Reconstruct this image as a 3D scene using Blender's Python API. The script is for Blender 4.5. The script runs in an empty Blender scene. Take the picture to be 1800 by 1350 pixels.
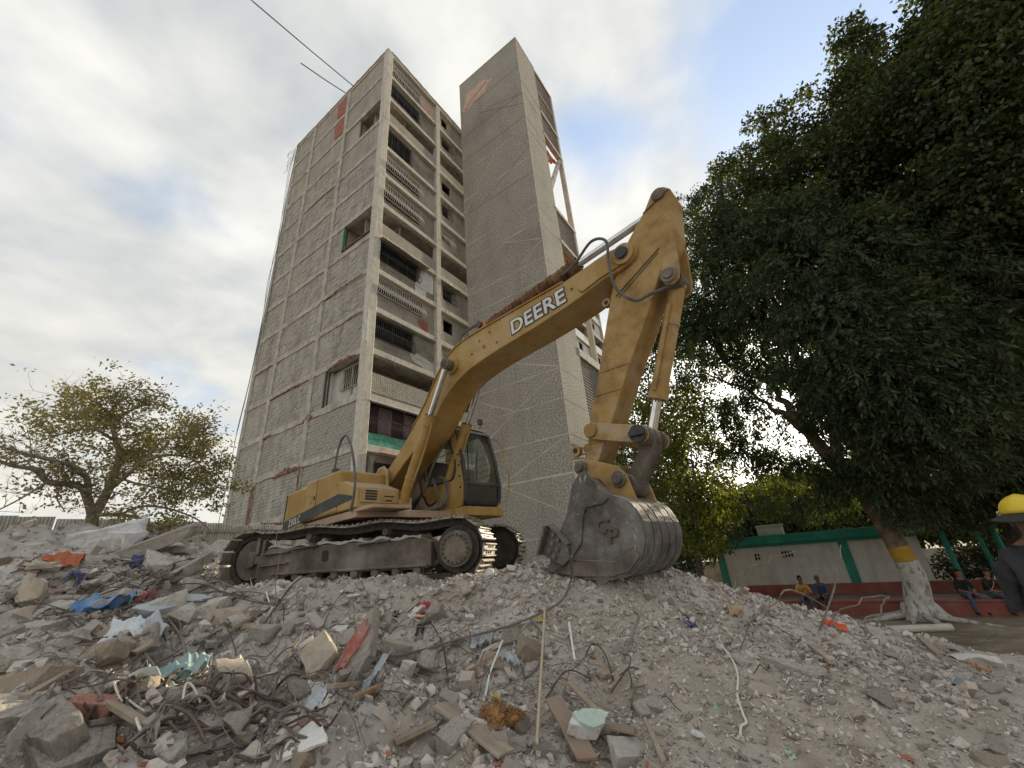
import bpy, bmesh, math, random
import numpy as np
from mathutils import Vector, Matrix, noise as mnoise
random.seed(7)
RNG = np.random.default_rng(7)
R_ = math.radians
SC = bpy.context.scene
COL = SC.collection

# ------------------------------------------------------------------ camera
CAM_Z = 2.8
FPX, IW, IH = 712.0, 1800.0, 1350.0
_d = np.array([764. - 900., -970. - 675.])            # where the verticals meet, from the picture centre
UPC = np.array([_d[0], -_d[1], -FPX]); UPC /= np.linalg.norm(UPC)
_f = np.array([0, 0, -1.]); YF = _f - UPC * _f.dot(UPC); YF /= np.linalg.norm(YF)
CR = np.stack([np.cross(YF, UPC), YF, UPC])            # world = CR @ camera
CAMP = np.array([0, 0, CAM_Z])
def ray(px, py):
    w = CR @ np.array([px - 900., -(py - 675.), -FPX]); return w / np.linalg.norm(w)
def atd(px, py, D):
    r = ray(px, py); return CAMP + r * D / math.hypot(r[0], r[1])
cam_d = bpy.data.cameras.new('camera'); cam = bpy.data.objects.new('camera', cam_d); COL.objects.link(cam)
cam_d.sensor_fit = 'HORIZONTAL'; cam_d.sensor_width = 36.; cam_d.lens = FPX / IW * 36.
cam_d.clip_start = .05; cam_d.clip_end = 3000.
cam.matrix_world = Matrix([list(CR[i]) + [CAMP[i]] for i in range(3)] + [[0, 0, 0, 1]])
SC.camera = cam
# ------------------------------------------------------------------ light
SUN_AZ, SUN_EL = R_(36.9), R_(13.3)
sun_d = bpy.data.lights.new('sun', 'SUN'); sun_d.energy = 5.; sun_d.angle = R_(.5); sun_d.color = (1., .86, .62)
sun = bpy.data.objects.new('sun', sun_d); COL.objects.link(sun)
_sd = Vector((math.sin(SUN_AZ) * math.cos(SUN_EL), math.cos(SUN_AZ) * math.cos(SUN_EL), math.sin(SUN_EL)))
sun.rotation_euler = _sd.to_track_quat('Z', 'Y').to_euler(); sun.location = (30, 40, 30)
W = bpy.data.worlds.new('World'); SC.world = W; W.use_nodes = True
wn, wl = W.node_tree.nodes, W.node_tree.links
wn.clear()
def N(nodes, t, **k):
    n = nodes.new(t)
    for a, b in k.items(): setattr(n, a, b)
    return n
def MATH(nodes, links, op, a, b=None, clamp=False):
    n = nodes.new('ShaderNodeMath'); n.operation = op; n.use_clamp = clamp
    for i, v in ((0, a), (1, b)):
        if v is None: continue
        if isinstance(v, (int, float)): n.inputs[i].default_value = v
        else: links.new(v, n.inputs[i])
    return n.outputs[0]
sky = N(wn, 'ShaderNodeTexSky', sky_type='NISHITA', sun_disc=False, sun_elevation=SUN_EL, sun_rotation=SUN_AZ, air_density=1.0, dust_density=1.5, ozone_density=1.2)
tc = N(wn, 'ShaderNodeTexCoord')
dirv = tc.outputs['Generated']
sep = N(wn, 'ShaderNodeSeparateXYZ'); wl.new(dirv, sep.inputs[0])
zz = MATH(wn, wl, 'ADD', MATH(wn, wl, 'MAXIMUM', sep.outputs[2], 0.), .22)
cmb = N(wn, 'ShaderNodeCombineXYZ')
wl.new(MATH(wn, wl, 'DIVIDE', sep.outputs[0], zz), cmb.inputs[0]); wl.new(MATH(wn, wl, 'DIVIDE', sep.outputs[1], zz), cmb.inputs[1])
def wnoise(scale, detail, rough, dist, off):
    mp = N(wn, 'ShaderNodeMapping'); mp.inputs['Location'].default_value = off; wl.new(cmb.outputs[0], mp.inputs[0])
    n = N(wn, 'ShaderNodeTexNoise'); n.inputs['Scale'].default_value = scale; n.inputs['Detail'].default_value = detail
    n.inputs['Roughness'].default_value = rough; n.inputs['Distortion'].default_value = dist
    wl.new(mp.outputs[0], n.inputs['Vector']); return n.outputs['Fac']
n1 = wnoise(2.2, 6, .52, .2, (3.1, 1.7, 0)); n2 = wnoise(1.5, 5, .5, .3, (9.2, 4.4, 0)); n3 = wnoise(4.2, 6, .52, .2, (1.2, 8.4, 0))
cover = MATH(wn, wl, 'ADD', MATH(wn, wl, 'MULTIPLY', MATH(wn, wl, 'ADD', MATH(wn, wl, 'MULTIPLY', n1, .7), MATH(wn, wl, 'MULTIPLY', n3, .3)), 1.25), .09)
for px, py, wid, amt in ((1560, 60, 9.5, .8), (1440, 250, 3.2, .22), (1030, 240, 3.4, .17), (385, 395, 4.0, .22), (290, 320, 3., .10), (240, 430, 3, .05), (1290, 330, 2.5, .12)):
    dd = ray(px, py)
    dt = N(wn, 'ShaderNodeVectorMath', operation='DISTANCE'); wl.new(dirv, dt.inputs[0]); dt.inputs[1].default_value = tuple(dd)
    q = MATH(wn, wl, 'DIVIDE', dt.outputs['Value'], R_(wid) * 1.3)
    g = MATH(wn, wl, 'EXPONENT', MATH(wn, wl, 'MULTIPLY', MATH(wn, wl, 'MULTIPLY', q, q), -1.))
    cover = MATH(wn, wl, 'SUBTRACT', cover, MATH(wn, wl, 'MULTIPLY', g, amt))
mask = N(wn, 'ShaderNodeMapRange', interpolation_type='SMOOTHSTEP'); wl.new(cover, mask.inputs[0])
mask.inputs[1].default_value = .36; mask.inputs[2].default_value = .70
tone = N(wn, 'ShaderNodeMapRange'); wl.new(MATH(wn, wl, 'ADD', MATH(wn, wl, 'MULTIPLY', n2, .65), MATH(wn, wl, 'MULTIPLY', n3, .35)), tone.inputs[0])
tone.inputs[1].default_value = .38; tone.inputs[2].default_value = .60
cc = N(wn, 'ShaderNodeMixRGB'); wl.new(tone.outputs[0], cc.inputs[0])
cc.inputs[1].default_value = (.32, .345, .365, 1); cc.inputs[2].default_value = (.645, .64, .605, 1)
bgs = N(wn, 'ShaderNodeBackground'); bgs.inputs[1].default_value = .12
skymix = N(wn, 'ShaderNodeMixRGB'); skymix.blend_type = 'ADD'; skymix.inputs[0].default_value = 1.; skymix.inputs[2].default_value = (1.15, 1.4, 1.8, 1)
wl.new(sky.outputs[0], skymix.inputs[1]); wl.new(skymix.outputs[0], bgs.inputs[0])
bgc = N(wn, 'ShaderNodeBackground'); # low cloud is seen through more air: creamier towards the horizon
_lo = N(wn, 'ShaderNodeMapRange', interpolation_type='SMOOTHSTEP'); wl.new(sep.outputs[2], _lo.inputs[0]); _lo.inputs[1].default_value = .62; _lo.inputs[2].default_value = .12; _lo.inputs[3].default_value = 0.; _lo.inputs[4].default_value = .6
_lm = N(wn, 'ShaderNodeMixRGB'); wl.new(_lo.outputs[0], _lm.inputs[0]); wl.new(cc.outputs[0], _lm.inputs[1]); _lm.inputs[2].default_value = (.63, .60, .525, 1); wl.new(_lm.outputs[0], bgc.inputs[0])
# cloud lit through by the low sun: brighter towards it
_ds = N(wn, 'ShaderNodeVectorMath', operation='DISTANCE'); wl.new(dirv, _ds.inputs[0]); _ds.inputs[1].default_value = tuple(_sd)
_q = MATH(wn, wl, 'DIVIDE', _ds.outputs['Value'], .27); _g = MATH(wn, wl, 'EXPONENT', MATH(wn, wl, 'MULTIPLY', MATH(wn, wl, 'MULTIPLY', _q, _q), -1.))
wl.new(MATH(wn, wl, 'ADD', MATH(wn, wl, 'MULTIPLY', _g, 3.4), .87), bgc.inputs[1])
mx = N(wn, 'ShaderNodeMixShader'); wl.new(mask.outputs[0], mx.inputs[0]); wl.new(bgs.outputs[0], mx.inputs[1]); wl.new(bgc.outputs[0], mx.inputs[2])
wo = N(wn, 'ShaderNodeOutputWorld'); wl.new(mx.outputs[0], wo.inputs[0])
SC.view_settings.view_transform = 'Standard'; SC.view_settings.look = 'None'
SC.view_settings.gamma = 1.; SC.view_settings.exposure = .80; SC.view_settings.use_curve_mapping = False
SC.render.engine = 'CYCLES'
SC.cycles.use_denoising = True
SC.cycles.max_bounces = 6; SC.cycles.diffuse_bounces = 4; SC.cycles.glossy_bounces = 3; SC.cycles.transparent_max_bounces = 8
SC.cycles.caustics_reflective = False; SC.cycles.caustics_refractive = False
SC.cycles.sample_clamp_indirect = 6.

# ------------------------------------------------------------------ materials
MATS = {}
def lin(c): return tuple(((v / 255.) / 12.92 if v / 255. <= .04045 else ((v / 255. + .055) / 1.055) ** 2.4) for v in c)
def mat(name, cols, rough=.85, metal=0., scale=3., detail=6, bump=0., bscale=30., island=0., spec=.3, coord='Object', stain=None, streak=0., dist=0., rnd=0., ramp=(.35, .65), obj_rand=0.):
    """cols: two or three base colours mixed by noise; island: colour change per loose piece; stain: (colour, amount, scale) blotches; streak: vertical wash marks"""
    if name in MATS: return MATS[name]
    m = bpy.data.materials.new(name); m.use_nodes = True; MATS[name] = m
    n, l = m.node_tree.nodes, m.node_tree.links
    b = n['Principled BSDF']; b.inputs['Roughness'].default_value = rough; b.inputs['Metallic'].default_value = metal
    b.inputs['Specular IOR Level'].default_value = spec
    t = n.new('ShaderNodeTexCoord'); co = t.outputs[coord]
    nz = n.new('ShaderNodeTexNoise'); nz.inputs['Scale'].default_value = scale; nz.inputs['Detail'].default_value = detail; nz.inputs['Roughness'].default_value = .62; nz.inputs['Distortion'].default_value = dist
    l.new(co, nz.inputs['Vector'])
    fac = nz.outputs['Fac']
    if island:
        g = n.new('ShaderNodeNewGeometry')
        fac = MATH(n, l, 'ADD', MATH(n, l, 'MULTIPLY', fac, 1 - island), MATH(n, l, 'MULTIPLY', g.outputs['Random Per Island'], island))
    if obj_rand:
        oi = n.new('ShaderNodeObjectInfo')
        fac = MATH(n, l, 'ADD', MATH(n, l, 'MULTIPLY', fac, 1 - obj_rand), MATH(n, l, 'MULTIPLY', oi.outputs['Random'], obj_rand))
    cr = n.new('ShaderNodeValToRGB'); l.new(fac, cr.inputs[0])
    el = cr.color_ramp.elements
    el[0].position, el[1].position = ramp
    el[0].color = (*cols[0], 1); el[1].color = (*cols[-1], 1)
    for i, c in enumerate(cols[1:-1]):
        e = el.new(ramp[0] + (ramp[1] - ramp[0]) * (i + 1) / (len(cols) - 1)); e.color = (*c, 1)
    out = cr.outputs[0]
    def blotch(out, colr, amt, sc, stretch=None, lo=.5, hi=.72):
        mp = n.new('ShaderNodeMapping'); l.new(co, mp.inputs[0])
        if stretch: mp.inputs['Scale'].default_value = stretch
        s = n.new('ShaderNodeTexNoise'); s.inputs['Scale'].default_value = sc; s.inputs['Detail'].default_value = 7; s.inputs['Roughness'].default_value = .65
        l.new(mp.outputs[0], s.inputs['Vector'])
        mr = n.new('ShaderNodeMapRange'); l.new(s.outputs['Fac'], mr.inputs[0]); mr.inputs[1].default_value = lo; mr.inputs[2].default_value = hi; mr.inputs[4].default_value = amt
        mm = n.new('ShaderNodeMixRGB'); l.new(mr.outputs[0], mm.inputs[0]); l.new(out, mm.inputs[1]); mm.inputs[2].default_value = (*colr, 1)
        return mm.outputs[0]
    if stain:
        for st in (stain if isinstance(stain, list) else [stain]): out = blotch(out, *st)
    if streak: out = blotch(out, tuple(v * .45 for v in cols[0]), streak, 2.2, (1.6, 1.6, .12))
    l.new(out, b.inputs['Base Color'])
    if bump:
        bz = n.new('ShaderNodeTexNoise'); bz.inputs['Scale'].default_value = bscale; bz.inputs['Detail'].default_value = 5; bz.inputs['Roughness'].default_value = .6
        l.new(co, bz.inputs['Vector'])
        bp = n.new('ShaderNodeBump'); bp.inputs['Strength'].default_value = min(1, bump); bp.inputs['Distance'].default_value = .02
        l.new(bz.outputs['Fac'], bp.inputs['Height']); l.new(bp.outputs[0], b.inputs['Normal'])
    return m
def leaf_mat(name, c0, c1, c2, trans=.35):
    m = bpy.data.materials.new(name); m.use_nodes = True; MATS[name] = m
    n, l = m.node_tree.nodes, m.node_tree.links
    b = n['Principled BSDF']; b.inputs['Roughness'].default_value = .55; b.inputs['Specular IOR Level'].default_value = .25
    g = n.new('ShaderNodeNewGeometry'); t = n.new('ShaderNodeTexCoord')
    z = n.new('ShaderNodeTexNoise'); z.inputs['Scale'].default_value = .7; z.inputs['Detail'].default_value = 3; l.new(t.outputs['Object'], z.inputs['Vector'])
    f = MATH(n, l, 'ADD', MATH(n, l, 'MULTIPLY', g.outputs['Random Per Island'], .5), MATH(n, l, 'MULTIPLY', z.outputs['Fac'], .5))
    cr = n.new('ShaderNodeValToRGB'); l.new(f, cr.inputs[0]); el = cr.color_ramp.elements
    el[0].position, el[1].position = .25, .8; el[0].color = (*c0, 1); el[1].color = (*c2, 1)
    e = el.new(.5); e.color = (*c1, 1)
    l.new(cr.outputs[0], b.inputs['Base Color'])
    tr = n.new('ShaderNodeBsdfTranslucent'); mulc = n.new('ShaderNodeMixRGB'); mulc.blend_type = 'MULTIPLY'; mulc.inputs[0].default_value = 1; mulc.inputs[2].default_value = (1.9, 1.7, .6, 1)
    l.new(cr.outputs[0], mulc.inputs[1]); l.new(mulc.outputs[0], tr.inputs[0])
    ms = n.new('ShaderNodeMixShader'); ms.inputs[0].default_value = trans
    l.new(b.outputs[0], ms.inputs[1]); l.new(tr.outputs[0], ms.inputs[2]); l.new(ms.outputs[0], n['Material Output'].inputs[0])
    return m
def glass_mat(name, tint=(.55, .6, .6), alpha=.45):
    m = bpy.data.materials.new(name); m.use_nodes = True; MATS[name] = m
    n, l = m.node_tree.nodes, m.node_tree.links; n.remove(n['Principled BSDF'])
    gl = n.new('ShaderNodeBsdfGlossy'); gl.inputs['Roughness'].default_value = .04; gl.inputs[0].default_value = (.9, .92, .92, 1)
    tp = n.new('ShaderNodeBsdfTransparent'); tp.inputs[0].default_value = (*tint, 1)
    df = n.new('ShaderNodeBsdfDiffuse'); df.inputs[0].default_value = (.35, .33, .28, 1)
    fr = n.new('ShaderNodeLayerWeight'); fr.inputs[0].default_value = .5
    m1 = n.new('ShaderNodeMixShader'); l.new(MATH(n, l, 'ADD', MATH(n, l, 'MULTIPLY', MATH(n, l, 'POWER', fr.outputs[1], 4.), .7), .05), m1.inputs[0]); l.new(tp.outputs[0], m1.inputs[1]); l.new(gl.outputs[0], m1.inputs[2])
    nz = n.new('ShaderNodeTexNoise'); nz.inputs['Scale'].default_value = 3.; mr = n.new('ShaderNodeMapRange'); l.new(nz.outputs['Fac'], mr.inputs[0]); mr.inputs[1].default_value = .3; mr.inputs[2].default_value = .8; mr.inputs[3].default_value = .02; mr.inputs[4].default_value = alpha
    m2 = n.new('ShaderNodeMixShader'); l.new(mr.outputs[0], m2.inputs[0]); l.new(m1.outputs[0], m2.inputs[1]); l.new(df.outputs[0], m2.inputs[2])
    l.new(m2.outputs[0], n['Material Output'].inputs[0]); return m
g3 = lambda v: (v, v, v)
CONC = mat('concrete', [(.323, .294, .260), (.463, .428, .378), (.589, .547, .491)], .9, scale=1.3, bump=.5, bscale=18, stain=[((.16, .135, .11), .6, 1.1)], streak=.35)
CONCL = mat('concrete_pale', [(.463, .431, .374), (.619, .580, .508), (.640, .640, .605)], .9, scale=1.6, bump=.4, bscale=20, stain=((.22, .17, .13), .65, 1.6), streak=.4)
CONCM = mat('concrete_mid', [(.375, .350, .306), (.481, .449, .399), (.574, .543, .487)], .9, scale=1.4, bump=.5, bscale=18, stain=[((.21, .18, .145), .6, 1.1), ((.16, .12, .09), .5, 3.)], streak=.4)
BLOCK = mat('block_grey', [(.326, .305, .272), (.405, .381, .344), (.484, .459, .417)], .95, scale=1.1, bump=.7, bscale=25, island=.16, stain=[((.56, .53, .475), .55, .6), ((.26, .225, .18), .6, .5), ((.17, .145, .12), .5, 1.3, (1, 1, .3))], ramp=(.3, .7), streak=.45)
MORT = mat('mortar', [(.312, .289, .258), (.438, .406, .360)], .95, scale=4, bump=.4)
PLAST = mat('plaster_brown', [(.294, .269, .225), (.375, .344, .294), (.450, .413, .356)], .93, scale=1.0, bump=.5, bscale=40, stain=[((.17, .15, .12), .5, .5), ((.42, .385, .34), .3, .9)], streak=.3)
PLASTD = mat('plaster_dark', [(.212, .192, .161), (.271, .248, .212), (.330, .305, .258)], .93, scale=1.2, bump=.3, stain=((.13, .115, .095), .5, .7), streak=.35)
TOWM = mat('pebbledash', [(.183, .167, .144), (.348, .323, .287), (.573, .543, .488)], .95, scale=11., detail=12, bump=.8, bscale=50, stain=[((.25, .23, .205), .5, .35), ((.17, .155, .13), .55, .16), ((.36, .335, .30), .45, .5, (1, 1, .25)), ((.16, .145, .12), .3, .8, (1, 1, .2))], ramp=(.34, .68))
LINEM = mat('score_line', [(.46, .41, .35), (.64, .60, .55)], .9, scale=5., ramp=(.3, .7))
SPALL = mat('spalled_brick', [(.10, .055, .035), (.21, .11, .07), (.34, .20, .14)], .95, scale=4., bump=1., bscale=20)
BRICKO = mat('brick_orange', [(.34, .12, .05), (.48, .19, .08), (.30, .10, .05)], .9, scale=5., bump=.6)
REDP = mat('red_paint', [(.30, .085, .06), (.38, .13, .10)], .85, scale=2., detail=10, stain=[((.36, .28, .23), .75, 3.), ((.24, .17, .14), .5, 1.2)])
PINKP = mat('pink_plaster', [(.50, .33, .27), (.60, .44, .37)], .9, scale=3., bump=.4, stain=((.35, .28, .24), .6, 4.))
WHITEP = mat('white_paint', [(.62, .62, .60), (.76, .76, .74)], .8, scale=3., stain=((.45, .42, .36), .5, 2.5), streak=.2)
GREENP = mat('green_paint', [(.05, .27, .19), (.09, .36, .26)], .8, scale=4., stain=((.5, .49, .45), .8, 5.))
TEAL = mat('teal_paint', [(.02, .21, .16), (.045, .29, .225)], .7, scale=1.5, stain=((.05, .16, .12), .5, 2.), streak=.25)
LIMEW = mat('limewash_wall', [(.590, .577, .523), (.640, .640, .640)], .88, scale=.9, bump=.15, stain=[((.33, .31, .27), .5, .8), ((.30, .25, .2), .3, 2.5)], streak=.3)
PLINTH = mat('oxide_red', [(.23, .075, .062), (.32, .115, .095)], .85, scale=2., stain=((.25, .19, .15), .7, 1.6), bump=.2)
BARW = mat('bar_white', [(.48, .46, .42), (.66, .64, .6)], .6, scale=6., stain=((.2, .12, .07), .5, 9.))
BARD = mat('bar_dark', [(.03, .03, .032), (.06, .057, .055)], .5, scale=6.)
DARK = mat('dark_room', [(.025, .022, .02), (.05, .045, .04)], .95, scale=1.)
CURT = mat('curtain', [(.26, .19, .20), (.36, .28, .29)], .9, scale=2., rnd=0)
CURTD = mat('curtain_dark', [(.06, .035, .035), (.09, .055, .055)], .9, scale=2.)
ZINC = mat('zinc_sheet', [(.48, .45, .39), (.62, .59, .53)], .5, .35, scale=2., stain=((.25, .15, .09), .55, 1.4), streak=.3, obj_rand=.4)
LATT = mat('breeze_block', [(.26, .22, .20), (.36, .31, .28)], .9, scale=4.)
YEL = mat('yellow_paint', [(.33, .195, .048), (.41, .25, .065), (.45, .305, .115)], .52, scale=1.6, spec=.4, bump=.06, bscale=14,
          stain=[((.42, .30, .16), .5, 1.6, None, .45, .75), ((.20, .13, .07), .55, 4.5, None, .56, .74), ((.14, .06, .03), .9, 11., None, .63, .68), ((.52, .40, .24), .6, 26., None, .62, .7)], streak=.35)
YELD = mat('yellow_dusty', [(.32, .20, .075), (.42, .27, .10), (.46, .335, .18)], .75, scale=2.2, bump=.15, bscale=22, stain=[((.40, .33, .25), .7, 2.2), ((.13, .085, .055), .7, 5.)], streak=.2)
PINKPR = mat('faded_deck', [(.40, .27, .19), (.50, .36, .27)], .75, scale=3., stain=((.2, .14, .1), .6, 5.))
STEELD = mat('dusty_steel', [(.085, .07, .058), (.15, .128, .108), (.24, .215, .185)], .75, .15, scale=2.2, detail=9, bump=.4, bscale=25, stain=[((.17, .105, .065), .55, 3.), ((.33, .295, .255), .6, 1.3), ((.06, .048, .04), .5, 5.)], streak=.5)
BUCKM = mat('bucket_steel', [(.085, .077, .071), (.155, .143, .133), (.235, .22, .205)], .6, .3, scale=2.6, detail=9, bump=.5, bscale=26, stain=[((.30, .285, .265), .65, 2.6), ((.12, .08, .055), .45, 1.9), ((.46, .45, .43), .85, 20., (1, 1, .35), .6, .68), ((.40, .385, .36), .8, 34., (.3, 1, 1), .62, .7)], streak=.4)
TRACKM = mat('track_steel', [(.19, .17, .145), (.30, .275, .235), (.42, .385, .33)], .6, .35, scale=6., bump=.3, bscale=30, stain=((.16, .11, .08), .6, 4.))
CHAINM = mat('track_chain', [(.045, .038, .033), (.10, .085, .072)], .7, .3, scale=6., bump=.3)
RUST = mat('rust', [(.10, .05, .03), (.19, .10, .055), (.28, .17, .10)], .9, scale=6., bump=.6, bscale=30)
CHROME = mat('chrome', [(.55, .55, .55), (.7, .7, .7)], .18, 1., scale=5., stain=((.3, .27, .22), .4, 9.))
BLACK = mat('black_rubber', [(.02, .02, .02), (.04, .038, .036)], .55, scale=5.)
HOSE = mat('hose', [(.09, .085, .08), (.17, .16, .15)], .7, scale=8.)
CHAR = mat('charcoal_paint', [(.035, .037, .04), (.06, .062, .065)], .55, scale=4., stain=((.2, .17, .13), .4, 3.))
TAPE = mat('white_lettering', [(.62, .62, .6), (.78, .78, .77)], .6, scale=9., stain=((.35, .32, .28), .6, 12.))
INTER = mat('cab_trim', [(.20, .22, .235), (.28, .30, .32)], .7, scale=4.)
GLASS = glass_mat('cab_glass', (.90, .93, .92), .16)
BARK = mat('bark', [(.10, .075, .055), (.17, .13, .10), (.24, .19, .15)], .95, scale=4., bump=1., bscale=14)
BARKD = mat('bark_dark', [(.06, .045, .035), (.11, .085, .07)], .95, scale=4., bump=.8, bscale=14)
BARKW = mat('bark_limewash', [(.42, .40, .37), (.62, .61, .58)], .9, scale=5., bump=.7, bscale=18, stain=[((.20, .15, .11), .9, 7., (1, 1, .5), .52, .62)])
BARKY = mat('bark_yellow_band', [(.42, .24, .03), (.52, .32, .05)], .85, scale=5., bump=.6, stain=((.2, .14, .08), .6, 7.))
WOOD = mat('weathered_wood', [(.24, .19, .145), (.35, .285, .225), (.42, .355, .29)], .85, scale=3., bump=.3, bscale=12, stain=((.16, .12, .09), .5, 3., (1, 8, 8)), coord='Object')
def dusted(m, colr, amt):
    """fine pale dust lying on the faces that look up"""
    n, l = m.node_tree.nodes, m.node_tree.links; b = n['Principled BSDF']; src = b.inputs['Base Color'].links[0].from_socket
    g = n.new('ShaderNodeNewGeometry'); sp = n.new('ShaderNodeSeparateXYZ'); l.new(g.outputs['Normal'], sp.inputs[0]); t = n.new('ShaderNodeTexCoord'); z = n.new('ShaderNodeTexNoise'); z.inputs['Scale'].default_value = 5.; z.inputs['Detail'].default_value = 9; l.new(t.outputs['Object'], z.inputs['Vector'])
    r = n.new('ShaderNodeMapRange'); l.new(MATH(n, l, 'ADD', sp.outputs[2], MATH(n, l, 'MULTIPLY', z.outputs['Fac'], .6)), r.inputs[0]); r.inputs[1].default_value = .75; r.inputs[2].default_value = 1.2; r.inputs[4].default_value = amt
    mm = n.new('ShaderNodeMixRGB'); l.new(r.outputs[0], mm.inputs[0]); l.new(src, mm.inputs[1]); mm.inputs[2].default_value = (*colr, 1); l.new(mm.outputs[0], b.inputs['Base Color'])
for m_, a_ in ((YEL, .6), (YELD, .7), (STEELD, .8), (BUCKM, .6), (PINKPR, .5), (CHAR, .4)): dusted(m_, (.42, .385, .34), a_)
BARKP = mat('bark_pale', [(.15, .12, .09), (.25, .205, .16), (.34, .29, .235)], .95, scale=5., bump=.7, bscale=16)
REBAR = mat('rebar', [(.10, .075, .06), (.17, .135, .115), (.24, .205, .18)], .85, .2, scale=9., obj_rand=.6)
# ------------------------------------------------------------------ helpers
def tag(o, label=None, cat=None, group=None, kind=None):
    if label: o['label'] = label
    if cat: o['category'] = cat
    if group: o['group'] = group
    if kind: o['kind'] = kind
    return o
def empty(name, loc=(0, 0, 0), rz=0., label=None, cat=None, group=None):
    o = bpy.data.objects.new(name, None); COL.objects.link(o); o.location = loc; o.rotation_euler = (0, 0, rz); o.empty_display_size = .2
    return tag(o, label, cat, group)
def link(name, me, parent=None, loc=None, rot=None):
    o = bpy.data.objects.new(name, me); COL.objects.link(o)
    if parent is not None: o.parent = parent
    if loc is not None: o.location = loc
    if rot is not None: o.rotation_euler = rot
    return o
def npmesh(name, V, F, mats, midx=None, smooth=False):
    """V (n,3); F (m,k) array, all faces with k corners"""
    me = bpy.data.meshes.new(name); V = np.asarray(V, np.float32); F = np.asarray(F, np.int32); k = F.shape[1]
    me.vertices.add(len(V)); me.vertices.foreach_set('co', V.ravel())
    me.loops.add(F.size); me.loops.foreach_set('vertex_index', F.ravel())
    me.polygons.add(len(F)); me.polygons.foreach_set('loop_start', np.arange(0, F.size, k, dtype=np.int32)); me.polygons.foreach_set('loop_total', np.full(len(F), k, np.int32))
    for m in (mats if isinstance(mats, (list, tuple)) else [mats]): me.materials.append(m)
    if midx is not None: me.polygons.foreach_set('material_index', np.asarray(midx, np.int32))
    me.polygons.foreach_set('use_smooth', np.full(len(F), smooth)); me.update(calc_edges=True); return me
class MB:
    def __init__(s): s.v = []; s.f = []; s.m = []; s.cur = 0
    def add(s, vs, fs):
        b = len(s.v); s.v += [tuple(map(float, v)) for v in vs]; s.f += [tuple(b + i for i in f) for f in fs]; s.m += [s.cur] * len(fs); return s
    def box(s, a, b):
        x0, y0, z0 = a; x1, y1, z1 = b
        return s.add([(x0, y0, z0), (x1, y0, z0), (x1, y1, z0), (x0, y1, z0), (x0, y0, z1), (x1, y0, z1), (x1, y1, z1), (x0, y1, z1)],
                     [(0, 3, 2, 1), (4, 5, 6, 7), (0, 1, 5, 4), (1, 2, 6, 5), (2, 3, 7, 6), (3, 0, 4, 7)])
    def prism(s, poly, t0, t1, fn):
        """extrude the 2D outline POLY; fn(a, b, t) -> xyz"""
        n = len(poly)
        s.add([fn(a, b, t0) for a, b in poly] + [fn(a, b, t1) for a, b in poly],
              [tuple(range(n))[::-1], tuple(range(n, 2 * n))] + [(i, (i + 1) % n, n + (i + 1) % n, n + i) for i in range(n)]); return s
    def strip(s, A, B, fn0, fn1):
        """solid between two equally long point rows A (one edge) and B (other edge), in the planes fn0 and fn1"""
        n = len(A); q = [fn0(*p) for p in A] + [fn0(*p) for p in B] + [fn1(*p) for p in A] + [fn1(*p) for p in B]; f = []
        for i in range(n - 1):
            f += [(i, i + 1, n + i + 1, n + i), (2 * n + i, 3 * n + i, 3 * n + i + 1, 2 * n + i + 1), (i, 2 * n + i, 2 * n + i + 1, i + 1), (n + i, n + i + 1, 3 * n + i + 1, 3 * n + i)]
        f += [(0, n, 3 * n, 2 * n), (n - 1, 3 * n - 1, 4 * n - 1, 2 * n - 1)]
        return s.add(q, f)
    def cyl(s, p0, p1, r0, r1=None, n=14, caps=True):
        p0, p1 = Vector(p0), Vector(p1); r1 = r0 if r1 is None else r1; d = (p1 - p0).normalized()
        a = d.orthogonal().normalized(); b = d.cross(a); vs = []
        for p, r in ((p0, r0), (p1, r1)):
            for i in range(n):
                t = 2 * math.pi * i / n; vs.append(p + a * (r * math.cos(t)) + b * (r * math.sin(t)))
        fs = [(i, (i + 1) % n, n + (i + 1) % n, n + i) for i in range(n)]
        if caps: fs += [tuple(range(n))[::-1], tuple(range(n, 2 * n))]
        return s.add(vs, fs)
    def tube(s, pts, r, n=6, caps=True):
        pts = [Vector(p) for p in pts]; vs = []; fs = []; a = None
        rr = r if isinstance(r, (list, tuple)) else [r] * len(pts)
        for i, p in enumerate(pts):
            d = (pts[min(i + 1, len(pts) - 1)] - pts[max(i - 1, 0)]).normalized()
            a = d.orthogonal().normalized() if a is None else (a - d * a.dot(d)).normalized()
            b = d.cross(a)
            vs += [p + a * (rr[i] * math.cos(2 * math.pi * k / n)) + b * (rr[i] * math.sin(2 * math.pi * k / n)) for k in range(n)]
        for i in range(len(pts) - 1):
            fs += [(i * n + k, i * n + (k + 1) % n, (i + 1) * n + (k + 1) % n, (i + 1) * n + k) for k in range(n)]
        if caps: fs += [tuple(range(n))[::-1], tuple(range((len(pts) - 1) * n, len(pts) * n))]
        return s.add(vs, fs)
    def mesh(s, name, mats, smooth=False):
        me = bpy.data.meshes.new(name); me.from_pydata(s.v, [], s.f)
        for m in (mats if isinstance(mats, (list, tuple)) else [mats]): me.materials.append(m)
        me.polygons.foreach_set('material_index', s.m); me.polygons.foreach_set('use_smooth', [smooth] * len(s.f)); me.update()
        bm = bmesh.new(); bm.from_mesh(me); bmesh.ops.recalc_face_normals(bm, faces=bm.faces); bm.to_mesh(me); bm.free()
        return me
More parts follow.
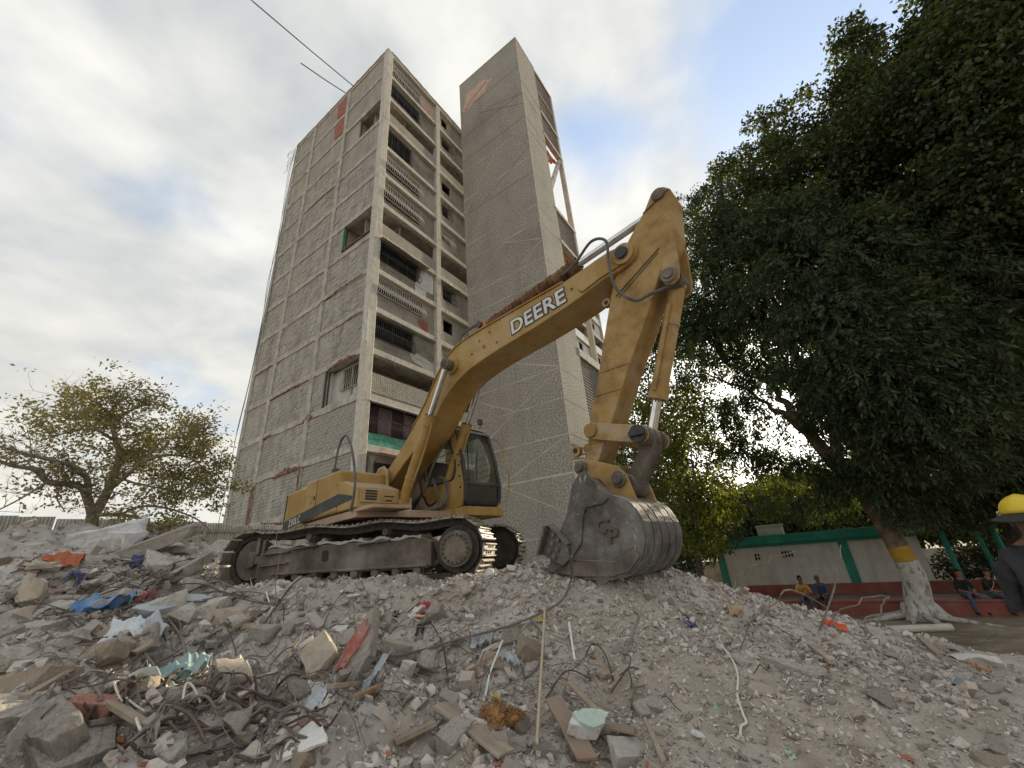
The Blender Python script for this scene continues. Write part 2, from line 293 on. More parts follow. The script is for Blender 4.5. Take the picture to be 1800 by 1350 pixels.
    def build(s, name, mats, parent=None, bevel=0., smooth=False, loc=None, rot=None, seg=2):
        o = link(name, s.mesh(name, mats, smooth), parent, loc, rot)
        if smooth:
            try:
                es = o.modifiers.new('edges', 'EDGE_SPLIT'); es.split_angle = R_(35)
            except Exception: pass
        if bevel:
            m = o.modifiers.new('bevel', 'BEVEL'); m.width = bevel; m.segments = seg; m.limit_method = 'ANGLE'; m.angle_limit = R_(32)
        return o
def smoothpath(pts, k=4):
    """Catmull-Rom through the points"""
    P = [np.array(p, float) for p in pts]; P = [2 * P[0] - P[1]] + P + [2 * P[-1] - P[-2]]; out = []
    for i in range(1, len(P) - 2):
        for j in range(k):
            t = j / k; a, b, c, d = P[i - 1:i + 3]
            out.append(.5 * (2 * b + (c - a) * t + (2 * a - 5 * b + 4 * c - d) * t * t + (3 * b - a - 3 * c + d) * t ** 3))
    out.append(P[-2]); return [tuple(p) for p in out]
def hash2(ix, iy, s):
    h = (ix.astype(np.int64) * 374761393 + iy.astype(np.int64) * 668265263 + s * 974711) & 0x7fffffff
    h = ((h ^ (h >> 13)) * 1274126177) & 0x7fffffff
    return ((h ^ (h >> 16)) & 0xffff) / 65535.
def vnoise(x, y, s=0):
    ix, iy = np.floor(x), np.floor(y); fx, fy = x - ix, y - iy; fx = fx * fx * (3 - 2 * fx); fy = fy * fy * (3 - 2 * fy)
    a = hash2(ix, iy, s) * (1 - fx) + hash2(ix + 1, iy, s) * fx; b = hash2(ix, iy + 1, s) * (1 - fx) + hash2(ix + 1, iy + 1, s) * fx
    return a * (1 - fy) + b * fy - .5
def fbm(x, y, oct=4, s=0):
    r = 0; a = 1.
    for o in range(oct): r = r + a * vnoise(x * 2 ** o + o * 17.3, y * 2 ** o - o * 9.1, s + o); a *= .5
    return r
# ------------------------------------------------------------------ ground: one sheet, the rubble mound rising out of it
GP = []      # (x, y, z)
def gp(px, py, D, dz=0.): p = atd(px, py, D); GP.append((p[0], p[1], p[2] + dz))
for a in ((0, 1350, 3.7), (220, 1350, 3.35), (450, 1350, 3.1), (680, 1350, 2.95), (900, 1350, 2.9), (1130, 1350, 2.95), (1350, 1350, 3.05), (1580, 1350, 3.25), (1800, 1350, 3.5),
          (0, 1180, 6.3), (150, 1180, 5.6), (300, 1190, 5.0), (450, 1190, 4.5), (600, 1180, 4.15), (760, 1180, 4.0), (900, 1180, 3.85), (1050, 1180, 3.8), (1200, 1180, 3.9), (1350, 1180, 4.1), (1500, 1180, 4.5), (1650, 1200, 4.9), (1800, 1230, 5.0),
          (0, 1080, 8.6), (120, 1090, 8.0), (260, 1090, 7.2), (400, 1090, 6.5), (560, 1090, 5.5), (720, 1090, 5.0), (880, 1090, 4.6), (1040, 1090, 4.45), (1200, 1090, 4.6), (1340, 1100, 4.9), (1480, 1120, 5.4),
          (0, 1000, 11.0), (150, 1000, 10.5), (300, 1020, 9.6), (395, 1045, 8.4),
          (0, 938, 14.0), (110, 935, 14), (210, 935, 14), (300, 972, 13.), (370, 975, 12.),
          (430, 1035, 7.9), (520, 1034, 7.3), (620, 1028, 6.75), (720, 1022, 6.35), (835, 1016, 6.0), (890, 1005, 6.6), (950, 1005, 5.4), (1010, 1012, 4.95), (1080, 1017, 4.85), (1180, 1006, 5.4), (1240, 1028, 5.8), (1300, 1050, 6.1), (1400, 1076, 6.3), (1500, 1100, 6.4), (1600, 1128, 6.4), (1700, 1152, 6.2), (1800, 1195, 5.9)): gp(*a)
# the platform the machine stands on, and the slopes out of sight behind the crest
GP += [(-2.5, 8.1, 2.6), (-1., 8.5, 2.56), (-4.4, 8.6, 2.68), (-3.5, 10.5, 2.6), (-1, 11, 2.5), (1.2, 8.5, 2.45), (.3, 6.7, 2.6), (-6, 10.5, 2.9), (-7.6, 12.5, 3.3), (-4, 14, 2.4), (0, 15, 2.2), (3.2, 10, 2.0), (3., 13., 1.6), (4.6, 8.6, 1.3), (5.2, 10.5, .5),
       (6.1, 7.4, .9), (7.2, 9.2, .1), (6.8, 5.9, .85), (8.4, 6.6, .1), (10, 10, -.02), (9.6, 7.6, 0), (10, 4.5, .1), (7, 12.5, .1), (6.2, 15, .1), (6.5, 4.0, .85), (7.8, 2., .3),
       (-9.5, 16.5, 2.6), (-13.5, 14, 2.8), (-17, 12, 2.2), (-12.5, 18.5, 2.0), (-15, 17, 2.0), (-18.5, 15.5, 2.0), (-6.5, 16.3, 2.6), (-8, 18, 2.4),
       (0, .6, .9), (-3, 1.2, 1.0), (3, 1., .9), (5.4, 2.3, 1.05), (-6.5, 1.5, 1.2), (-11, 4, 1.6), (0, -3, .4), (-6, -3, .5), (6, -3, .2), (-13, 8, 2.2), (-9.5, 7, 1.75)]
GPA = np.array(GP)
def _tps(a, b):
    r2 = ((a[:, None, :] - b[None, :, :]) ** 2).sum(-1); return np.where(r2 > 1e-9, .5 * r2 * np.log(np.maximum(r2, 1e-9)), 0.)
_n = len(GPA); _K = _tps(GPA[:, :2], GPA[:, :2]) + np.eye(_n) * .02; _Pm = np.c_[np.ones(_n), GPA[:, :2]]
_sol = np.linalg.solve(np.block([[_K, _Pm], [_Pm.T, np.zeros((3, 3))]]), np.r_[GPA[:, 2], 0, 0, 0])
def sstep(a, b, x): t = np.clip((x - a) / (b - a), 0, 1); return t * t * (3 - 2 * t)
def tps_z(x, y):
    q = np.c_[x.ravel(), y.ravel()]; out = np.empty(len(q))
    for i in range(0, len(q), 20000):
        b = q[i:i + 20000]; out[i:i + 20000] = _tps(b, GPA[:, :2]) @ _sol[:_n] + np.c_[np.ones(len(b)), b] @ _sol[_n:]
    return out.reshape(x.shape)
def ground_z(x, y, fine=True):
    x = np.asarray(x, float); y = np.asarray(y, float)
    xc, yc = np.clip(x, -20, 10.5), np.clip(y, -3.2, 19)
    z = np.clip(tps_z(xc, yc), -.05, 4.6)
    w = (1 - sstep(0, 5, np.maximum(x - 10.2, 0) + np.maximum(-20 - x, 0) * .35 + np.maximum(y - 18.5, 0) * .45 + np.maximum(-3. - y, 0)))
    z = z * w
    if fine:
        rub = sstep(.05, .7, z)
        z = z + rub * (.16 * fbm(x * 1.1, y * 1.1, 3, 3) + lumpy(x, y) + .075 * fbm(x * 4.3, y * 4.3, 3, 11) + .04 * fbm(x * 10., y * 10., 3, 23) - .11 * np.exp(-((x - .62) / .34) ** 2 - ((y - 3.5) / .2) ** 2)) * (1 - .6 * plat(x, y)) + (1 - rub) * .05 * fbm(x * .8, y * .8, 3, 5)
    return z
def lumpy(x, y):      # hollows and humps of the coarse heap on the left
    w = 1 - sstep(-16, 0, np.degrees(np.arctan2(x, np.maximum(y, .01)))); return w * (.30 * (np.abs(fbm(x * 1.7 + 3, y * 1.7, 3, 41)) * -2 + .35))
def plat(x, y):      # levelled strip under the tracks and the bucket
    ca, sa = math.cos(R_(-11.5)), math.sin(R_(-11.5)); dx, dy = x + 2.53, y - 8.13
    lx, ly = dx * ca + dy * sa, -dx * sa + dy * ca
    a = 1 - sstep(0, .8, np.maximum(np.abs(lx) - 2.3, 0) + np.maximum(np.abs(ly) - 1.6, 0))
    b = 1 - sstep(.5, 1.3, np.hypot(x - .95, y - 5.0)); return np.maximum(a, b)
def axis(lo, hi, step, far):
    mid = np.arange(lo, hi + 1e-6, step); g = []; s = step; v = hi
    while v < far: s *= 1.22; v += s; g.append(v)
    h = []; s = step; v = lo
    while v > -far: s *= 1.22; v -= s; h.append(v)
    return np.r_[h[::-1], mid, g]
gx = axis(-15., 9., .058, 900); gy = axis(1.6, 16., .058, 900)
X, Y = np.meshgrid(gx, gy); Z = ground_z(X, Y)
nx, ny = len(gx), len(gy); idx = np.arange(nx * ny).reshape(ny, nx)
F = np.stack([idx[:-1, :-1], idx[:-1, 1:], idx[1:, 1:], idx[1:, :-1]], -1).reshape(-1, 4)
DUST = mat('rubble_dust', [(.35, .32, .29), (.455, .425, .39), (.54, .51, .475)], .97, scale=1.6, detail=9, bump=1., bscale=26, stain=[((.37, .305, .245), .55, .9), ((.58, .55, .515), .5, 2.6), ((.27, .235, .205), .45, 6.)], coord='Object')
# bare brown earth away from the mound
_m = DUST; _nn, _ll = _m.node_tree.nodes, _m.node_tree.links; _b = _nn['Principled BSDF']; _src = _b.inputs['Base Color'].links[0].from_socket
_at = _nn.new('ShaderNodeAttribute'); _at.attribute_name = 'earth'; _mm = _nn.new('ShaderNodeMixRGB'); _ll.new(_at.outputs['Fac'], _mm.inputs[0]); _ll.new(_src, _mm.inputs[1])
_ez = _nn.new('ShaderNodeTexNoise'); _ez.inputs['Scale'].default_value = .7; _ez.inputs['Detail'].default_value = 9; _ez.inputs['Roughness'].default_value = .65
_ec = _nn.new('ShaderNodeValToRGB'); _ec.color_ramp.elements[0].color = (.14, .105, .075, 1); _ec.color_ramp.elements[1].color = (.30, .245, .185, 1); _ec.color_ramp.elements[0].position = .35; _ec.color_ramp.elements[1].position = .65
_tc = _nn.new('ShaderNodeTexCoord'); _ll.new(_tc.outputs['Object'], _ez.inputs['Vector']); _ll.new(_ez.outputs['Fac'], _ec.inputs[0]); _ll.new(_ec.outputs[0], _mm.inputs[2])
_a2 = _nn.new('ShaderNodeAttribute'); _a2.attribute_name = 'soil'; _m2 = _nn.new('ShaderNodeMixRGB'); _s2 = _nn.new('ShaderNodeValToRGB'); _s2.color_ramp.elements[0].color = (.27, .23, .185, 1); _s2.color_ramp.elements[1].color = (.46, .41, .35, 1); _s2.color_ramp.elements[0].position = .36; _s2.color_ramp.elements[1].position = .64
_sz = _nn.new('ShaderNodeTexNoise'); _sz.inputs['Scale'].default_value = 2.6; _sz.inputs['Detail'].default_value = 12; _sz.inputs['Roughness'].default_value = .7; _ll.new(_tc.outputs['Object'], _sz.inputs['Vector']); _ll.new(_sz.outputs['Fac'], _s2.inputs[0])
_ll.new(_a2.outputs['Fac'], _m2.inputs[0]); _ll.new(_mm.outputs[0], _m2.inputs[1]); _ll.new(_s2.outputs[0], _m2.inputs[2]); _ll.new(_m2.outputs[0], _b.inputs['Base Color'])
gme = npmesh('ground', np.c_[X.ravel(), Y.ravel(), Z.ravel()], F, DUST, smooth=True)
_ea = gme.attributes.new('earth', 'FLOAT', 'POINT'); _ea.data.foreach_set('value', (1 - sstep(.12, .5, Z)).ravel().astype(np.float32))
_az = np.degrees(np.arctan2(X, np.maximum(Y, .01))); _D = np.hypot(X, Y); _nz = fbm(X * .9, Y * .9, 4, 31)
_soil = sstep(-.15, .25, _nz + (1 - np.abs(_az - 24) / 22.) * .9 - sstep(4.3, 5.2, _D) * 1.0) * .9 * sstep(.3, .7, Z); _soil = np.maximum(_soil, .75 * sstep(.1, .3, _nz + .25 * (np.abs(_az + 8) < 9) * (_D < 4.2)))
_sa = gme.attributes.new('soil', 'FLOAT', 'POINT'); _sa.data.foreach_set('value', _soil.ravel().astype(np.float32))
tag(link('ground', gme), kind='structure')
def gz(x, y): return float(ground_z(np.array([x]), np.array([y]))[0])
def onground(px, py, dmin=2., dmax=30.):
    """where the sight line through a picture point meets the ground"""
    r = ray(px, py); h = math.hypot(r[0], r[1]); D = np.arange(dmin, dmax, .02); z = ground_z(r[0] / h * D, r[1] / h * D)
    below = np.nonzero(CAM_Z + r[2] / h * D <= z)[0]
    d = D[below[0]] if len(below) else dmax
    return Vector((r[0] / h * d, r[1] / h * d, float(ground_z(np.array([r[0] / h * d]), np.array([r[1] / h * d]))[0])))
# ------------------------------------------------------------------ the half demolished apartment block
BR = R_(56.6)
blk = empty('apartment_block', (-7.49, 18.54, 0), BR, 'tall derelict concrete apartment block with barred windows, behind the excavator', 'building')
ZK = [.33 + 2.65 * k for k in range(16)]; TOP = ZK[15]; LEN, WID = 37.8, 13.2; HB = .17
def jag(a, b, n, amp, seed=0):
    rr = random.Random(seed); return [(a[0] + (b[0] - a[0]) * i / n + rr.uniform(-amp, amp) * (0 < i < n), a[1] + (b[1] - a[1]) * i / n + rr.uniform(-amp, amp) * (0 < i < n)) for i in range(n + 1)]
XC = [5.4 * i for i in range(8)]; YC = [0, 5., 10., 13.2]
# columns: corner, along the right face, along the left face
c = MB(); c.box((-.03, -.03, 0), (.47, .47, TOP + .2)); c.build('column', CONCL, blk, bevel=.03)
for x in XC[1:]:
    c = MB(); c.box((x - .2, -.02, 0), (x + .2, .4, TOP)); c.build('column', CONCL if x < 30 else PLAST, blk)
for y in YC[1:]:
    c = MB(); w = .2 if y < 13 else .42; c.box((-.02, y - w, 0), (.4, y + (.2 if y < 13 else .0), TOP)); c.build('column', CONCM, blk)
c = MB(); c.box((LEN - .4, WID - .4, 0), (LEN, WID, TOP)); c.build('column', CONC, blk)
for k, z in enumerate(ZK):
    b = MB(); b.box((.475, 0, z - HB), (LEN, .32, z + HB)); b.build('floor_beam', CONCL, blk, bevel=.015)
    # beam of the left face, its lower edge broken
    b = MB(); n = 26; lo = jag((.475, z - HB), (WID, z - HB), n, .035, k); hi = jag((.475, z + HB), (WID, z + HB), n, .025, k + 50)
    b.strip(lo, hi, lambda y, zz_: (0, y, zz_), lambda y, zz_: (.32, y, zz_)); b.build('floor_beam', CONCM, blk)
    b = MB(); b.box((.325, .325, z - .09), (LEN - .02, WID - .02, z + .07)); b.build('floor_slab', CONC, blk)
b = MB(); b.box((LEN - .3, .4, 0), (LEN - .05, WID - .45, TOP)); b.box((.5, WID - .3, 0), (LEN - .45, WID - .05, TOP)); b.build('rear_wall', PLAST, blk)
b = MB(); b.box((7., 1.8, .5), (7.2, WID - .4, TOP - .3)); b.build('partition', PLASTD, blk)
# crumbled coping along the roof
for i, (p0, p1, fn) in enumerate((((0, TOP + .17), (WID, TOP + .17), lambda a, z, t: (t, a, z)), ((.3, TOP + .17), (9.5, TOP + .17), lambda a, z, t: (a, t, z)))):
    top = jag((p0[0], p0[1] + .12), (p1[0], p1[1] + .12), 40, .06, 90 + i); q = MB()
    q.strip([(a, TOP + .165) for a, z in top], top, lambda a, z: fn(a, z, -.06), lambda a, z: fn(a, z, .25)); q.build('coping', CONCL, blk)

def wall_with_hole(x0, x1, z0, z1, hx0, hx1, hz0, hz1, y0, y1):
    m = MB()
    for a in ((x0, hx0, z0, z1), (hx1, x1, z0, z1), (hx0, hx1, z0, hz0), (hx0, hx1, hz1, z1)):
        if a[1] - a[0] > .02 and a[3] - a[2] > .02: m.box((a[0], y0, a[2]), (a[1], y1, a[3]))
    return m
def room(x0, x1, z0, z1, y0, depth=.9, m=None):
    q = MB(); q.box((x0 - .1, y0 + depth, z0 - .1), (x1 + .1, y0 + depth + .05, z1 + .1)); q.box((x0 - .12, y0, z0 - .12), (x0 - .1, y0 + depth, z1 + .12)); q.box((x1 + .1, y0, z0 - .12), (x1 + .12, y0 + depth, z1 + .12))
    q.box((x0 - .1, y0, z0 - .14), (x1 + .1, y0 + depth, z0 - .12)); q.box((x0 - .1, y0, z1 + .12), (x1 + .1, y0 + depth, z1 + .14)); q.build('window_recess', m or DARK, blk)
def grille(x0, x1, z0, z1, m, y=.2, belly=.3, sp=.115, hor=2, r=.014, name='window_grille', face='R'):
    """security bars that swell outward towards their foot"""
    q = MB(); P = (lambda a, b, z: (a, b, z)) if face == 'R' else (lambda a, b, z: (b, a, z)); n = max(2, int((x1 - x0) / sp)); h = z1 - z0
    prof = [(0, 1.), (.02 * belly, .86), (.18 * belly, .6), (.62 * belly, .38), (1. * belly, .17), (.9 * belly, .05), (.35 * belly, 0.)] if belly else [(0, 1), (0, 0)]
    for i in range(n + 1):
        x = x0 + (x1 - x0) * i / n; q.tube([P(x, y - .03 - a, z0 + f * h) for a, f in prof], r, 4)
    for j in range(hor):
        f = [.02, .98, .5, .3][j]; off = np.interp(f, [p[1] for p in prof][::-1], [p[0] for p in prof][::-1]); q.tube([P(x0, y - .03 - off, z0 + f * h), P(x1, y - .03 - off, z0 + f * h)], r * 1.3, 4)
    return q.build(name, m, blk)
def patch(name, poly, m, face='R', off=.012, y=.25):
    q = MB(); fn = (lambda a, z, t: (a, y - t, z)) if face == 'R' else (lambda a, z, t: (y - t, a, z)); q.prism(poly, -.01, off, fn); return q.build(name, m, blk)
def blob(cx, cz, rx, rz, n=16, seed=0, rough=.25):
    rr = random.Random(seed); return [(cx + rx * math.cos(2 * math.pi * i / n) * (1 - rr.random() * rough), cz + rz * math.sin(2 * math.pi * i / n) * (1 - rr.random() * rough)) for i in range(n)]
def corr_awning(x0, x1, z, dep, drop, m, y=.2, pitch=.16, name='awning', skew=0.):
    n = int((x1 - x0) / pitch) * 4; q = MB(); A = []; B = []
    for i in range(n + 1):
        x = x0 + (x1 - x0) * i / n; w = .022 * math.sin(i * math.pi / 2); A.append((x, y, z + w)); B.append((x, y - dep - .04 * math.sin(i * 1.7), z - drop + w - skew * i / n))
    up = Vector((0, -.006, .012)); V = A + B + [tuple(Vector(p) + up) for p in A] + [tuple(Vector(p) + up) for p in B]; N1 = n + 1
    f = []
    for i in range(n): f += [(i, i + 1, N1 + i + 1, N1 + i), (2 * N1 + i, 3 * N1 + i, 3 * N1 + i + 1, 2 * N1 + i + 1), (N1 + i, N1 + i + 1, 3 * N1 + i + 1, 3 * N1 + i)]
    q.add(V, f); return q.build(name, m, blk)
Y0, Y1 = .25, .37
def row(b): return ZK[b] + HB, ZK[b + 1] - HB
def balcony(b, x0, x1, par, back=1.7, m=PLAST):
    z0, z1 = row(b); q = MB(); q.box((x0, .06, z0 - .002), (x1, .2, z0 + par)); q.build('parapet', m, blk, bevel=.01)
    q = MB(); q.box((x0, back, z0), (x1, back + .12, z1)); q.build('inner_wall', PLAST, blk)
    q = MB(); q.box((x1 - .35, back - .55, z1 - .9), (x1 - .1, back + .01, z1 - .35)); q.build('inner_beam', CONC, blk)
X0, X1 = .48, 5.19
GR = {14: (.5, 3.6, 38.0, 39.45, BARW, .18), 13: (.48, 3.5, 35.55, 36.95, BARD, .16), 11: (.42, 2.8, 29.9, 31.7, BARD, .12), 10: (.5, 3.75, 27.55, 28.95, BARW, .34), 9: (.5, 3.85, 24.9, 26.45, BARW, .36), 7: (.42, 3.7, 19.85, 21.3, BARD, .34), 6: (.5, 4.2, 17.35, 18.68, BARW, .36), 5: (.42, 3.45, 14.5, 15.95, BARD, .22)}
for b in range(0, 15):
    z0, z1 = row(b)
    if b in GR:
        a0, a1, c0, c1, gm, bel = GR[b]
        wall_with_hole(X0, X1, z0, z1, a0 + .08, a1 - .05, c0 + .1, min(c1, z1) - .04, Y0, Y1).build('wall_panel', PLASTD if b % 2 else PLAST, blk)
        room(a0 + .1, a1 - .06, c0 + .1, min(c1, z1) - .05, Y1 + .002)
        q = MB(); wz0, wz1 = c0 + .1, min(c1, z1) - .04
        for k in range(5): xx = a0 + .1 + (a1 - a0 - .2) * k / 4; q.box((xx - .025, Y0 + .05, wz0), (xx + .025, Y0 + .09, wz1))
        q.box((a0 + .1, Y0 + .04, wz0), (a1 - .1, Y0 + .1, wz0 + .05)); q.build('window_frame', BARD, blk)
        grille(a0, a1, c0, c1, gm, Y0, bel, sp=.145, hor=3 if b in (5, 13) else 2, r=.024 if gm is BARW else .019)
        q = MB(); q.box((X0 + .01, Y0 - .02, c0 - .14), (X1 - .02, Y0 + .005, c0 - .10)); q.build('string_course', CONC, blk)
    elif b in (12, 8, 4):
        balcony(b, X0, X1, .95 if b != 4 else .42)
    elif b == 3:
        wall_with_hole(X0, X1, z0, z1, X0 + .02, X1 - .3, 9.1, 10.74, Y0, Y1).build('wall_panel', CONC, blk); room(X0 + .02, X1 - .3, 9.1, 10.7, Y1 + .002, .7)
        for k, cxm in enumerate((CURTD, CURT, CURTD, CURT, CURTD)):
            xa = X0 + .05 + k * .86; q = MB(); n = 22; A = [(xa + .84 * i / n, Y1 + .12 + .035 * math.sin(i * 1.9 + k)) for i in range(n + 1)]; q.strip(A, [(a_, b_ + .01) for a_, b_ in A], lambda a, y: (a, y, 9.05), lambda a, y: (a, y, 10.72)); q.build('curtain', cxm, blk)
        grille(X0 + .04, X1 - .3, 9.15, 10.72, BARD, Y0, .2, sp=.1, hor=4, r=.012)
        patch('green_band', [(X0 + .02, 8.47), (4.9, 8.47), (4.9, 9.1), (X0 + .02, 9.1)], GREENP, off=.09)
        q = MB(); q.box((X0, -.06, 10.70), (X1 - .3, .1, 10.76)); q.build('awning_rail', WHITEP, blk)
    else:
        q = MB(); q.box((X0, Y0, z0), (X1, Y1, z1)); q.build('wall_panel', PLAST, blk)
# tiled breeze parapet of the open floor
q = MB(); zt0, zt1 = 11.28, 12.28
for i in range(40): x = X0 + .03 + (X1 - X0 - .06) * i / 39; q.box((x - .022, .03, zt0), (x + .022, .14, zt1))
for j in range(11): z = zt0 + (zt1 - zt0) * j / 10; q.box((X0, .02, z - .02), (X1, .15, z + .02))
q.build('lattice_parapet', CONCL, blk); q = MB(); q.box((X0, .145, zt0), (X1, .2, zt1)); q.build('lattice_backing', PLASTD, blk)
patch('pink_panel', [(3.65, 38.15), (5.1, 38.0), (5.12, 39.5), (3.65, 39.5)], PINKP)
patch('pink_sill', [(.9, 29.7), (3.2, 29.66), (3.2, 29.86), (.9, 29.84)], PINKP, off=.02)
patch('white_patch', [(3.5, 19.25), (3.9, 19.0), (4.4, 19.1), (4.45, 19.75), (5.1, 19.8), (5.1, 21.3), (4.0, 21.3), (3.75, 20.2), (3.45, 19.9)], WHITEP)
patch('red_patch', [(3.7, 17.3), (4.65, 17.35), (4.6, 16.5), (4.35, 16.42), (4.0, 16.75), (3.75, 16.9)], REDP)
patch('pale_patch', [(3.2, 14.55), (3.7, 14.75), (5.15, 14.5), (5.15, 13.8), (4.5, 13.78), (4.1, 14.0), (3.6, 14.05), (3.3, 14.3)], LIMEW)
corr_awning(.34, 4.2, 21.33, .62, .22, ZINC)
corr_awning(1.1, 4.6, 8.12, .9, .3, REDP, y=0)
# ground floor shop front under the red awning
q = MB(); q.box((X0 + .05, .3, 5.8), (1.0, .36, 8.05)); q.build('shop_pillar', CONCL, blk); q = MB(); q.prism([(.55, 5.9), (.95, 5.9), (.95, 7.7), (.75, 8.0), (.55, 7.7)], .27, .31, lambda a, z, t: (a, t - .02, z)); q.build('plaster_panel', PLAST, blk)
for x0, x1 in ((1.1, 2.5), (2.6, 4.0)):
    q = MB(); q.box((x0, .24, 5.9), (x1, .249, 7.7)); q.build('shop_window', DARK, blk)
q = MB(); q.box((-.12, -.12, 13.9), (-.04, -.06, 16.0)); q.box((-.22, -.1, 13.9), (-.16, -.05, 15.9)); q.build('drain_pipe', WHITEP, blk)
# second bay and the bays beyond the tower
for j in range(1, 7):
    far = j >= 5; x0, x1 = XC[j] + .21, XC[j + 1] - .21
    for b in range(0, 15):
        z0, z1 = row(b)
        if b in (12, 8, 4) or (far and b % 2 == 0): balcony(b, x0, x1, .8, m=WHITEP if far else PLAST); continue
        wx0 = x0 + (.45 if j == 1 else 1.0); wx1 = wx0 + (1.0 if j == 1 else 2.2); wz0 = z0 + .95; wz1 = z1 - .35
        if j == 1 and b in (10, 14): wx1 = wx0 + .75
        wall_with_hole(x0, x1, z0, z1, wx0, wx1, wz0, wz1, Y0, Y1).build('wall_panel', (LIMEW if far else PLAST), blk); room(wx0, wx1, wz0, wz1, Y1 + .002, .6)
        if far: q = MB(); q.box((wx0, Y0 + .04, wz0), (wx0 + 1.2, Y0 + .08, wz1)); q.build('shutter', WHITEP, blk)
        if j == 1 and b in (13, 10, 9, 7, 5, 3): grille(wx0 - .05, wx1 + .3, wz0 - .1, wz1 + .05, BARW if b in (9, 5) else BARD, Y0, .2, sp=.11)
        if j == 1 and b == 7: corr_awning(wx0 - .1, wx1 + .5, wz1 + .3, .4, .15, ZINC)
        if far and b % 3 == 0: q = MB(); q.box((x0, -.02, z1 + HB - .25), (x1, .0, z1 + HB + .3)); q.build('fascia_board', WHITEP, blk)
# left face: blockwork bays between beams and columns
VB = []; tpl = None; spec = []
def block_panel(y0, y1, z0, z1, seed):
    rr = random.Random(seed); n = max(1, round((z1 - z0) / .2)); ch = (z1 - z0) / n; bl = .40
    for r in range(n):
        y = y0 - (bl / 2 if r % 2 else 0)
        while y < y1 - .03:
            a, e = max(y, y0), min(y + bl, y1); y += bl
            if e - a > .05 and rr.random() > .012: spec.append((a + .007, e - .007, z0 + r * ch + .007, z0 + (r + 1) * ch - .006, .052 + rr.uniform(-.012, .012)))
HOLES = {12: (.5, 3.0, 32.55, 34.6), 8: (.5, 3.4, 22.0, 24.0), 4: (.5, 3.55, 11.3, 13.4)}
for bi in range(3):
    y0 = YC[bi] + (.48 if bi == 0 else .21); y1 = YC[bi + 1] - (.21 if bi < 2 else .43)
    for b in range(0, 15):
        z0, z1 = row(b); sm = b >= 12 or (bi == 0 and b == 11)
        q = MB()
        if bi == 0 and b in HOLES:
            h = HOLES[b]
            if b == 4: q.box((.085, h[1], z0), (.2, y1, z1))
            else:
                q.box((.085, h[1], z0), (.2, y1, z1)); q.box((.085, y0, z0), (.2, h[1] - .01, h[2]))
            q.build('wall_panel', MORT if not sm else PLAST, blk)
            if not sm: block_panel(h[1] + .05, y1, z0, z1, b * 3 + bi); 
            if not sm and b == 8: block_panel(y0, h[1], z0, h[2], b * 3 + 77)
            q = MB(); q.box((.55 if b == 4 else 2.2, y0, z0), (.65 if b == 4 else 2.3, h[1] + .3, z1)); q.build('inner_wall', LIMEW if b == 4 else PLASTD, blk)
            q = MB(); q.box((.33, h[1] + .02, z0), (.55 if b == 4 else 2.2, h[1] + .14, z1)); q.build('inner_wall', PLAST if b != 4 else LIMEW, blk)
            if b == 4: q = MB(); q.box((.12, y0, z0), (.2, h[1], h[2] - .05)); q.build('sill_wall', CONC, blk)
            if b == 8: q = MB(); q.box((.0, h[1] - .06, h[2]), (.1, h[1] + .06, h[3])); q.build('teal_post', TEAL, blk); grille(.6, 2.2, 22.2, 23.6, BARD, 2.2, .05, face='L'); q = MB(); q.box((-.05, y0, h[2] - .12), (.08, h[1], h[2] - .02)); q.build('broken_sill', RUST, blk)
            if b == 4: q = MB(); q.box((.54, .8, 12.0), (.548, 2.6, 13.25)); q.build('window', DARK, blk); grille(.75, 2.65, 11.95, 13.3, CONC, .53, .12, face='L', sp=.17, r=.02); q = MB(); q.box((.02, h[1] - .02, z0 - .05), (.1, h[1] + .1, z1 - .05)); q.build('drain_pipe', CHAR, blk)
        else:
            q.box((.085 if not sm else .05, y0, z0), (.2, y1, z1)); q.build('wall_panel', PLAST if sm else MORT, blk)
            if not sm: block_panel(y0, y1, z0, z1, b * 3 + bi)
# blocks: the 300 that show largest one by one, the others joined
BM_ = Matrix.Translation((-7.49, 18.54, 0)) @ Matrix.Rotation(BR, 4, 'Z')
def bdist(s): p = BM_ @ Vector((0, (s[0] + s[1]) / 2, (s[2] + s[3]) / 2)); return (p - Vector(CAMP)).length + (0 if p.z > 6.2 else 30)
spec.sort(key=bdist)
bme = MB(); bme.box((0, -.5, -.5), (.06, .5, .5)); bmesh_ = bme.mesh('block', BLOCK)
for s in spec[:300]:
    o = link('block', bmesh_, blk, (s[4], (s[0] + s[1]) / 2, (s[2] + s[3]) / 2)); o.scale = (1, s[1] - s[0], s[3] - s[2])
S = np.array(spec[300:]); cub = np.array([(0, 0, 0), (1, 0, 0), (1, 1, 0), (0, 1, 0), (0, 0, 1), (1, 0, 1), (1, 1, 1), (0, 1, 1)], float)
lo = np.stack([S[:, 4], S[:, 0], S[:, 2]], 1); sz = np.stack([np.full(len(S), .06), S[:, 1] - S[:, 0], S[:, 3] - S[:, 2]], 1)
V = (lo[:, None, :] + cub[None] * sz[:, None, :]).reshape(-1, 3)
FQ = np.array([(0, 3, 2, 1), (4, 5, 6, 7), (0, 1, 5, 4), (1, 2, 6, 5), (2, 3, 7, 6), (3, 0, 4, 7)])
FF = (np.arange(len(S))[:, None, None] * 8 + FQ[None]).reshape(-1, 4)
tag(link('blockwork', npmesh('blockwork', V, FF, BLOCK), blk), kind='stuff')
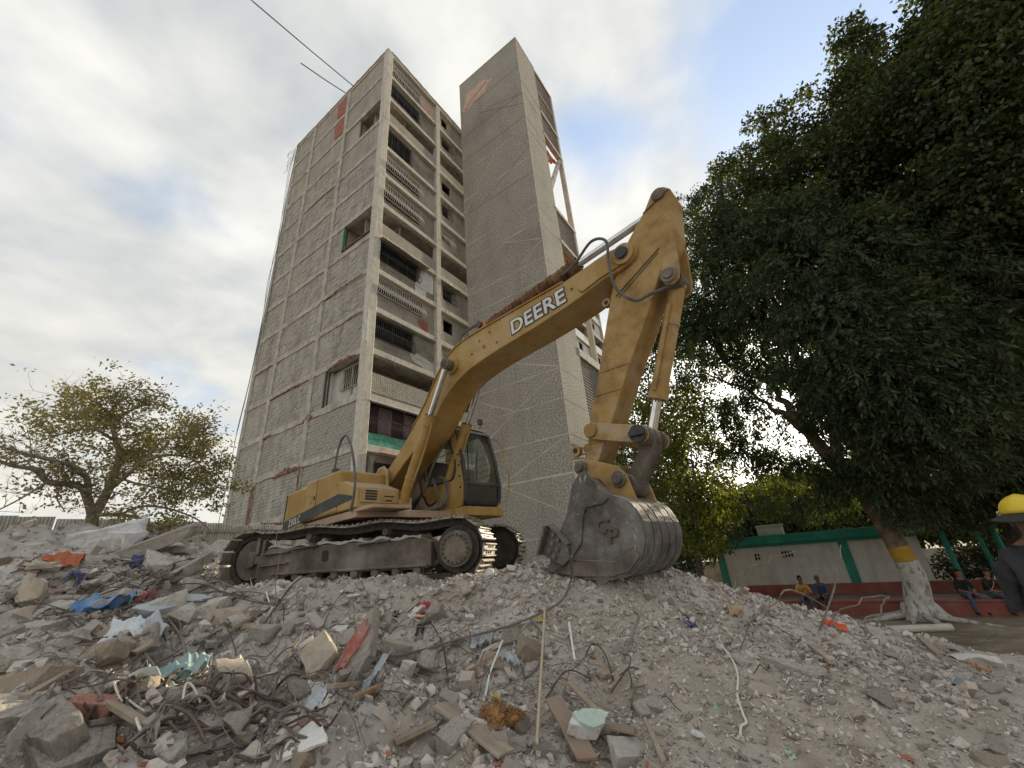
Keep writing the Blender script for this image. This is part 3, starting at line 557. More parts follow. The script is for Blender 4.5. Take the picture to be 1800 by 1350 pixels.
# marks of the demolition on the left face: red plaster, broken beams with brick showing, cracks
for k, (z0, z1) in enumerate(((35.05, 37.2), (37.65, 39.85))): patch('red_panel', [(5.25, z0 + .1), (6.5, z0 + .35), (6.45, z0 + .9), (6.6, z1 - .5), (6.5, z1), (5.25, z1)], REDP, 'L', .03, .04)
def spall(pts, w, seed, n=30):
    a, b = pts; rr = random.Random(seed); t = jag(a, b, n, .025, seed); u_ = [(p[0], p[1] + w * max(.04, math.sin(math.pi * min(1, (i + .3) / (n + .6)))) ** .5 * (.35 + .75 * abs(mnoise.noise((i * .31, seed, 0))) + .3 * rr.random())) for i, p in enumerate(t)]
    q = MB(); q.strip(t, u_, lambda y, z: (-.012 - .02 * rr.random(), y, z), lambda y, z: (.05, y, z)); q.build('spalled_patch', SPALL, blk)
for i, (a, b, w) in enumerate((((.85, 18.8), (5.4, 18.68), .22), ((.9, 13.45), (3.4, 13.38), .3), ((4.4, 10.8), (5.4, 10.75), .42), ((4.7, 8.1), (7.9, 8.02), .36), ((6.2, 5.42), (9.7, 5.38), .36), ((5.4, 13.42), (9.9, 13.36), .14), ((5.4, 29.3), (9.0, 29.36), .12), ((.6, 16.1), (2.2, 16.1), .12), ((8.8, 10.8), (9.9, 10.75), .18), ((10.2, 16.1), (12.6, 16.05), .12))): spall((a, b), w, i + 3)
for i, (y, z0, z1, w) in enumerate(((10.0, 3.2, 7.9, .36), (5.0, 6.6, 8.1, .2))):
    rr = random.Random(i + 60); zs_ = np.linspace(z0, z1, 26); l_ = [(z, y - w / 2 * (.7 + .5 * rr.random())) for z in zs_]; h_ = [(z, y + w / 2 * (.7 + .5 * rr.random())) for z in zs_]
    q = MB(); q.strip(l_, h_, lambda z, y_: (-.04 - .015 * rr.random(), y_, z), lambda z, y_: (.02, y_, z)); q.build('spalled_patch', SPALL, blk)
for i, (pts) in enumerate(([(1.3, 16.25), (1.6, 16.7), (2.4, 16.9), (3.0, 17.4)], [(3.4, 26.6), (4.4, 27.6), (5.4, 28.2), (6.6, 28.9)], [(2.2, 14.6), (2.7, 15.3), (2.3, 15.9)], [(8.3, 16.4), (9.0, 17.2), (9.8, 17.3)])):
    q = MB(); q.tube([(.035, p[0], p[1]) for p in smoothpath([(a, b, 0) for a, b in pts], 4)], .011, 4); q.build('crack', PLASTD, blk)
for i, y in enumerate((12.9, 13.26, 13.3)):
    q = MB(); rr = random.Random(i); q.tube(smoothpath([(-.05 - .1 * (i > 0) * math.sin(k * .6 + i) ** 2 * (k % 4 > 0), y + .25 * math.sin(k * .55 + i) * (k % 5 > 0) + .05, TOP + .1 - k * (2.1 + .5 * i)) for k in range(12)], 4), .018, 4); q.build('loose_cable', HOSE, blk)
rr = random.Random(5); q = MB()
for k in range(8): q.tube(smoothpath([(-.05, 13.15, TOP - .3 - k * .18), (-.2 - rr.random() * .3, 13.3 + rr.random() * .4, TOP - .6 - k * .3), (-.25 - rr.random() * .3, 13.2 + rr.random() * .5, TOP - 1.2 - k * .35)], 4), .012, 4)
q.build('bent_rebar', REBAR, blk)
for k in range(12):      # bars torn loose along the broken beams
    y = rr.uniform(.6, 12.8); z = ZK[rr.choice([3, 4, 5, 6, 7, 9, 11, 13])] + rr.uniform(-.2, .1); q = MB(); L = rr.uniform(.25, .8)
    q.tube(smoothpath([(.02, y, z), (-.1 - rr.random() * .12, y + rr.uniform(-.15, .15), z - L * .3), (-.08 - rr.random() * .2, y + rr.uniform(-.35, .35), z - L)], 4), .012, 4); q.build('loose_bar', REBAR, blk)
for k in range(16):
    x = rr.uniform(.6, 8.); z = ZK[rr.choice([4, 5, 8, 9, 12])] - HB; q = MB(); L = rr.uniform(.2, .5); q.tube(smoothpath([(x, .02, z + .05), (x + rr.uniform(-.1, .1), -.06, z - L * .4), (x + rr.uniform(-.25, .25), -.04, z - L)], 4), .012, 4); q.build('loose_bar', REBAR, blk)

# ------------------------------------------------------------------ stair tower
tow = empty('stair_tower', (2.655, 19.823, 0), BR, 'windowless grey roughcast stair tower with scored lines, right of the apartment block', 'tower')
TT = 43.03; TW = 6.27
q = MB(); q.box((0, 0, 0), (2.95, TW, TT)); q.build('shaft', TOWM, tow, bevel=.02)
q = MB(); q.box((-.02, -.02, TT + .002), (2.96, TW + .02, TT + .06)); q.build('coping', CONC, tow)
# scored lines
def score(a, b, w=.035, seed=0, m=LINEM):
    n = max(3, int(math.dist(a, b) / .5)); d = (Vector(b) - Vector(a)).normalized(); nn = Vector((-d.y, d.x)); rr = random.Random(seed); A = []; B = []
    for i in range(n + 1):
        p = Vector(a).lerp(Vector(b), i / n); k = rr.uniform(.3, 1.25) * w; j = rr.uniform(-.012, .012); A.append(tuple(p + nn * (j - k / 2))); B.append(tuple(p + nn * (j + k / 2)))
    q = MB(); q.strip(A, B, lambda y, z: (-.009, y, z), lambda y, z: (.01, y, z)); q.build('score_line', m, tow)
SD = mat('score_dark', [(.12, .105, .09), (.19, .17, .15)], .95)
hz = [(39.1, 0), (37.32, 1), (35.76, 0), (32.96, 0), (31.68, 2), (28.6, 2), (27.1, 0), (24.1, 2), (22.63, 2), (19.66, 2), (18.07, 1), (15.0, 2), (12.1, 2), (10.35, 1), (8.4, 2), (6.45, 3), (3.6, 1)]
for i, (z, t) in enumerate(hz):
    score((.03, z), (TW - .03, z + .03), .028 + .018 * t, i, LINEM if t else SD)
for i, (a, b, t) in enumerate((((.03, 30.1), (2.9, 31.6), 1), ((2.9, 31.6), (5.0, 29.0), 1), ((.03, 29.7), (4.4, 27.2), 0), ((5.3, 28.55), (6.2, 27.2), 1), ((.03, 21.15), (2.94, 22.5), 2), ((2.94, 22.5), (6.2, 19.75), 1), ((.1, 21.0), (2.36, 19.7), 1), ((2.5, 19.6), (6.2, 20.2), 1), ((.03, 12.2), (3.06, 13.4), 2), ((3.06, 13.4), (6.2, 15.0), 0), ((3.1, 10.4), (.1, 12.0), 1), ((3.1, 10.4), (6.2, 8.5), 1), ((3.1, 10.4), (6.2, 11.9), 1), ((4.4, 6.5), (.2, 8.3), 1), ((4.4, 6.5), (6.2, 4.2), 1), ((.6, 4.6), (4.3, 6.4), 1), ((.03, 35.6), (3.4, 37.2), 0), ((.03, 34.4), (4.2, 37.3), 0))): score(a, b, .028 + .014 * t, 40 + i, LINEM if t else SD)
for z in (37.3, 35.8, 32.9, 31.7, 28.6, 27.1, 24.1, 22.6, 19.7, 18.1, 15, 12.1, 10.3, 8.4):
    rr = random.Random(int(z * 10)); n = 6; A = [(2.9 * i / n + .02, z + rr.uniform(-.02, .02)) for i in range(n + 1)]
    q = MB(); q.strip(A, [(a, b + .03) for a, b in A], lambda x, zz_: (x, -.008, zz_), lambda x, zz_: (x, .01, zz_)); q.build('score_line', SD if z > 30 else LINEM, tow)
rr = random.Random(3); A = [(-.004 + rr.uniform(-.012, .012), .5 + i * .45) for i in range(94)]; q = MB(); q.strip(A, [(a + .05, b) for a, b in A], lambda x, z: (x, -.01, z), lambda x, z: (x, .0, z)); q.build('corner_edge', LINEM, tow)
pq = MB(); pq.prism([(3.58, 41.13), (3.0, 40.5), (2.45, 40.12), (3.14, 40.05), (3.3, 39.7), (3.51, 39.25), (4.1, 39.2), (4.7, 39.2), (5.1, 38.9), (5.57, 38.7), (6.01, 39.1), (5.75, 39.9), (5.47, 41.0), (5.1, 41.15), (4.5, 41.0), (4.0, 41.25)], -.01, .012, lambda y, z, t: (-t, y, z)); pq.build('bare_patch', PINKP, tow)
q = MB(); q.tube([(-.025, 5.7, 38.9), (-.025, 4.6, 39.9), (-.025, 3.2, 40.5)], .012, 4); q.build('patch_crack', SD, tow)
# open second half: posts, landings, breeze screens
for y in (.0, TW - .34):
    q = MB(); q.box((5.76, y, 0), (6.1, y + .34, TT - .31)); q.build('column', CONCL if y else PLAST, tow, bevel=.02)
q = MB(); q.box((2.955, 0, TT - .3), (6.1, TW, TT)); q.build('roof_slab', CONC, tow)
def screen(z0, z1, cell=.2, m=LATT):
    q = MB(); x0, x1 = 2.96, 5.755; nx_ = int((x1 - x0) / cell); nz_ = int((z1 - z0) / cell)
    for i in range(nx_ + 1): x = x0 + (x1 - x0) * i / nx_; q.box((max(x0, x - .03), .1, z0), (min(x1, x + .03), .2, z1))
    for j in range(nz_ + 1): z = z0 + (z1 - z0) * j / nz_; q.box((x0, .09, max(z0, z - .03)), (x1, .21, min(z1, z + .03)))
    q.build('breeze_screen', m, tow); q = MB(); q.box((x0, .21, z0), (x1, .26, z1)); q.build('screen_backing', LATT, tow)
for z0, z1 in ((37.35, 42.7), (34.45, 37.05), (23.2, 25.95), (8.5, 13.9)): screen(z0, z1)
for z, d in ((37.2, .15), (34.3, .14), (26.1, .15), (23.05, .14), (14.2, .28), (8.3, .15)):
    q = MB(); n = 16; A = jag((2.96, z - d), (6.1, z - d), n, .03, int(z)); q.strip(A, jag((2.96, z + d), (6.1, z + d), n, .02, int(z) + 9), lambda x, zz_: (x, -.03, zz_), lambda x, zz_: (x, .35, zz_)); q.build('landing_edge', CONCL, tow)
    if z > 36 or z in (14.2, 8.3): q = MB(); q.box((2.96, .355, z - .1), (5.75, 3.4, z + .05)); q.build('landing', CONC, tow)
q = MB(); q.box((3.0, .28, 39.9), (5.75, .3, 40.0)); q.box((2.96, .02, 39.9), (5.75, .09, 40.02)); q.build('screen_rail', CONCL, tow)
# torn brick behind the openings, and the brace
for z0, h in ((31.6, 2.55), (20.4, 2.5)):
    q = MB(); rr = random.Random(int(z0)); n = 14; A = []; B = []
    for i in range(n + 1): x = 2.96 + 2.5 * i / n; A.append((x, z0 + h - .05)); B.append((x, z0 + h - .1 - max(.15, (h - .2) * (1 - i / n * .95)) + rr.uniform(-.15, .15)))
    q.strip(A, B, lambda x, z: (x, .5, z), lambda x, z: (x, .72, z)); q.build('torn_brickwork', BRICKO, tow)
    for k in range(9):
        q = MB(); x = 3.0 + rr.random() * 2.2; z = z0 + h - .3 - rr.random() * 1.2; q.box((x, .38, z), (x + .36, .5, z + .16)); q.build('brick', BRICKO, tow)
q = MB(); q.prism([(5.5, 33.9), (5.8, 33.9), (3.1, 28.2), (2.96, 28.4), (2.96, 28.7)], .05, .3, lambda x, z, t: (x, t, z)); q.build('brace', CONC, tow)

# ------------------------------------------------------------------ low white building on the right
LAZ = R_(36.); LN = np.array([math.sin(LAZ), math.cos(LAZ)]); LE = np.array([math.cos(LAZ), -math.sin(LAZ)])
lb = empty('low_building', (*(LN * 24.5), 0), -LAZ, 'low white building with teal roof band and teal pilasters, behind the leaning tree', 'building')
q = MB(); hx = [(-3.93, -3.67, 1.83, 2.16), (-2.75, -2.27, 1.88, 2.2)]
xs = [-5.55] + [v for h in hx for v in h[:2]] + [2.25]
for i in range(0, len(xs), 2): q.box((xs[i], 0, .0), (xs[i + 1], .2, 2.42))
for a, b, c0, c1 in hx: q.box((a, 0, 0), (b, .2, c0)); q.box((a, 0, c1), (b, .2, 2.42))
q.box((-5.55, .2, 0), (-5.35, 6, 2.42)); q.box((2.05, .2, 0), (2.25, 6, 2.42)); q.box((-5.55, 6, 0), (2.25, 6.2, 2.42)); q.build('wall', LIMEW, lb)
q = MB(); q.box((-6.3, -.28, 2.55), (2.6, 6.5, 2.92)); q.build('roof', TEAL, lb, bevel=.015)
q = MB(); q.box((-5.62, -.14, 2.425), (2.3, 6.25, 2.545)); q.build('eave_band', TEAL, lb)
for a, b in ((-5.62, -5.3), (-.45, -.1)): q = MB(); q.box((a, -.05, .1), (b, -.002, 2.42)); q.build('pilaster', TEAL, lb)
for (a, b, c0, c1), nx_ in zip(hx, (2, 4)):
    f = MB()
    for i in range(nx_ + 1): x = a + (b - a) * i / nx_; f.box((x - .018, .02, c0), (x + .018, .14, c1))
    for z in (c0 + .018, (c0 + c1) / 2, c1 - .018): f.box((a, .03, z - .018), (b, .13, z + .018))
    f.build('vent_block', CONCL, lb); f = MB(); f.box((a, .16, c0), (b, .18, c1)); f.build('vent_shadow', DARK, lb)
q = MB(); q.box((-3.55, .4, 2.925), (-2.45, 1.3, 3.35)); q.box((-3.6, .35, 3.35), (-2.4, 1.35, 3.4)); tag(q.build('roof_tank', CONCL, None, bevel=.03, loc=(*(LN * 24.5), 0), rot=(0, 0, -LAZ)), 'pale concrete water tank on the teal roof of the low building', 'water tank')
q = MB(); q.box((-4.75, .2, 2.925), (-4.25, .6, 2.97)); q.prism([(-4.75, 2.97), (-4.25, 2.97), (-4.2, 3.22), (-4.7, 3.24)], .3, .36, lambda x, z, t: (x, t, z)); tag(q.build('floodlight', CHAR, None, loc=(*(LN * 24.5), 0), rot=(0, 0, -LAZ)), 'small dark floodlight tilted up on the teal roof edge', 'lamp')
# planter wall with a seat edge
pw = empty('planter_wall', (*(LN * 20.8), 0), -LAZ, 'low oxide red planter wall that people sit on, under the trees', 'wall')
q = MB(); q.box((-4.6, 0, -.15), (9.5, .45, .40)); q.build('wall_face', PLINTH, pw, bevel=.02)
q = MB(); q.box((-4.65, -.03, .403), (9.55, .5, .48)); q.build('seat_edge', PLINTH, pw, bevel=.015)
q = MB(); q.box((-4.6, .5, -.1), (9.5, 3.6, .33)); q.build('terrace', mat('terrace', [(.13, .10, .085), (.2, .16, .14)], .9, scale=2.), pw)
q = MB(); q.box((-4.6, 3.4, .335), (9.5, 3.62, .75)); q.build('back_kerb', PLINTH, pw)
# pergola by the right end of the low building
pg = empty('pergola', (*(LN * 22.6), .33), -LAZ, 'open pergola with teal posts and brown beams, right of the low building', 'pergola')
for x, y in ((2.9, .9), (4.3, .9), (5.9, .9), (7.6, .9), (4.3, 3.6), (5.9, 3.6), (7.6, 3.6)): q = MB(); q.cyl((x, y, 0), (x, y, 2.55), .09, n=10); q.build('post', TEAL, pg)
WB = mat('brown_beam', [(.10, .045, .025), (.17, .08, .045)], .8, scale=4.)
for y in (.9, 3.6): q = MB(); q.box((2.6, y - .08, 2.55), (8.2, y + .08, 2.78)); q.build('beam', WB, pg)
for k in range(10): x = 2.7 + k * .6; q = MB(); q.box((x, .3, 2.785), (x + .08, 4.2, 2.9)); q.build('rafter', WB, pg)
# street seen between the posts
fw = empty('far_wall', (*(LN * 36), 0), -LAZ, 'long low boundary wall far behind the pergola', 'wall')
for k in range(12): q = MB(); q.box((-14 + k * 4, 0, 0), (-14 + k * 4 + 3.98, .2, 1.5)); q.build('wall_bay', [PLASTD, CONC, PLAST][k % 3], fw)

# ------------------------------------------------------------------ corrugated fence on the left
A_, B_ = Vector((-19.2, 11.2, 0)), Vector((-10.6, 19.6, 0)); fl = (B_ - A_).length; fa = math.atan2(B_.y - A_.y, B_.x - A_.x)
fen = empty('corrugated_fence', A_, fa, 'rusty corrugated zinc sheet fence on the left behind the bare tree', 'fence')
nsh = 14; wsh = fl / nsh; q = MB(); n = 40
for side, zoff in ((0, 0),):
    A = [(wsh * 1.03 * i / n, .035 * math.sin(i / n * 10 * 2 * math.pi)) for i in range(n + 1)]
    q.strip(A, [(a, b + .006) for a, b in A], lambda x, y: (x, y, 0), lambda x, y: (x, y, 1.))
shm = q.mesh('corrugated_sheet', ZINC, True)
for k in range(nsh):
    t = k / nsh; o = link('corrugated_sheet', shm, fen, (wsh * k, .012 * (k % 2), 2.)); o.scale = (1, 1, 3.5 - .55 * t + random.uniform(-.05, .06)); o.rotation_euler = (R_(random.uniform(-1, 1)), R_(random.uniform(-.7, .7)), 0)
for k in range(0, nsh + 1, 2): q = MB(); q.box((wsh * k - .05, -.16, 1.2), (wsh * k + .05, -.06, 5.3 - .5 * k / nsh)); q.build('fence_post', WOOD, fen)
for z in (3.0, 4.75): q = MB(); q.box((0, -.06, z), (fl, -.045, z + .08)); q.build('rail', WOOD, fen)
# cables over the roof, upper left
for i, (a, b, lab) in enumerate(((atd(432, -8, 17), atd(622, 152, 22.5), 'long steel cable running from the roof edge up out of the picture'), (atd(529, 111, 19), atd(607, 163, 23), 'shorter steel cable sticking out from the roof edge'))):
    q = MB(); q.tube([tuple(a), tuple(a + (b - a) * .5 + np.array([0, 0, -.05])), tuple(b)], .035, 5); tag(q.build('cable', CHAR), lab, 'cable')
# ------------------------------------------------------------------ excavator (x forward along the boom, right side = -y, z up from the tracks' ground)
EXO = Vector((-2.53, 8.13, 2.6)); EXR = R_(-41.)
exc = empty('excavator', EXO, EXR, 'dusty yellow tracked excavator on the rubble mound with its bucket resting on the ground', 'excavator')
SIDE = lambda a, b, t: (a, -t, b)
HW, SW, SF = .28, .22, -.16
q = MB()
btop = [(-.02, 1.80), (.03, 1.93), (.15, 2.0), (.27, 1.98), (.62, 2.22), (1.03, 2.56), (1.38, 2.90), (1.67, 3.23), (1.80, 3.40), (1.95, 3.55), (2.12, 3.67), (2.32, 3.76), (2.55, 3.80), (2.85, 3.815), (3.2, 3.815), (4.0, 3.81), (4.73, 3.80), (5.06, 3.83), (5.3, 3.86), (5.5, 3.87), (5.68, 3.85), (5.8, 3.78), (5.86, 3.68)]
blow = [(.0, 1.68), (.08, 1.61), (.18, 1.60), (.45, 1.75), (.80, 1.97), (1.22, 2.21), (1.46, 2.38), (1.70, 2.58), (1.83, 2.70), (1.96, 2.84), (2.13, 2.97), (2.33, 3.08), (2.58, 3.17), (2.89, 3.23), (3.30, 3.275), (4.16, 3.33), (4.71, 3.385), (4.95, 3.42), (5.13, 3.46), (5.35, 3.50), (5.58, 3.50), (5.74, 3.53), (5.83, 3.60)]
q.strip(btop, blow, lambda a, b: SIDE(a, b, HW), lambda a, b: SIDE(a, b, -HW)); boom = q.build('boom', YEL, exc, bevel=.012)
q = MB(); q.strip([(a, b - .0) for a, b in btop[5:17]], [(a, b + .018) for a, b in btop[5:17]], lambda a, b: SIDE(a, b, HW + .02), lambda a, b: SIDE(a, b, -HW - .02)); q.build('top_flange', YEL, boom)
for s in (1, -1):   # stiffener plates and bosses of the boom
    q = MB(); q.prism([(4.98, 3.79), (5.5, 3.83), (5.62, 3.78), (5.6, 3.55), (5.3, 3.53), (5.02, 3.47), (4.95, 3.55)], HW * s, (HW + .025) * s, SIDE); q.build('end_plate', YEL, boom, bevel=.006)
    q = MB(); q.cyl(SIDE(5.68, 3.69, HW * s), SIDE(5.68, 3.69, (HW + .045) * s), .15, n=24); q.build('pin_boss', YELD, boom, bevel=.008); q = MB(); q.cyl(SIDE(5.68, 3.69, (HW + .045) * s), SIDE(5.68, 3.69, (HW + .09) * s), .085, n=18); q.build('boom_pin', CHAR, boom, bevel=.008)
    q = MB(); q.cyl(SIDE(.15, 1.79, HW * s), SIDE(.15, 1.79, (HW + .09) * s), .2, n=24); q.build('pin_boss', YELD, boom, bevel=.008)
    q = MB(); q.cyl(SIDE(2.25, 3.41, (HW - .02) * s), SIDE(2.25, 3.41, (HW + .05) * s), .155, n=24); q.build('pin_boss', YEL, boom, bevel=.01)
    q = MB(); q.cyl(SIDE(2.25, 3.41, (HW + .05) * s), SIDE(2.25, 3.41, (HW + .22) * s), .075, n=16); q.build('boom_pin', CHAR, boom, bevel=.008)
for x, z, r in ((2.75, 3.45, .018), (2.95, 3.62, .02), (3.05, 3.47, .03), (3.35, 3.42, .02), (4.85, 3.62, .018), (5.0, 3.5, .02), (3.2, 3.68, .022)): q = MB(); q.cyl(SIDE(x, z, HW - .01), SIDE(x, z, HW + .012), r, n=10); q.build('weld_plug', STEELD, boom)
# lettering on the boom
def textmesh(body, size, off=0., ext=.004, shear=0., space=1.):
    cu = bpy.data.curves.new('lettering', 'FONT'); cu.body = body; cu.size = size; cu.offset = off; cu.extrude = ext; cu.shear = shear; cu.space_character = space; cu.resolution_u = 4
    o = bpy.data.objects.new('tmp', cu); COL.objects.link(o); bpy.context.view_layer.update()
    me = bpy.data.meshes.new_from_object(o.evaluated_get(bpy.context.evaluated_depsgraph_get())); bpy.data.objects.remove(o); return me
def sidetext(body, x0, z0, w, h, tilt, yr, m, parent, off=0., name='lettering', space=1.):
    me = textmesh(body, 1., off, .002, 0, space); co = np.empty(len(me.vertices) * 3); me.vertices.foreach_get('co', co); co = co.reshape(-1, 3)
    if off_ref.get(body) is None: off_ref[body] = (co[:, 0].min(), co[:, 0].max(), co[:, 1].min(), co[:, 1].max())
    a, b, c_, d = off_ref[body]; k = np.array([w / (b - a), h / (d - c_), 1.]); co = (co - [a, c_, 0]) * k; me.vertices.foreach_set('co', co.ravel()); me.materials.append(m); me.update()
    return link(name, me, parent, (x0, -yr, z0), Matrix.Rotation(math.pi / 2, 3, 'X').to_euler() if not tilt else (Matrix.Rotation(-tilt, 3, 'Y') @ Matrix.Rotation(math.pi / 2, 3, 'X')).to_euler())
off_ref = {}
tl = math.atan2(.07, 1.07)
sidetext('DEERE', 3.69, 3.405, 1.05, .245, tl, HW + .008, TAPE, boom, .02, space=1.04)
sidetext('DEERE', 3.69, 3.405, 1.05, .245, tl, HW + .003, CHAR, boom, .075, 'lettering_outline', 1.04)
# stick
sL = [(6.36, 4.38), (6.28, 4.43), (6.19, 4.40), (6.12, 4.30), (6.04, 4.19), (5.72, 3.87), (5.55, 3.60), (5.47, 3.45), (5.37, 3.24), (5.11, 2.57), (4.95, 2.12), (4.79, 1.78), (4.64, 1.25), (4.50, 1.20), (4.49, 1.12)]
sR = [(6.42, 4.30), (6.42, 4.25), (6.41, 4.20), (6.395, 4.1), (6.37, 3.97), (6.335, 3.71), (6.27, 3.57), (6.16, 3.42), (5.95, 3.07), (5.73, 2.68), (5.42, 2.23), (5.14, 1.74), (4.80, 1.20), (4.70, 1.08), (4.60, 1.06)]
q = MB(); q.strip(sL, sR, lambda a, b: SIDE(a, b, SW), lambda a, b: SIDE(a, b, SF)); stick = q.build('stick', YELD, exc, bevel=.012)
for s, S0 in ((1, SW), (-1, -SF)):
    q = MB(); q.prism([(6.30, 3.72), (6.31, 3.55), (6.28, 3.3), (6.265, 3.14), (6.23, 3.03), (6.15, 2.985), (6.07, 3.02), (6.03, 3.14), (6.15, 3.42)], (S0 - .02) * s, (S0 + .03) * s, SIDE); q.build('cylinder_bracket', YELD, stick, bevel=.008)
    q = MB(); q.cyl(SIDE(6.14, 3.10, (S0 + .03) * s), SIDE(6.14, 3.10, (S0 + .07) * s), .095, n=20); q.cyl(SIDE(6.14, 3.10, (S0 + .07) * s), SIDE(6.14, 3.10, (S0 + .095) * s), .055, n=16); q.build('bracket_pin', STEELD, stick, bevel=.006)
    q = MB(); q.cyl(SIDE(6.27, 4.31, S0 * s), SIDE(6.27, 4.31, (S0 + .03) * s), .085, n=18); q.build('end_pin', STEELD, stick, bevel=.006)
    q = MB(); a = [(6.03, 4.17), (6.40, 4.30)]; q.tube([SIDE(*a[0], (S0 + .004) * s), SIDE(*a[1], (S0 + .004) * s)], .012, 6); q.build('weld_seam', STEELD, stick)
    q = MB(); q.tube([SIDE(5.44, 3.2, (S0 + .003) * s), SIDE(6.1, 3.55, (S0 + .003) * s)], .011, 6); q.tube([SIDE(5.47, 3.16, (S0 + .003) * s), SIDE(6.08, 3.5, (S0 + .003) * s)], .007, 6); q.build('weld_seam', STEELD, stick)
    for zc_, xa, xb in ((2.27, 5.0, 5.44), (1.99, 4.9, 5.27), (1.42, 4.7, 4.92)): q = MB(); q.tube([SIDE(xa, zc_, (S0 + .002) * s), SIDE(xb, zc_ - .02, (S0 + .002) * s)], .009, 5); q.build('weld_seam', YELD, stick)
q = MB()
for k, t in enumerate(np.linspace(0, 1, 5)): x = 4.86 + (4.54 - 4.86) * t; z = 1.95 + (1.25 - 1.95) * t; q.cyl(SIDE(x - .05, z, -.05), SIDE(x - .05, z, .05), .06, n=12); q.box((x - .02, -.03, z - .12), (x + .1, .03, z + .1))
q.build('hose_clamp_plate', YELD, stick, bevel=.006)
for x, z, r in ((5.3, 3.23, .06), (4.50, 1.40, .07)): q = MB(); q.cyl(SIDE(x - .04, z, .1), SIDE(x - .04, z, .16), r, n=16); o_ = q.build('lifting_eye', YELD, stick); q = MB(); q.cyl(SIDE(x - .04, z, .161), SIDE(x - .04, z, .164), r * .5, n=14); q.build('eye_hole', BLACK, stick)
# hydraulic cylinders
def ram(name, p0, pj, p1, r0, r1, mt, parent=exc):
    o = MB(); d = (Vector(p1) - Vector(p0)).normalized(); pj = Vector(p0) + d * pj
    o.cyl(p0, pj, r0, n=18); o.cyl(pj - d * .16, pj + d * .02, r0 * 1.18, n=18); o.cyl(Vector(p0) - d * .02, Vector(p0) + d * .06, r0 * 1.1, n=18)
    o.cyl(Vector(p0) + d * .5, Vector(p0) + d * .54, r0 * 1.1, n=18)
    c_ = o.build(name, mt, parent, bevel=.006); o = MB(); o.cyl(pj, p1, r1, n=16); o.build('piston_rod', CHROME, c_)
    for k in range(8):
        a = d.orthogonal().normalized(); a.rotate(Matrix.Rotation(k * math.pi / 4, 3, d)); o = MB(); o.cyl(pj + a * r0 * 1.02, pj + a * r0 * 1.02 + d * .045, r0 * .16, n=6); o.build('gland_bolt', STEELD, c_)
    return c_, d
for s in (1, -1):
    c_, d = ram('boom_cylinder', SIDE(.97, 1.16, .42 * s), 1.62, SIDE(2.25, 3.41, .42 * s), .088, .05, YEL)
    o = MB(); o.cyl(SIDE(.97, 1.16, .30 * s), SIDE(.97, 1.16, .55 * s), .14, n=20); o.cyl(SIDE(.97, 1.16, .55 * s), SIDE(.97, 1.16, .58 * s), .07, n=14); o.build('cylinder_foot', YELD, c_, bevel=.01)
    o = MB(); p = Vector(SIDE(.97, 1.16, .42 * s)); o.tube(smoothpath([p + d * .35 + Vector((.1, 0, 0)), p + d * .9 + Vector((.13, 0, -.05)), p + d * 1.4 + Vector((.12, 0, -.03)), p + d * 1.6 + Vector((.05, 0, 0))], 4), .018, 6); o.build('oil_line', YELD, c_)
    o = MB(); o.cyl(SIDE(2.25, 3.41, .35 * s), SIDE(2.25, 3.41, .49 * s), .1, n=18); o.build('rod_eye', STEELD, c_)
c_, d = ram('stick_cylinder', SIDE(2.86, 4.03, 0), 2.0, SIDE(6.27, 4.31, 0), .10, .055, RUST)
o = MB()
for k in range(22): p = Vector(SIDE(2.86, 4.03, 0)) + d * (.12 + k * .082); o.cyl(p, p + d * .035, .108 + .006 * (k % 3), n=14)
o.build('dirt_rings', RUST, c_)
for s in (1, -1): q = MB(); q.prism([(2.6, 3.78), (3.05, 3.79), (2.95, 4.08), (2.86, 4.14), (2.77, 4.08)], .11 * s, .16 * s, SIDE); q.build('cylinder_lug', YEL, boom, bevel=.006)
q = MB(); q.cyl(SIDE(2.86, 4.03, -.2), SIDE(2.86, 4.03, .2), .06, n=14); q.build('lug_pin', CHAR, boom)
c_, d = ram('bucket_cylinder', SIDE(6.14, 3.10, 0), 1.42, SIDE(5.40, 1.36, 0), .098, .058, YELD)
o = MB(); o.cyl(SIDE(6.14, 3.10, -.12), SIDE(6.14, 3.10, .16), .11, n=18); o.build('cylinder_eye', STEELD, c_)
o = MB(); p = Vector(SIDE(6.14, 3.1, .13)); o.tube([p + d * .3, p + d * .8, p + d * 1.35], .022, 6); o.build('oil_line', YELD, c_)
# linkage
for s in (1, -1):
    q = MB(); a, b = Vector((4.81, 0, 1.55)), Vector((5.40, 0, 1.36)); dd = (b - a).normalized(); nn = Vector((-dd.z, 0, dd.x))
    pl = []
    for cpt, r, sg in ((a, .10, -1), (b, .10, 1)):
        for k in range(9): t = (-90 + k * 22.5) * math.pi / 180; v = cpt + dd * (sg * r * math.cos(t)) + nn * (r * math.sin(t) * sg); pl.append((v.x, v.z))
    pl2 = [pl[i] for i in range(len(pl))]; q.prism(pl2, .25 * s, .30 * s, SIDE); l_ = q.build('link_arm', YELD, exc, bevel=.006)
    q = MB(); q.cyl(SIDE(4.81, 1.55, .30 * s), SIDE(4.81, 1.55, .335 * s), .085, n=20); q.build('link_pin', YEL, l_, bevel=.006)
    q = MB(); q.cyl(SIDE(5.40, 1.36, .30 * s), SIDE(5.40, 1.36, .35 * s), .10, n=18); q.box((5.31, -.375 * s - .012, 1.33), (5.49, -.375 * s + .012, 1.39)); q.build('link_pin', CHAR, l_, bevel=.006)
q = MB(); q.strip([(5.30, 1.33), (5.25, 1.2), (5.04, .93), (5.0, .82)], [(5.5, 1.36), (5.43, 1.16), (5.22, .9), (5.17, .80)], lambda a, b: SIDE(a, b, .13), lambda a, b: SIDE(a, b, -.13))
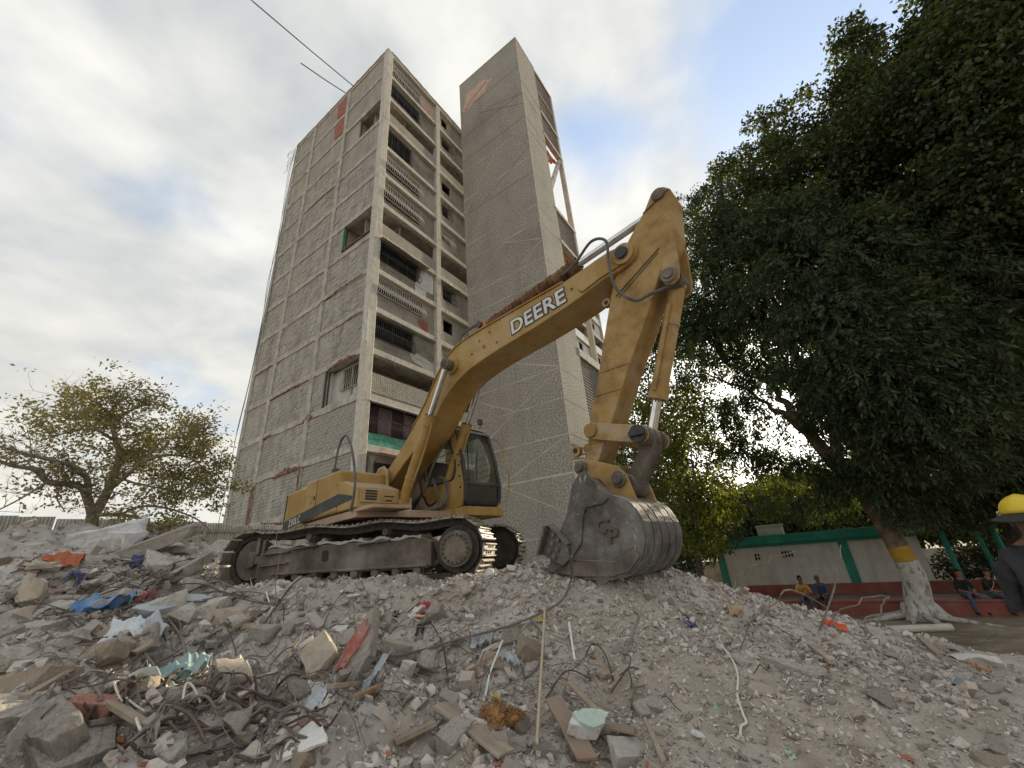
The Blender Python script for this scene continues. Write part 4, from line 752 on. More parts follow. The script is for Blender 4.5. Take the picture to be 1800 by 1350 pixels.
for y in (-.18, 0, .18): q.cyl(SIDE(5.40, 1.36, y - .05), SIDE(5.40, 1.36, y + .05), .115, n=18)
q.cyl(SIDE(5.08, .87, -.19), SIDE(5.08, .87, .19), .12, n=18); q.build('h_link', STEELD, exc, bevel=.02)
# bucket
BW, BF = .5, -.42
shell = [(5.0, .745), (5.12, .70), (5.24, .62), (5.31, .50), (5.335, .38), (5.32, .24), (5.25, .10), (5.12, -.01), (4.95, -.045), (4.72, -.05), (4.4, -.01), (4.12, .035)]
shell = [p[:2] for p in smoothpath([(a, b, 0) for a, b in shell], 2)]
inner = [(4.98, .70), (5.1, .66), (5.21, .585), (5.27, .48), (5.29, .38), (5.275, .25), (5.215, .13), (5.1, .03), (4.94, -.01), (4.73, -.015), (4.42, .02), (4.12, .06)]
inner = [p[:2] for p in smoothpath([(a, b, 0) for a, b in inner], 2)]
q = MB(); q.strip(shell, inner, lambda a, b: SIDE(a, b, BW - .02), lambda a, b: SIDE(a, b, BF + .02)); bk = q.build('bucket', BUCKM, exc)
for s, B0 in ((1, BW), (-1, -BF)):
    q = MB(); q.prism([(4.60, .95), (4.66, 1.0), (4.78, 1.0), (5.0, .745)] + shell[2:18] + [(4.72, -.05), (4.4, -.01), (4.12, .035), (4.10, .09), (4.30, .42), (4.44, .6)], (B0 - .045) * s, B0 * s, SIDE); q.build('side_plate', BUCKM, bk, bevel=.006)
    q = MB(); q.prism([(4.79, 1.05), (5.01, .715), (4.95, .67), (4.72, .655), (4.67, .56), (4.60, .30), (4.46, .165), (4.30, .40), (4.46, .62), (4.59, .94), (4.70, 1.03)], B0 * s, (B0 + .022) * s, SIDE); q.build('cheek_plate', BUCKM, bk, bevel=.006)
    q = MB(); q.prism([(4.14, .03), (4.44, .15), (4.98, .10), (5.20, .20), (5.25, .13), (5.11, .0), (4.9, -.035), (4.5, -.02)], B0 * s, (B0 + .018) * s, SIDE); q.build('wear_plate', STEELD, bk, bevel=.006)
    q = MB(); q.prism([(4.23, .52), (4.45, .29), (4.45, .15), (4.35, .09), (4.08, .22)], (B0 + .02) * s, (B0 + .06) * s, SIDE); q.build('side_cutter', BUCKM, bk, bevel=.008)
    q = MB(); q.prism([(4.23, .52), (4.20, .52), (4.05, .22), (4.08, .22)], (B0 - .02) * s, (B0 + .14) * s, SIDE); q.prism([(4.23, .52), (4.25, .545), (4.47, .31), (4.45, .29)], (B0 + .0) * s, (B0 + .09) * s, SIDE); q.build('cutter_edge', BUCKM, bk)
    for x, z in ((4.28, .42), (4.34, .36), (4.25, .33), (4.31, .26), (4.2, .25), (4.26, .19)): q = MB(); q.cyl(SIDE(x, z, (B0 + .06) * s), SIDE(x, z, (B0 + .085) * s), .022, n=8); q.build('bolt', STEELD, bk)
for s in (1, -1):
    q = MB(); q.prism([(4.5, 1.20), (4.56, 1.26), (4.64, 1.25), (4.86, 1.16), (5.05, 1.08), (5.14, .97), (5.22, .62), (5.12, .68), (4.98, .73), (4.79, .98), (4.66, 1.02), (4.54, 1.06)], .225 * s, .27 * s, SIDE); q.build('bucket_ear', YELD, bk, bevel=.008)
    for x, z, r, m_ in ((4.58, 1.15, .085, STEELD), (5.05, .93, .09, STEELD)): q = MB(); q.cyl(SIDE(x, z, .27 * s), SIDE(x, z, .30 * s), r, n=20); q.cyl(SIDE(x, z, .30 * s), SIDE(x, z, .34 * s), r * .62, n=16); q.build('ear_pin', m_, bk, bevel=.005)
q = MB(); q.prism([(4.62, .95), (4.75, .99), (5.0, .745), (4.98, .70), (4.7, .90)], BF + .05, BW - .05, SIDE); q.build('top_plate', BUCKM, bk)
for k in range(5):
    y = BF + .09 + k * .185; sh = shell[:20]; out = []
    for i, (a, b) in enumerate(sh):
        pa, pb = sh[max(i - 1, 0)], sh[min(i + 1, len(sh) - 1)]; t = Vector((pb[0] - pa[0], pb[1] - pa[1])).normalized(); out.append((a - t.y * .017, b + t.x * .017))
    q = MB(); q.strip(sh, out, lambda a, b: SIDE(a, b, y - .082), lambda a, b: SIDE(a, b, y + .082)); q.build('wear_strip', BUCKM, bk, bevel=.006)
for k in range(5):
    y = BF + .06 + k * .20; q = MB(); q.strip([(4.16, .075), (3.98, .10)], [(4.14, .02), (3.96, .075)], lambda a, b: SIDE(a, b, y - .05), lambda a, b: SIDE(a, b, y + .05)); q.build('tooth', STEELD, bk, bevel=.008)
cp = [('C', 4.80, .385, .16, .15), ('P', 4.925, .27, .13, .17)]
for ch, x0, z0, w, h in cp: sidetext(ch, x0, z0, w, h, R_(-5), BW + .002, STEELD, bk, .035, 'welded_letter').scale = (1, 1, 9)

# ---- upper structure
HY = 1.3
cor = lambda x0, x1, y, r: None
plan = [(.42, HY), (-1.55, HY), (-1.95, 1.24), (-2.3, 1.05), (-2.55, .7), (-2.66, .25), (-2.68, 0), (-2.66, -.25), (-2.55, -.7), (-2.3, -1.05), (-1.95, -1.24), (-1.55, -HY), (-.3, -HY), (-.3, .5), (.42, .5)]
UP = lambda a, b, t: (a, -b, t)
q = MB(); q.prism([p for p in plan if p[0] < -.9] + [(-.95, -HY), (-.95, HY)], 1.02, 1.78, UP); cw = q.build('counterweight', YEL, exc, bevel=.07, seg=4)
q = MB(); q.prism([(-.94, HY), (-.94, .35), (.42, .35), (.42, HY)], 1.12, 1.84, UP); hd = q.build('engine_cover', YEL, exc, bevel=.05, seg=3)
q = MB(); q.prism([(-.93, .345), (-.93, -HY), (-.35, -HY), (-.35, .345)], 1.12, 1.84, UP); q.build('engine_cover', YEL, exc, bevel=.05, seg=3)
q = MB(); q.prism([(-2.35, .95), (-2.35, -.95), (-.4, -1.15), (-.4, 1.15)], 1.785, 1.93, UP); q.build('hood', YELD, exc, bevel=.06, seg=3)
for xa in (-.42,): q = MB(); q.box((xa - .006, -HY - .004, 1.16), (xa + .006, -HY + .02, 1.8)); q.build('door_seam', CHAR, hd)
q = MB(); q.box((-.66, -HY - .012, 1.42), (-.58, -HY + .01, 1.54)); q.build('door_latch', YELD, hd, bevel=.004)
q = MB(); q.box((-.50, -HY - .014, 1.46), (-.475, -HY + .01, 1.53)); q.build('door_keyhole', CHAR, hd)
# tool box and steps ahead of the engine cover
q = MB(); q.prism([(.425, 1.12), (.425, 1.62), (.62, 1.60), (1.06, 1.44), (1.06, 1.12)], .52, HY, SIDE); tb = q.build('tool_box', YEL, exc, bevel=.02)
q = MB(); q.box((1.06, -1.25, 1.2), (1.085, -.56, 1.415)); q.build('box_front', YELD, tb, bevel=.01)
for k in range(4): q = MB(); q.box((1.084, -1.16, 1.245 + k * .042), (1.092, -.96, 1.27 + k * .042)); q.build('vent_slot', BLACK, tb)
for yy in (-.82,): q = MB(); q.box((1.084, yy, 1.3), (1.09, yy + .18, 1.32)); q.box((1.084, yy + .02, 1.23), (1.09, yy + .14, 1.255)); q.build('vent_slot', BLACK, tb)
q = MB(); q.box((.9, -1.28, 1.06), (1.55, -.6, 1.115)); q.build('step_plate', PINKPR, exc, bevel=.008)
# dark stripe with the type number
st = [(-2.0, 1.055), (-1.5, 1.07), (1.02, 1.27), (.98, 1.31), (.45, 1.42), (-.9, 1.30), (-1.55, 1.245), (-2.0, 1.23)]
q = MB(); q.prism([p for p in st if True][1:7], HY - .01, HY + .004, SIDE); q.build('stripe', CHAR, cw)
q = MB(); q.prism([(-1.56, 1.068), (-1.56, 1.245), (-1.94, 1.225), (-1.94, 1.055)], HY - .01, HY + .004, lambda a, b, t: (a, -(t - (.062 * ((-1.56 - a) / .38) ** 1.3 if a < -1.56 else 0)), b)); q.build('stripe', CHAR, cw)
o = sidetext('230LC', -1.53, 1.09, .52, .135, R_(4), HY + .006, TAPE, cw, .004, 'lettering', 1.12); o.rotation_euler = (R_(90), R_(-4), 0)
q = MB(); q.tube([(-1.98, -1.245, 1.06), (-1.99, -1.24, 1.4), (-1.97, -1.24, 1.76)], .012, 6); q.build('edge_seam', CHAR, cw)
# deck, slew ring, lower belly
q = MB(); q.prism([(-1.6, 1.2), (-1.6, -1.2), (1.55, -1.28), (1.6, -.36), (1.15, -.3), (1.15, .6), (1.06, 1.28)], .98, 1.1, UP); q.build('deck', PINKPR, exc, bevel=.01)
q = MB(); q.cyl((0, 0, .78), (0, 0, .985), .68, n=32); q.build('slew_ring', CHAINM, exc)
q = MB(); q.prism([(-2.2, .9), (-2.2, -.9), (.9, -.9), (.9, .9)], .93, .985, UP); q.build('belly_plate', CHAINM, exc)
# boom foot brackets
for s in (1, -1):
    q = MB(); q.prism([(-.35, 1.1), (-.12, 1.85), (.02, 2.03), (.2, 2.04), (.34, 1.9), (.38, 1.62), (.75, 1.30), (1.12, 1.3), (1.12, 1.05), (.2, 1.05)], (HW + .03) * s, (HW + .075) * s, SIDE); q.build('boom_bracket', PINKPR, exc, bevel=.01)
    q = MB(); q.tube(smoothpath([SIDE(.38, 1.92, .42 * s), SIDE(.5, 1.85, .45 * s), SIDE(.58, 1.5, .46 * s), SIDE(.8, 1.2, .48 * s)], 4), .03, 7); q.build('bracket_rib', YELD, exc)
q = MB(); q.box((-.3, -.3, 1.1), (.1, .3, 1.55)); q.build('swing_motor', STEELD, exc, bevel=.03)
for i, pts in enumerate(([(.35, 1.25, .1), (.75, 1.75, .12), (1.0, 2.05, .2), (1.2, 2.35, .26)], [(.4, 1.2, -.05), (.85, 1.45, -.1), (1.15, 2.0, -.16), (1.4, 2.35, -.24)], [(1.0, 1.2, .25), (1.12, 1.35, .1), (1.05, 1.2, -.1), (1.15, 1.3, -.25)], [(.7, 1.15, .2), (1.05, 1.08, .0), (1.2, 1.25, -.2), (1.0, 1.7, -.22)], [(.9, 1.12, .15), (1.22, 1.4, .18), (1.15, 1.8, .22)], [(.95, 1.12, -.3), (1.3, 1.22, -.28), (1.28, 1.6, -.3), (1.1, 1.72, -.3)])):
    q = MB(); q.tube(smoothpath([SIDE(x, z, y) for x, z, y in pts], 5), .024, 7); q.build('hydraulic_hose', HOSE if i % 2 else BLACK, exc)
q = MB(); q.tube(smoothpath([SIDE(4.55, 4.12, .05), SIDE(4.95, 4.06, .22), SIDE(5.3, 4.14, .33), SIDE(5.52, 3.98, .36), SIDE(5.5, 3.62, .37), SIDE(5.52, 3.22, .36), SIDE(5.7, 2.95, .33), SIDE(5.9, 2.95, .3), SIDE(6.08, 3.0, .2)], 6), .02, 8); q.build('hydraulic_hose', HOSE, exc)
q = MB(); q.tube(smoothpath([SIDE(2.3, 3.7, .1), SIDE(2.32, 3.95, .15), SIDE(2.5, 4.06, .16), SIDE(2.8, 4.06, .17)], 5), .026, 8); q.build('hydraulic_hose', HOSE, exc)
# handrails, exhaust
q = MB(); q.tube(smoothpath([SIDE(-.02, 1.84, 1.2), SIDE(.08, 2.15, 1.22), SIDE(.2, 2.36, 1.24), SIDE(.42, 2.45, 1.26), SIDE(.62, 2.3, 1.28), SIDE(.8, 2.05, 1.29), SIDE(.98, 1.6, 1.30), SIDE(1.0, 1.3, 1.31), SIDE(.93, 1.08, 1.31)], 4), .02, 8); q.build('handrail', HOSE, exc)
q = MB(); q.tube(smoothpath([SIDE(.30, 1.84, .62), SIDE(.3, 2.02, .62), SIDE(.42, 2.12, .62)], 4), .018, 7); q.build('handrail', HOSE, exc)
q = MB(); q.tube(smoothpath([SIDE(-.75, 1.9, .75), SIDE(-.75, 2.02, .75), SIDE(-.83, 2.1, .76), SIDE(-.95, 2.13, .78)], 4), .05, 10); q.build('exhaust_pipe', BLACK, exc)
# cab
CY0, CY1 = .36, 1.30
prof = [(.10, 1.11), (.10, 2.60), (.2, 2.70), (1.25, 2.70), (1.45, 2.60), (1.64, 2.0), (1.72, 1.50), (1.68, 1.22), (1.60, 1.11)]
cab = empty('cab', (0, 0, 0)); cab.parent = exc
LSIDE = lambda a, b, t: (a, t, b)
def ring_panel(outer, holes_w, y0, y1, m, name):
    """side wall made of bars round the window openings"""
    pass
def plate(name, poly, y0, y1, m, bev=.008): q = MB(); q.prism(poly, y0, y1, LSIDE); return q.build(name, m, cab, bevel=bev)
for y0, y1 in ((CY0, CY0 + .05), (CY1 - .05, CY1)):
    plate('side_panel', [(.10, 1.11), (.10, 1.58), (.62, 1.66), (.75, 1.60), (1.36, 1.60), (1.48, 1.70), (1.62, 1.9), (1.70, 1.5), (1.68, 1.22), (1.6, 1.11)], y0, y1, YEL)
    plate('rear_post', [(.10, 1.585), (.10, 2.60), (.2, 2.70), (.5, 2.70), (.5, 2.6), (.42, 2.45), (.5, 1.95), (.62, 1.665)], y0, y1, YEL)
    plate('front_post', [(1.485, 1.71), (1.5, 1.95), (1.33, 2.42), (1.2, 2.58), (1.2, 2.70), (1.26, 2.70), (1.46, 2.60), (1.635, 1.94), (1.61, 1.905)], y0, y1, YEL)
    plate('roof_rail', [(.505, 2.60), (.505, 2.70), (1.195, 2.70), (1.195, 2.60)], y0, y1, YEL)
    plate('side_glass', [(.44, 2.44), (.52, 1.95), (.63, 1.68), (.76, 1.615), (1.36, 1.615), (1.47, 1.71), (1.49, 1.95), (1.32, 2.42), (1.2, 2.59), (.5, 2.59)], (y0 + y1) / 2 - .004, (y0 + y1) / 2 + .004, GLASS, 0)
    q = MB(); yy = y0 - .006 if y0 == CY0 else y1 + .006; q.tube([(p[0], yy, p[1]) for p in smoothpath([(x_, z_, 0) for x_, z_ in ((.44, 2.44), (.52, 1.95), (.63, 1.68), (.76, 1.615), (1.36, 1.615), (1.47, 1.71), (1.49, 1.95), (1.32, 2.42))], 3)], .014, 6); q.build('window_seal', BLACK, cab)
    q = MB()
    for z_ in (1.72, 1.84, 1.97, 2.1): q.tube([(.5, (y0 + y1) / 2 + .02, z_ + .02), (1.44, (y0 + y1) / 2 + .02, z_ + .05)], .006, 5)
    q.build('window_bar', CHAR, cab)
q = MB(); q.box((.10, CY0 + .052, 1.11), (.15, CY1 - .052, 1.75)); q.build('rear_wall', YEL, cab)
q = MB(); q.box((.12, CY0 + .06, 1.755), (.13, CY1 - .06, 2.57)); q.build('rear_glass', GLASS, cab)
q = MB(); q.prism([(.12, 2.705), (1.3, 2.705), (1.42, 2.66), (1.38, 2.72), (1.2, 2.76), (.2, 2.76)], CY0 - .0, CY1 + .0, LSIDE); q.build('roof', YEL, cab, bevel=.02)
# front frame (charcoal), upper and lower glass
FX = lambda z: float(np.interp(z, [1.11, 1.22, 1.5, 2.0, 2.6, 2.7], [1.62, 1.70, 1.735, 1.655, 1.475, 1.30]))
zs = [1.2, 1.3, 1.4, 1.5, 1.65, 1.8, 2.0, 2.2, 2.4, 2.56, 2.62]
for y0, y1 in ((CY0 + .01, CY0 + .075), (CY1 - .085, CY1 - .01)): q = MB(); q.strip([(FX(z) + .012, z) for z in zs], [(FX(z) - .05, z) for z in zs], lambda a, b: (a, y0, b), lambda a, b: (a, y1, b)); q.build('front_frame', CHAR, cab, bevel=.01)
for z0, z1 in ((1.155, 1.225), (1.49, 1.545), (2.55, 2.63)): q = MB(); q.prism([(FX(z0) + .014, z0), (FX(z1) + .014, z1), (FX(z1) - .05, z1), (FX(z0) - .05, z0)], CY0 + .076, CY1 - .086, LSIDE); q.build('front_frame', CHAR, cab, bevel=.008)
zs2 = [1.55, 1.7, 1.85, 2.0, 2.2, 2.4, 2.55]; q = MB(); q.strip([(FX(z) - .02, z) for z in zs2], [(FX(z) - .026, z) for z in zs2], lambda a, b: (a, CY0 + .076, b), lambda a, b: (a, CY1 - .086, b)); q.build('windscreen', GLASS, cab)
zs3 = [1.225, 1.35, 1.49]; q = MB(); q.strip([(FX(z) - .015, z) for z in zs3], [(FX(z) - .022, z) for z in zs3], lambda a, b: (a, CY0 + .076, b), lambda a, b: (a, CY1 - .086, b)); q.build('lower_windscreen', glass_mat('dark_glass', (.06, .065, .07), .05), cab)
# inside the cab
q = MB(); q.box((.2, CY0 + .07, 1.115), (1.55, CY1 - .07, 1.15)); q.build('floor', INTER, cab)
q = MB(); q.box((.35, .58, 1.5), (.85, 1.08, 1.62)); q.box((.3, .58, 1.6), (.42, 1.08, 2.2)); q.build('seat', BLACK, cab, bevel=.04)
q = MB(); q.box((.5, .46, 1.5), (1.0, .55, 1.75)); q.box((.5, 1.1, 1.5), (1.0, 1.2, 1.75)); q.build('console', INTER, cab, bevel=.02)
q = MB(); q.box((1.1, .48, 1.5), (1.4, .8, 1.62)); q.tube([(1.0, .6, 1.62), (1.05, .6, 1.85)], .02, 6); q.tube([(1.0, 1.05, 1.62), (1.05, 1.05, 1.85)], .02, 6); q.cyl((1.2, .9, 1.5), (1.25, .9, 1.72), .03, n=8); q.build('levers', CHAR, cab)
q = MB(); q.box((.18, CY0 + .055, 2.58), (1.3, CY1 - .055, 2.69)); q.build('headliner', INTER, cab)
q = MB(); q.tube([(.9, 1.22, 1.6), (.88, 1.22, 2.55)], .015, 6); q.build('door_pillar', CHAR, cab)
q = MB(); q.tube(smoothpath([(1.52, CY1 + .0, 2.5), (1.62, CY1 + .1, 2.45), (1.72, CY1 + .14, 2.2), (1.79, CY1 + .16, 1.85), (1.82, CY1 + .12, 1.5), (1.78, CY1 + .06, 1.25), (1.68, CY1 + .0, 1.2)], 5), .014, 7); q.build('cab_handrail', YELD, cab)
q = MB(); q.tube([(1.3, CY1 - .1, 2.72), (1.33, CY1 - .1, 2.85)], .012, 6); q.box((1.3, CY1 - .16, 2.85), (1.36, CY1 - .05, 2.96)); q.build('work_light', CHAR, cab)
q = MB(); q.tube([(1.66, .72, 1.56), (1.60, .8, 1.95), (1.56, .86, 2.2)], .01, 5); q.build('wiper', BLACK, cab)
q = MB(); q.prism([(.95, -.33), (1.5, -.33), (1.78, -.42), (1.80, -1.2), (1.7, -1.32), (.95, -1.32)], .95, 1.105, UP); q.build('cab_skirt', YEL, exc, bevel=.015)
q = MB()
for k in range(5): q.cyl((1.62 - .012 * k, CY0 - .012, 1.45 + .2 * k), (1.62 - .012 * k, CY0 + .0, 1.45 + .2 * k), .02, n=8)
q.build('hinge_bolts', CHAR, cab)

# ---- undercarriage: one frame of its own direction
TY = R_(90 - 101.5) - EXR        # direction of the tracks seen from the upper structure
uc = empty('undercarriage'); uc.parent = exc; uc.rotation_euler = (0, R_(1.6), TY); uc.location = (0, 0, .02)
RS, HUB, ZH = .375, 1.83, .44
def trackpath(n=260):
    pts = []
    Lp = HUB * 2
    for i in range(80): t = i / 80; pts.append((-HUB + Lp * t, ZH + RS + .02 * math.sin(t * math.pi) - .045 * math.sin(t * 2 * math.pi * 1.5) ** 2 * (t > .05)))
    for i in range(50): a = math.pi / 2 - math.pi * i / 50; pts.append((HUB + RS * math.cos(a), ZH + RS * math.sin(a)))
    for i in range(80): t = i / 80; pts.append((HUB - Lp * t, ZH - RS))
    for i in range(50): a = -math.pi / 2 - math.pi * i / 50; pts.append((-HUB + RS * math.cos(a), ZH + RS * math.sin(a)))
    return np.array(pts)
tp = trackpath(); seg = np.r_[np.hypot(*(np.roll(tp, -1, 0) - tp).T)]; cum = np.r_[0, np.cumsum(seg)]; NSH = 50
def tat(s):
    s = s % cum[-1]; i = min(np.searchsorted(cum, s, 'right') - 1, len(tp) - 1); f = (s - cum[i]) / seg[i]; a, b = tp[i], tp[(i + 1) % len(tp)]; p = a + (b - a) * f; d = (b - a) / seg[i]; return p, d
q = MB(); pit = cum[-1] / NSH; hp = pit * .48
q.box((-hp, -.3, .045), (hp, .3, .065))
for x in (-hp + .012, 0., hp - .012): q.prism([(x - .013, .064), (x - .008, .092), (x + .008, .092), (x + .013, .064)], -.3, .3, lambda a, b, t: (a, t, b))
q.cur = 1
for yy in (-.09, .09): q.box((-hp * 1.02, yy - .022, -.05), (hp * 1.02, yy + .022, .045))
for xx, yy in ((-.04, .05), (.04, .05), (-.04, -.05), (.04, -.05), (-.04, .16), (.04, -.16)): q.cyl((xx, yy, .06), (xx, yy, .078), .014, n=6)
shoe = q.mesh('track_shoe', [TRACKM, CHAINM])
for s in (-1, 1):    # -1: the near (camera) side
    yc = s * 1.195; TS = lambda a, b, t: (a, yc + t, b)
    for k in range(NSH):
        p, d = tat(k * pit + .03); ang = math.atan2(d[1], d[0]); o = link('track_shoe', shoe, uc, (p[0], yc, p[1])); o.rotation_euler = (0, -ang, 0)
    fr_poly = [(-1.62, .16), (-1.62, .44), (-1.45, .60), (1.28, .62), (1.42, .56), (1.42, .22), (1.3, .18), (-1.0, .2), (-1.2, .1), (-1.5, .1)]
    q = MB(); q.prism(fr_poly, -.2, .2, TS); q.build('track_frame', STEELD, uc, bevel=.02)
    q = MB(); q.strip([(-1.3, .23), (1.38, .25)], [(-1.3, .2), (1.38, .22)], lambda a, b: TS(a, b, s * .19), lambda a, b: TS(a, b, s * .26)); q.build('frame_lip', STEELD, uc, bevel=.005)
    for zz_, xa, xb in ((.5, -1.52, -1.0), (.33, -1.55, -1.02), (.56, -.98, -.5), (.57, .2, .75)): q = MB(); q.prism([(xa, zz_), (xb, zz_ + .03), (xb, zz_ + .055), (xa, zz_ + .015)], s * .19, s * .27, TS); q.build('frame_rib', STEELD, uc)
    q = MB(); q.prism([(-.43, .38), (-.40, .36), (-.34, .36), (-.31, .38), (-.31, .50), (-.34, .52), (-.40, .52), (-.43, .50)], s * .19, s * .203, TS); q.build('grease_port', BLACK, uc)
    A = [(-1.45 + 2.7 * i / 40, .60 + .02 * i / 40) for i in range(41)]; B = [(a, b + .015 + .05 * abs(math.sin(i * 1.7) * math.sin(i * .61 + s))) for i, (a, b) in enumerate(A)]
    q = MB(); q.strip(A, B, lambda a, b: TS(a, b, .21), lambda a, b: TS(a, b + .02 * math.sin(a * 13), -.21)); q.build('packed_dirt', DUST, uc)
    for x in (-.75, .62):
        q = MB(); q.cyl(TS(x, .74, -.1), TS(x, .74, .1), .072, n=16); q.cyl(TS(x, .74, s * .1), TS(x, .74, s * .16), .055, n=14); q.box((x - .04, min(yc, yc) - .03, .6), (x + .04, yc + .03, .70)); q.build('carrier_roller', STEELD, uc, bevel=.008)
    for k in range(8):
        x = -1.2 + k * .345; q = MB(); q.cyl(TS(x, .155, -.17), TS(x, .155, .17), .085, n=16); q.cyl(TS(x, .165, s * .17), TS(x, .165, s * .235), .06, n=12); q.box((x - .06, yc + min(s * .17, s * .22), .13), (x + .06, yc + max(s * .17, s * .22), .2)); q.build('track_roller', STEELD, uc, bevel=.006)
    q = MB(); q.cyl(TS(HUB, ZH, -.16), TS(HUB, ZH, .16), .33, n=28)
    for k in range(21): a = 2 * math.pi * k / 21; q.box((HUB + .34 * math.cos(a) - .025, yc - .03, ZH + .34 * math.sin(a) - .025), (HUB + .34 * math.cos(a) + .025, yc + .03, ZH + .34 * math.sin(a) + .025))
    q.build('sprocket', CHAINM, uc)
    q = MB(); q.cyl(TS(HUB, ZH, s * .16), TS(HUB, ZH, s * .27), .25, n=36); q.cyl(TS(HUB, ZH, s * .27), TS(HUB, ZH, s * .295), .215, n=36); q.build('final_drive', STEELD, uc, bevel=.006)
    for k in range(18): a = 2 * math.pi * k / 18; q = MB(); q.cyl(TS(HUB + .19 * math.cos(a), ZH + .19 * math.sin(a), s * .295), TS(HUB + .19 * math.cos(a), ZH + .19 * math.sin(a), s * .312), .016, n=6); q.build('hub_bolt', CHAINM, uc)
    q = MB(); q.cyl(TS(-HUB, ZH, -.1), TS(-HUB, ZH, .1), .31, n=28); q.cyl(TS(-HUB, ZH, -.16), TS(-HUB, ZH, .16), .13, n=18); q.build('idler', STEELD, uc, bevel=.01)
    q = MB(); q.box((-1.75, yc - .16, .38), (-1.4, yc + .16, .5)); q.box((-1.72, yc - .17, .52), (-1.66, yc - .1, .78)); q.box((-1.6, yc - .17, .52), (-1.55, yc - .1, .74)); q.build('idler_yoke', STEELD, uc)
q = MB(); q.box((-.95, -1.0, .38), (.95, 1.0, .62)); q.cyl((0, 0, .6), (0, 0, .79), .72, n=28); q.build('car_body', CHAINM, uc, bevel=.02)
# ------------------------------------------------------------------ rubble
def hull(pts):
    bm = bmesh.new()
    for p in pts: bm.verts.new(p)
    r = bmesh.ops.convex_hull(bm, input=bm.verts); bmesh.ops.delete(bm, geom=list({g for g in r['geom_interior'] + r['geom_unused'] if isinstance(g, bmesh.types.BMVert)}), context='VERTS')
    bmesh.ops.triangulate(bm, faces=bm.faces); bm.verts.index_update()
    V = np.array([v.co[:] for v in bm.verts]); Fc = np.array([[v.index for v in f.verts] for f in bm.faces]); bm.free(); return V, Fc
def rocktpl(rr, flat=.7, n=11):
    p = rr.normal(size=(n, 3)); p /= np.linalg.norm(p, axis=1)[:, None]; p *= rr.uniform(.75, 1.05, (n, 1)); p *= np.array([1., rr.uniform(.6, .95), flat * rr.uniform(.6, 1.)]); return hull(p)
def slabtpl(rr, th=.16, n=7):
    a = np.sort(rr.uniform(0, 2 * np.pi, n)); r = rr.uniform(.65, 1.05, n); asp = rr.uniform(.45, .9); xy = np.c_[np.cos(a) * r, np.sin(a) * r * asp]; t = th * rr.uniform(.7, 1.3)
    return hull(np.r_[np.c_[xy, np.full(n, t)], np.c_[xy * rr.uniform(.88, 1.06, (n, 1)), np.full(n, -t)]])
def shardtpl(rr):
    n = 8; x = rr.uniform(-1, 1, n); x[0], x[1] = -1, 1; return hull(np.c_[x, rr.uniform(-.26, .26, n), rr.uniform(-.14, .14, n)])
def blocktpl(rr):
    b = np.array([(x, y, z) for x in (-1, 1) for y in (-.6, .6) for z in (-.45, .45)], float) * rr.uniform(.7, 1.05, (8, 3)); c = rr.integers(0, 8); ex = b[c] * np.array([[.45, 1, 1], [1, .4, 1], [1, 1, .35]]); b = np.delete(b, c, 0); return hull(np.r_[b, ex])
RR = np.random.default_rng(21)
TPL = [rocktpl(RR) for _ in range(14)] + [slabtpl(RR, .16) for _ in range(7)] + [blocktpl(RR) for _ in range(3)] + [shardtpl(RR) for _ in range(7)]
def euler_mats(e):
    c, s = np.cos(e), np.sin(e); z = np.zeros(len(e)); o = np.ones(len(e))
    Rx = np.stack([o, z, z, z, c[:, 0], -s[:, 0], z, s[:, 0], c[:, 0]], 1).reshape(-1, 3, 3); Ry = np.stack([c[:, 1], z, s[:, 1], z, o, z, -s[:, 1], z, c[:, 1]], 1).reshape(-1, 3, 3); Rz = np.stack([c[:, 2], -s[:, 2], z, s[:, 2], c[:, 2], z, z, z, o], 1).reshape(-1, 3, 3)
    return Rz @ Ry @ Rx
RUB = mat('rubble_stone', [(.293, .256, .220), (.439, .403, .359), (.505, .439, .388), (.614, .578, .534)], .95, scale=3., island=.72, bump=.5, bscale=40, ramp=(.22, .72), stain=[((.44, .42, .40), .5, 7.), ((.17, .14, .115), .5, 5.)])
RUBW = mat('rubble_pale', [(.468, .444, .407), (.616, .591, .554), (.694, .694, .694)], .9, scale=3., island=.7, bump=.4, bscale=40, stain=((.28, .25, .22), .6, 6.))
RUBR = mat('rubble_brick', [(.380, .164, .108), (.455, .253, .190), (.417, .316, .253)], .95, scale=3., island=.75, bump=.5, bscale=40, stain=((.34, .31, .28), .7, 6.))
def zone(x, y):     # how coarse the rubble is: 1 on the left heap, small on the fine slope at the right
    az = np.degrees(np.arctan2(x, y)); return np.clip(.16 + .84 * (1 - sstep(-22, 14, az)) + .25 * np.exp(-((az + 5) / 10) ** 2), 0, 1)
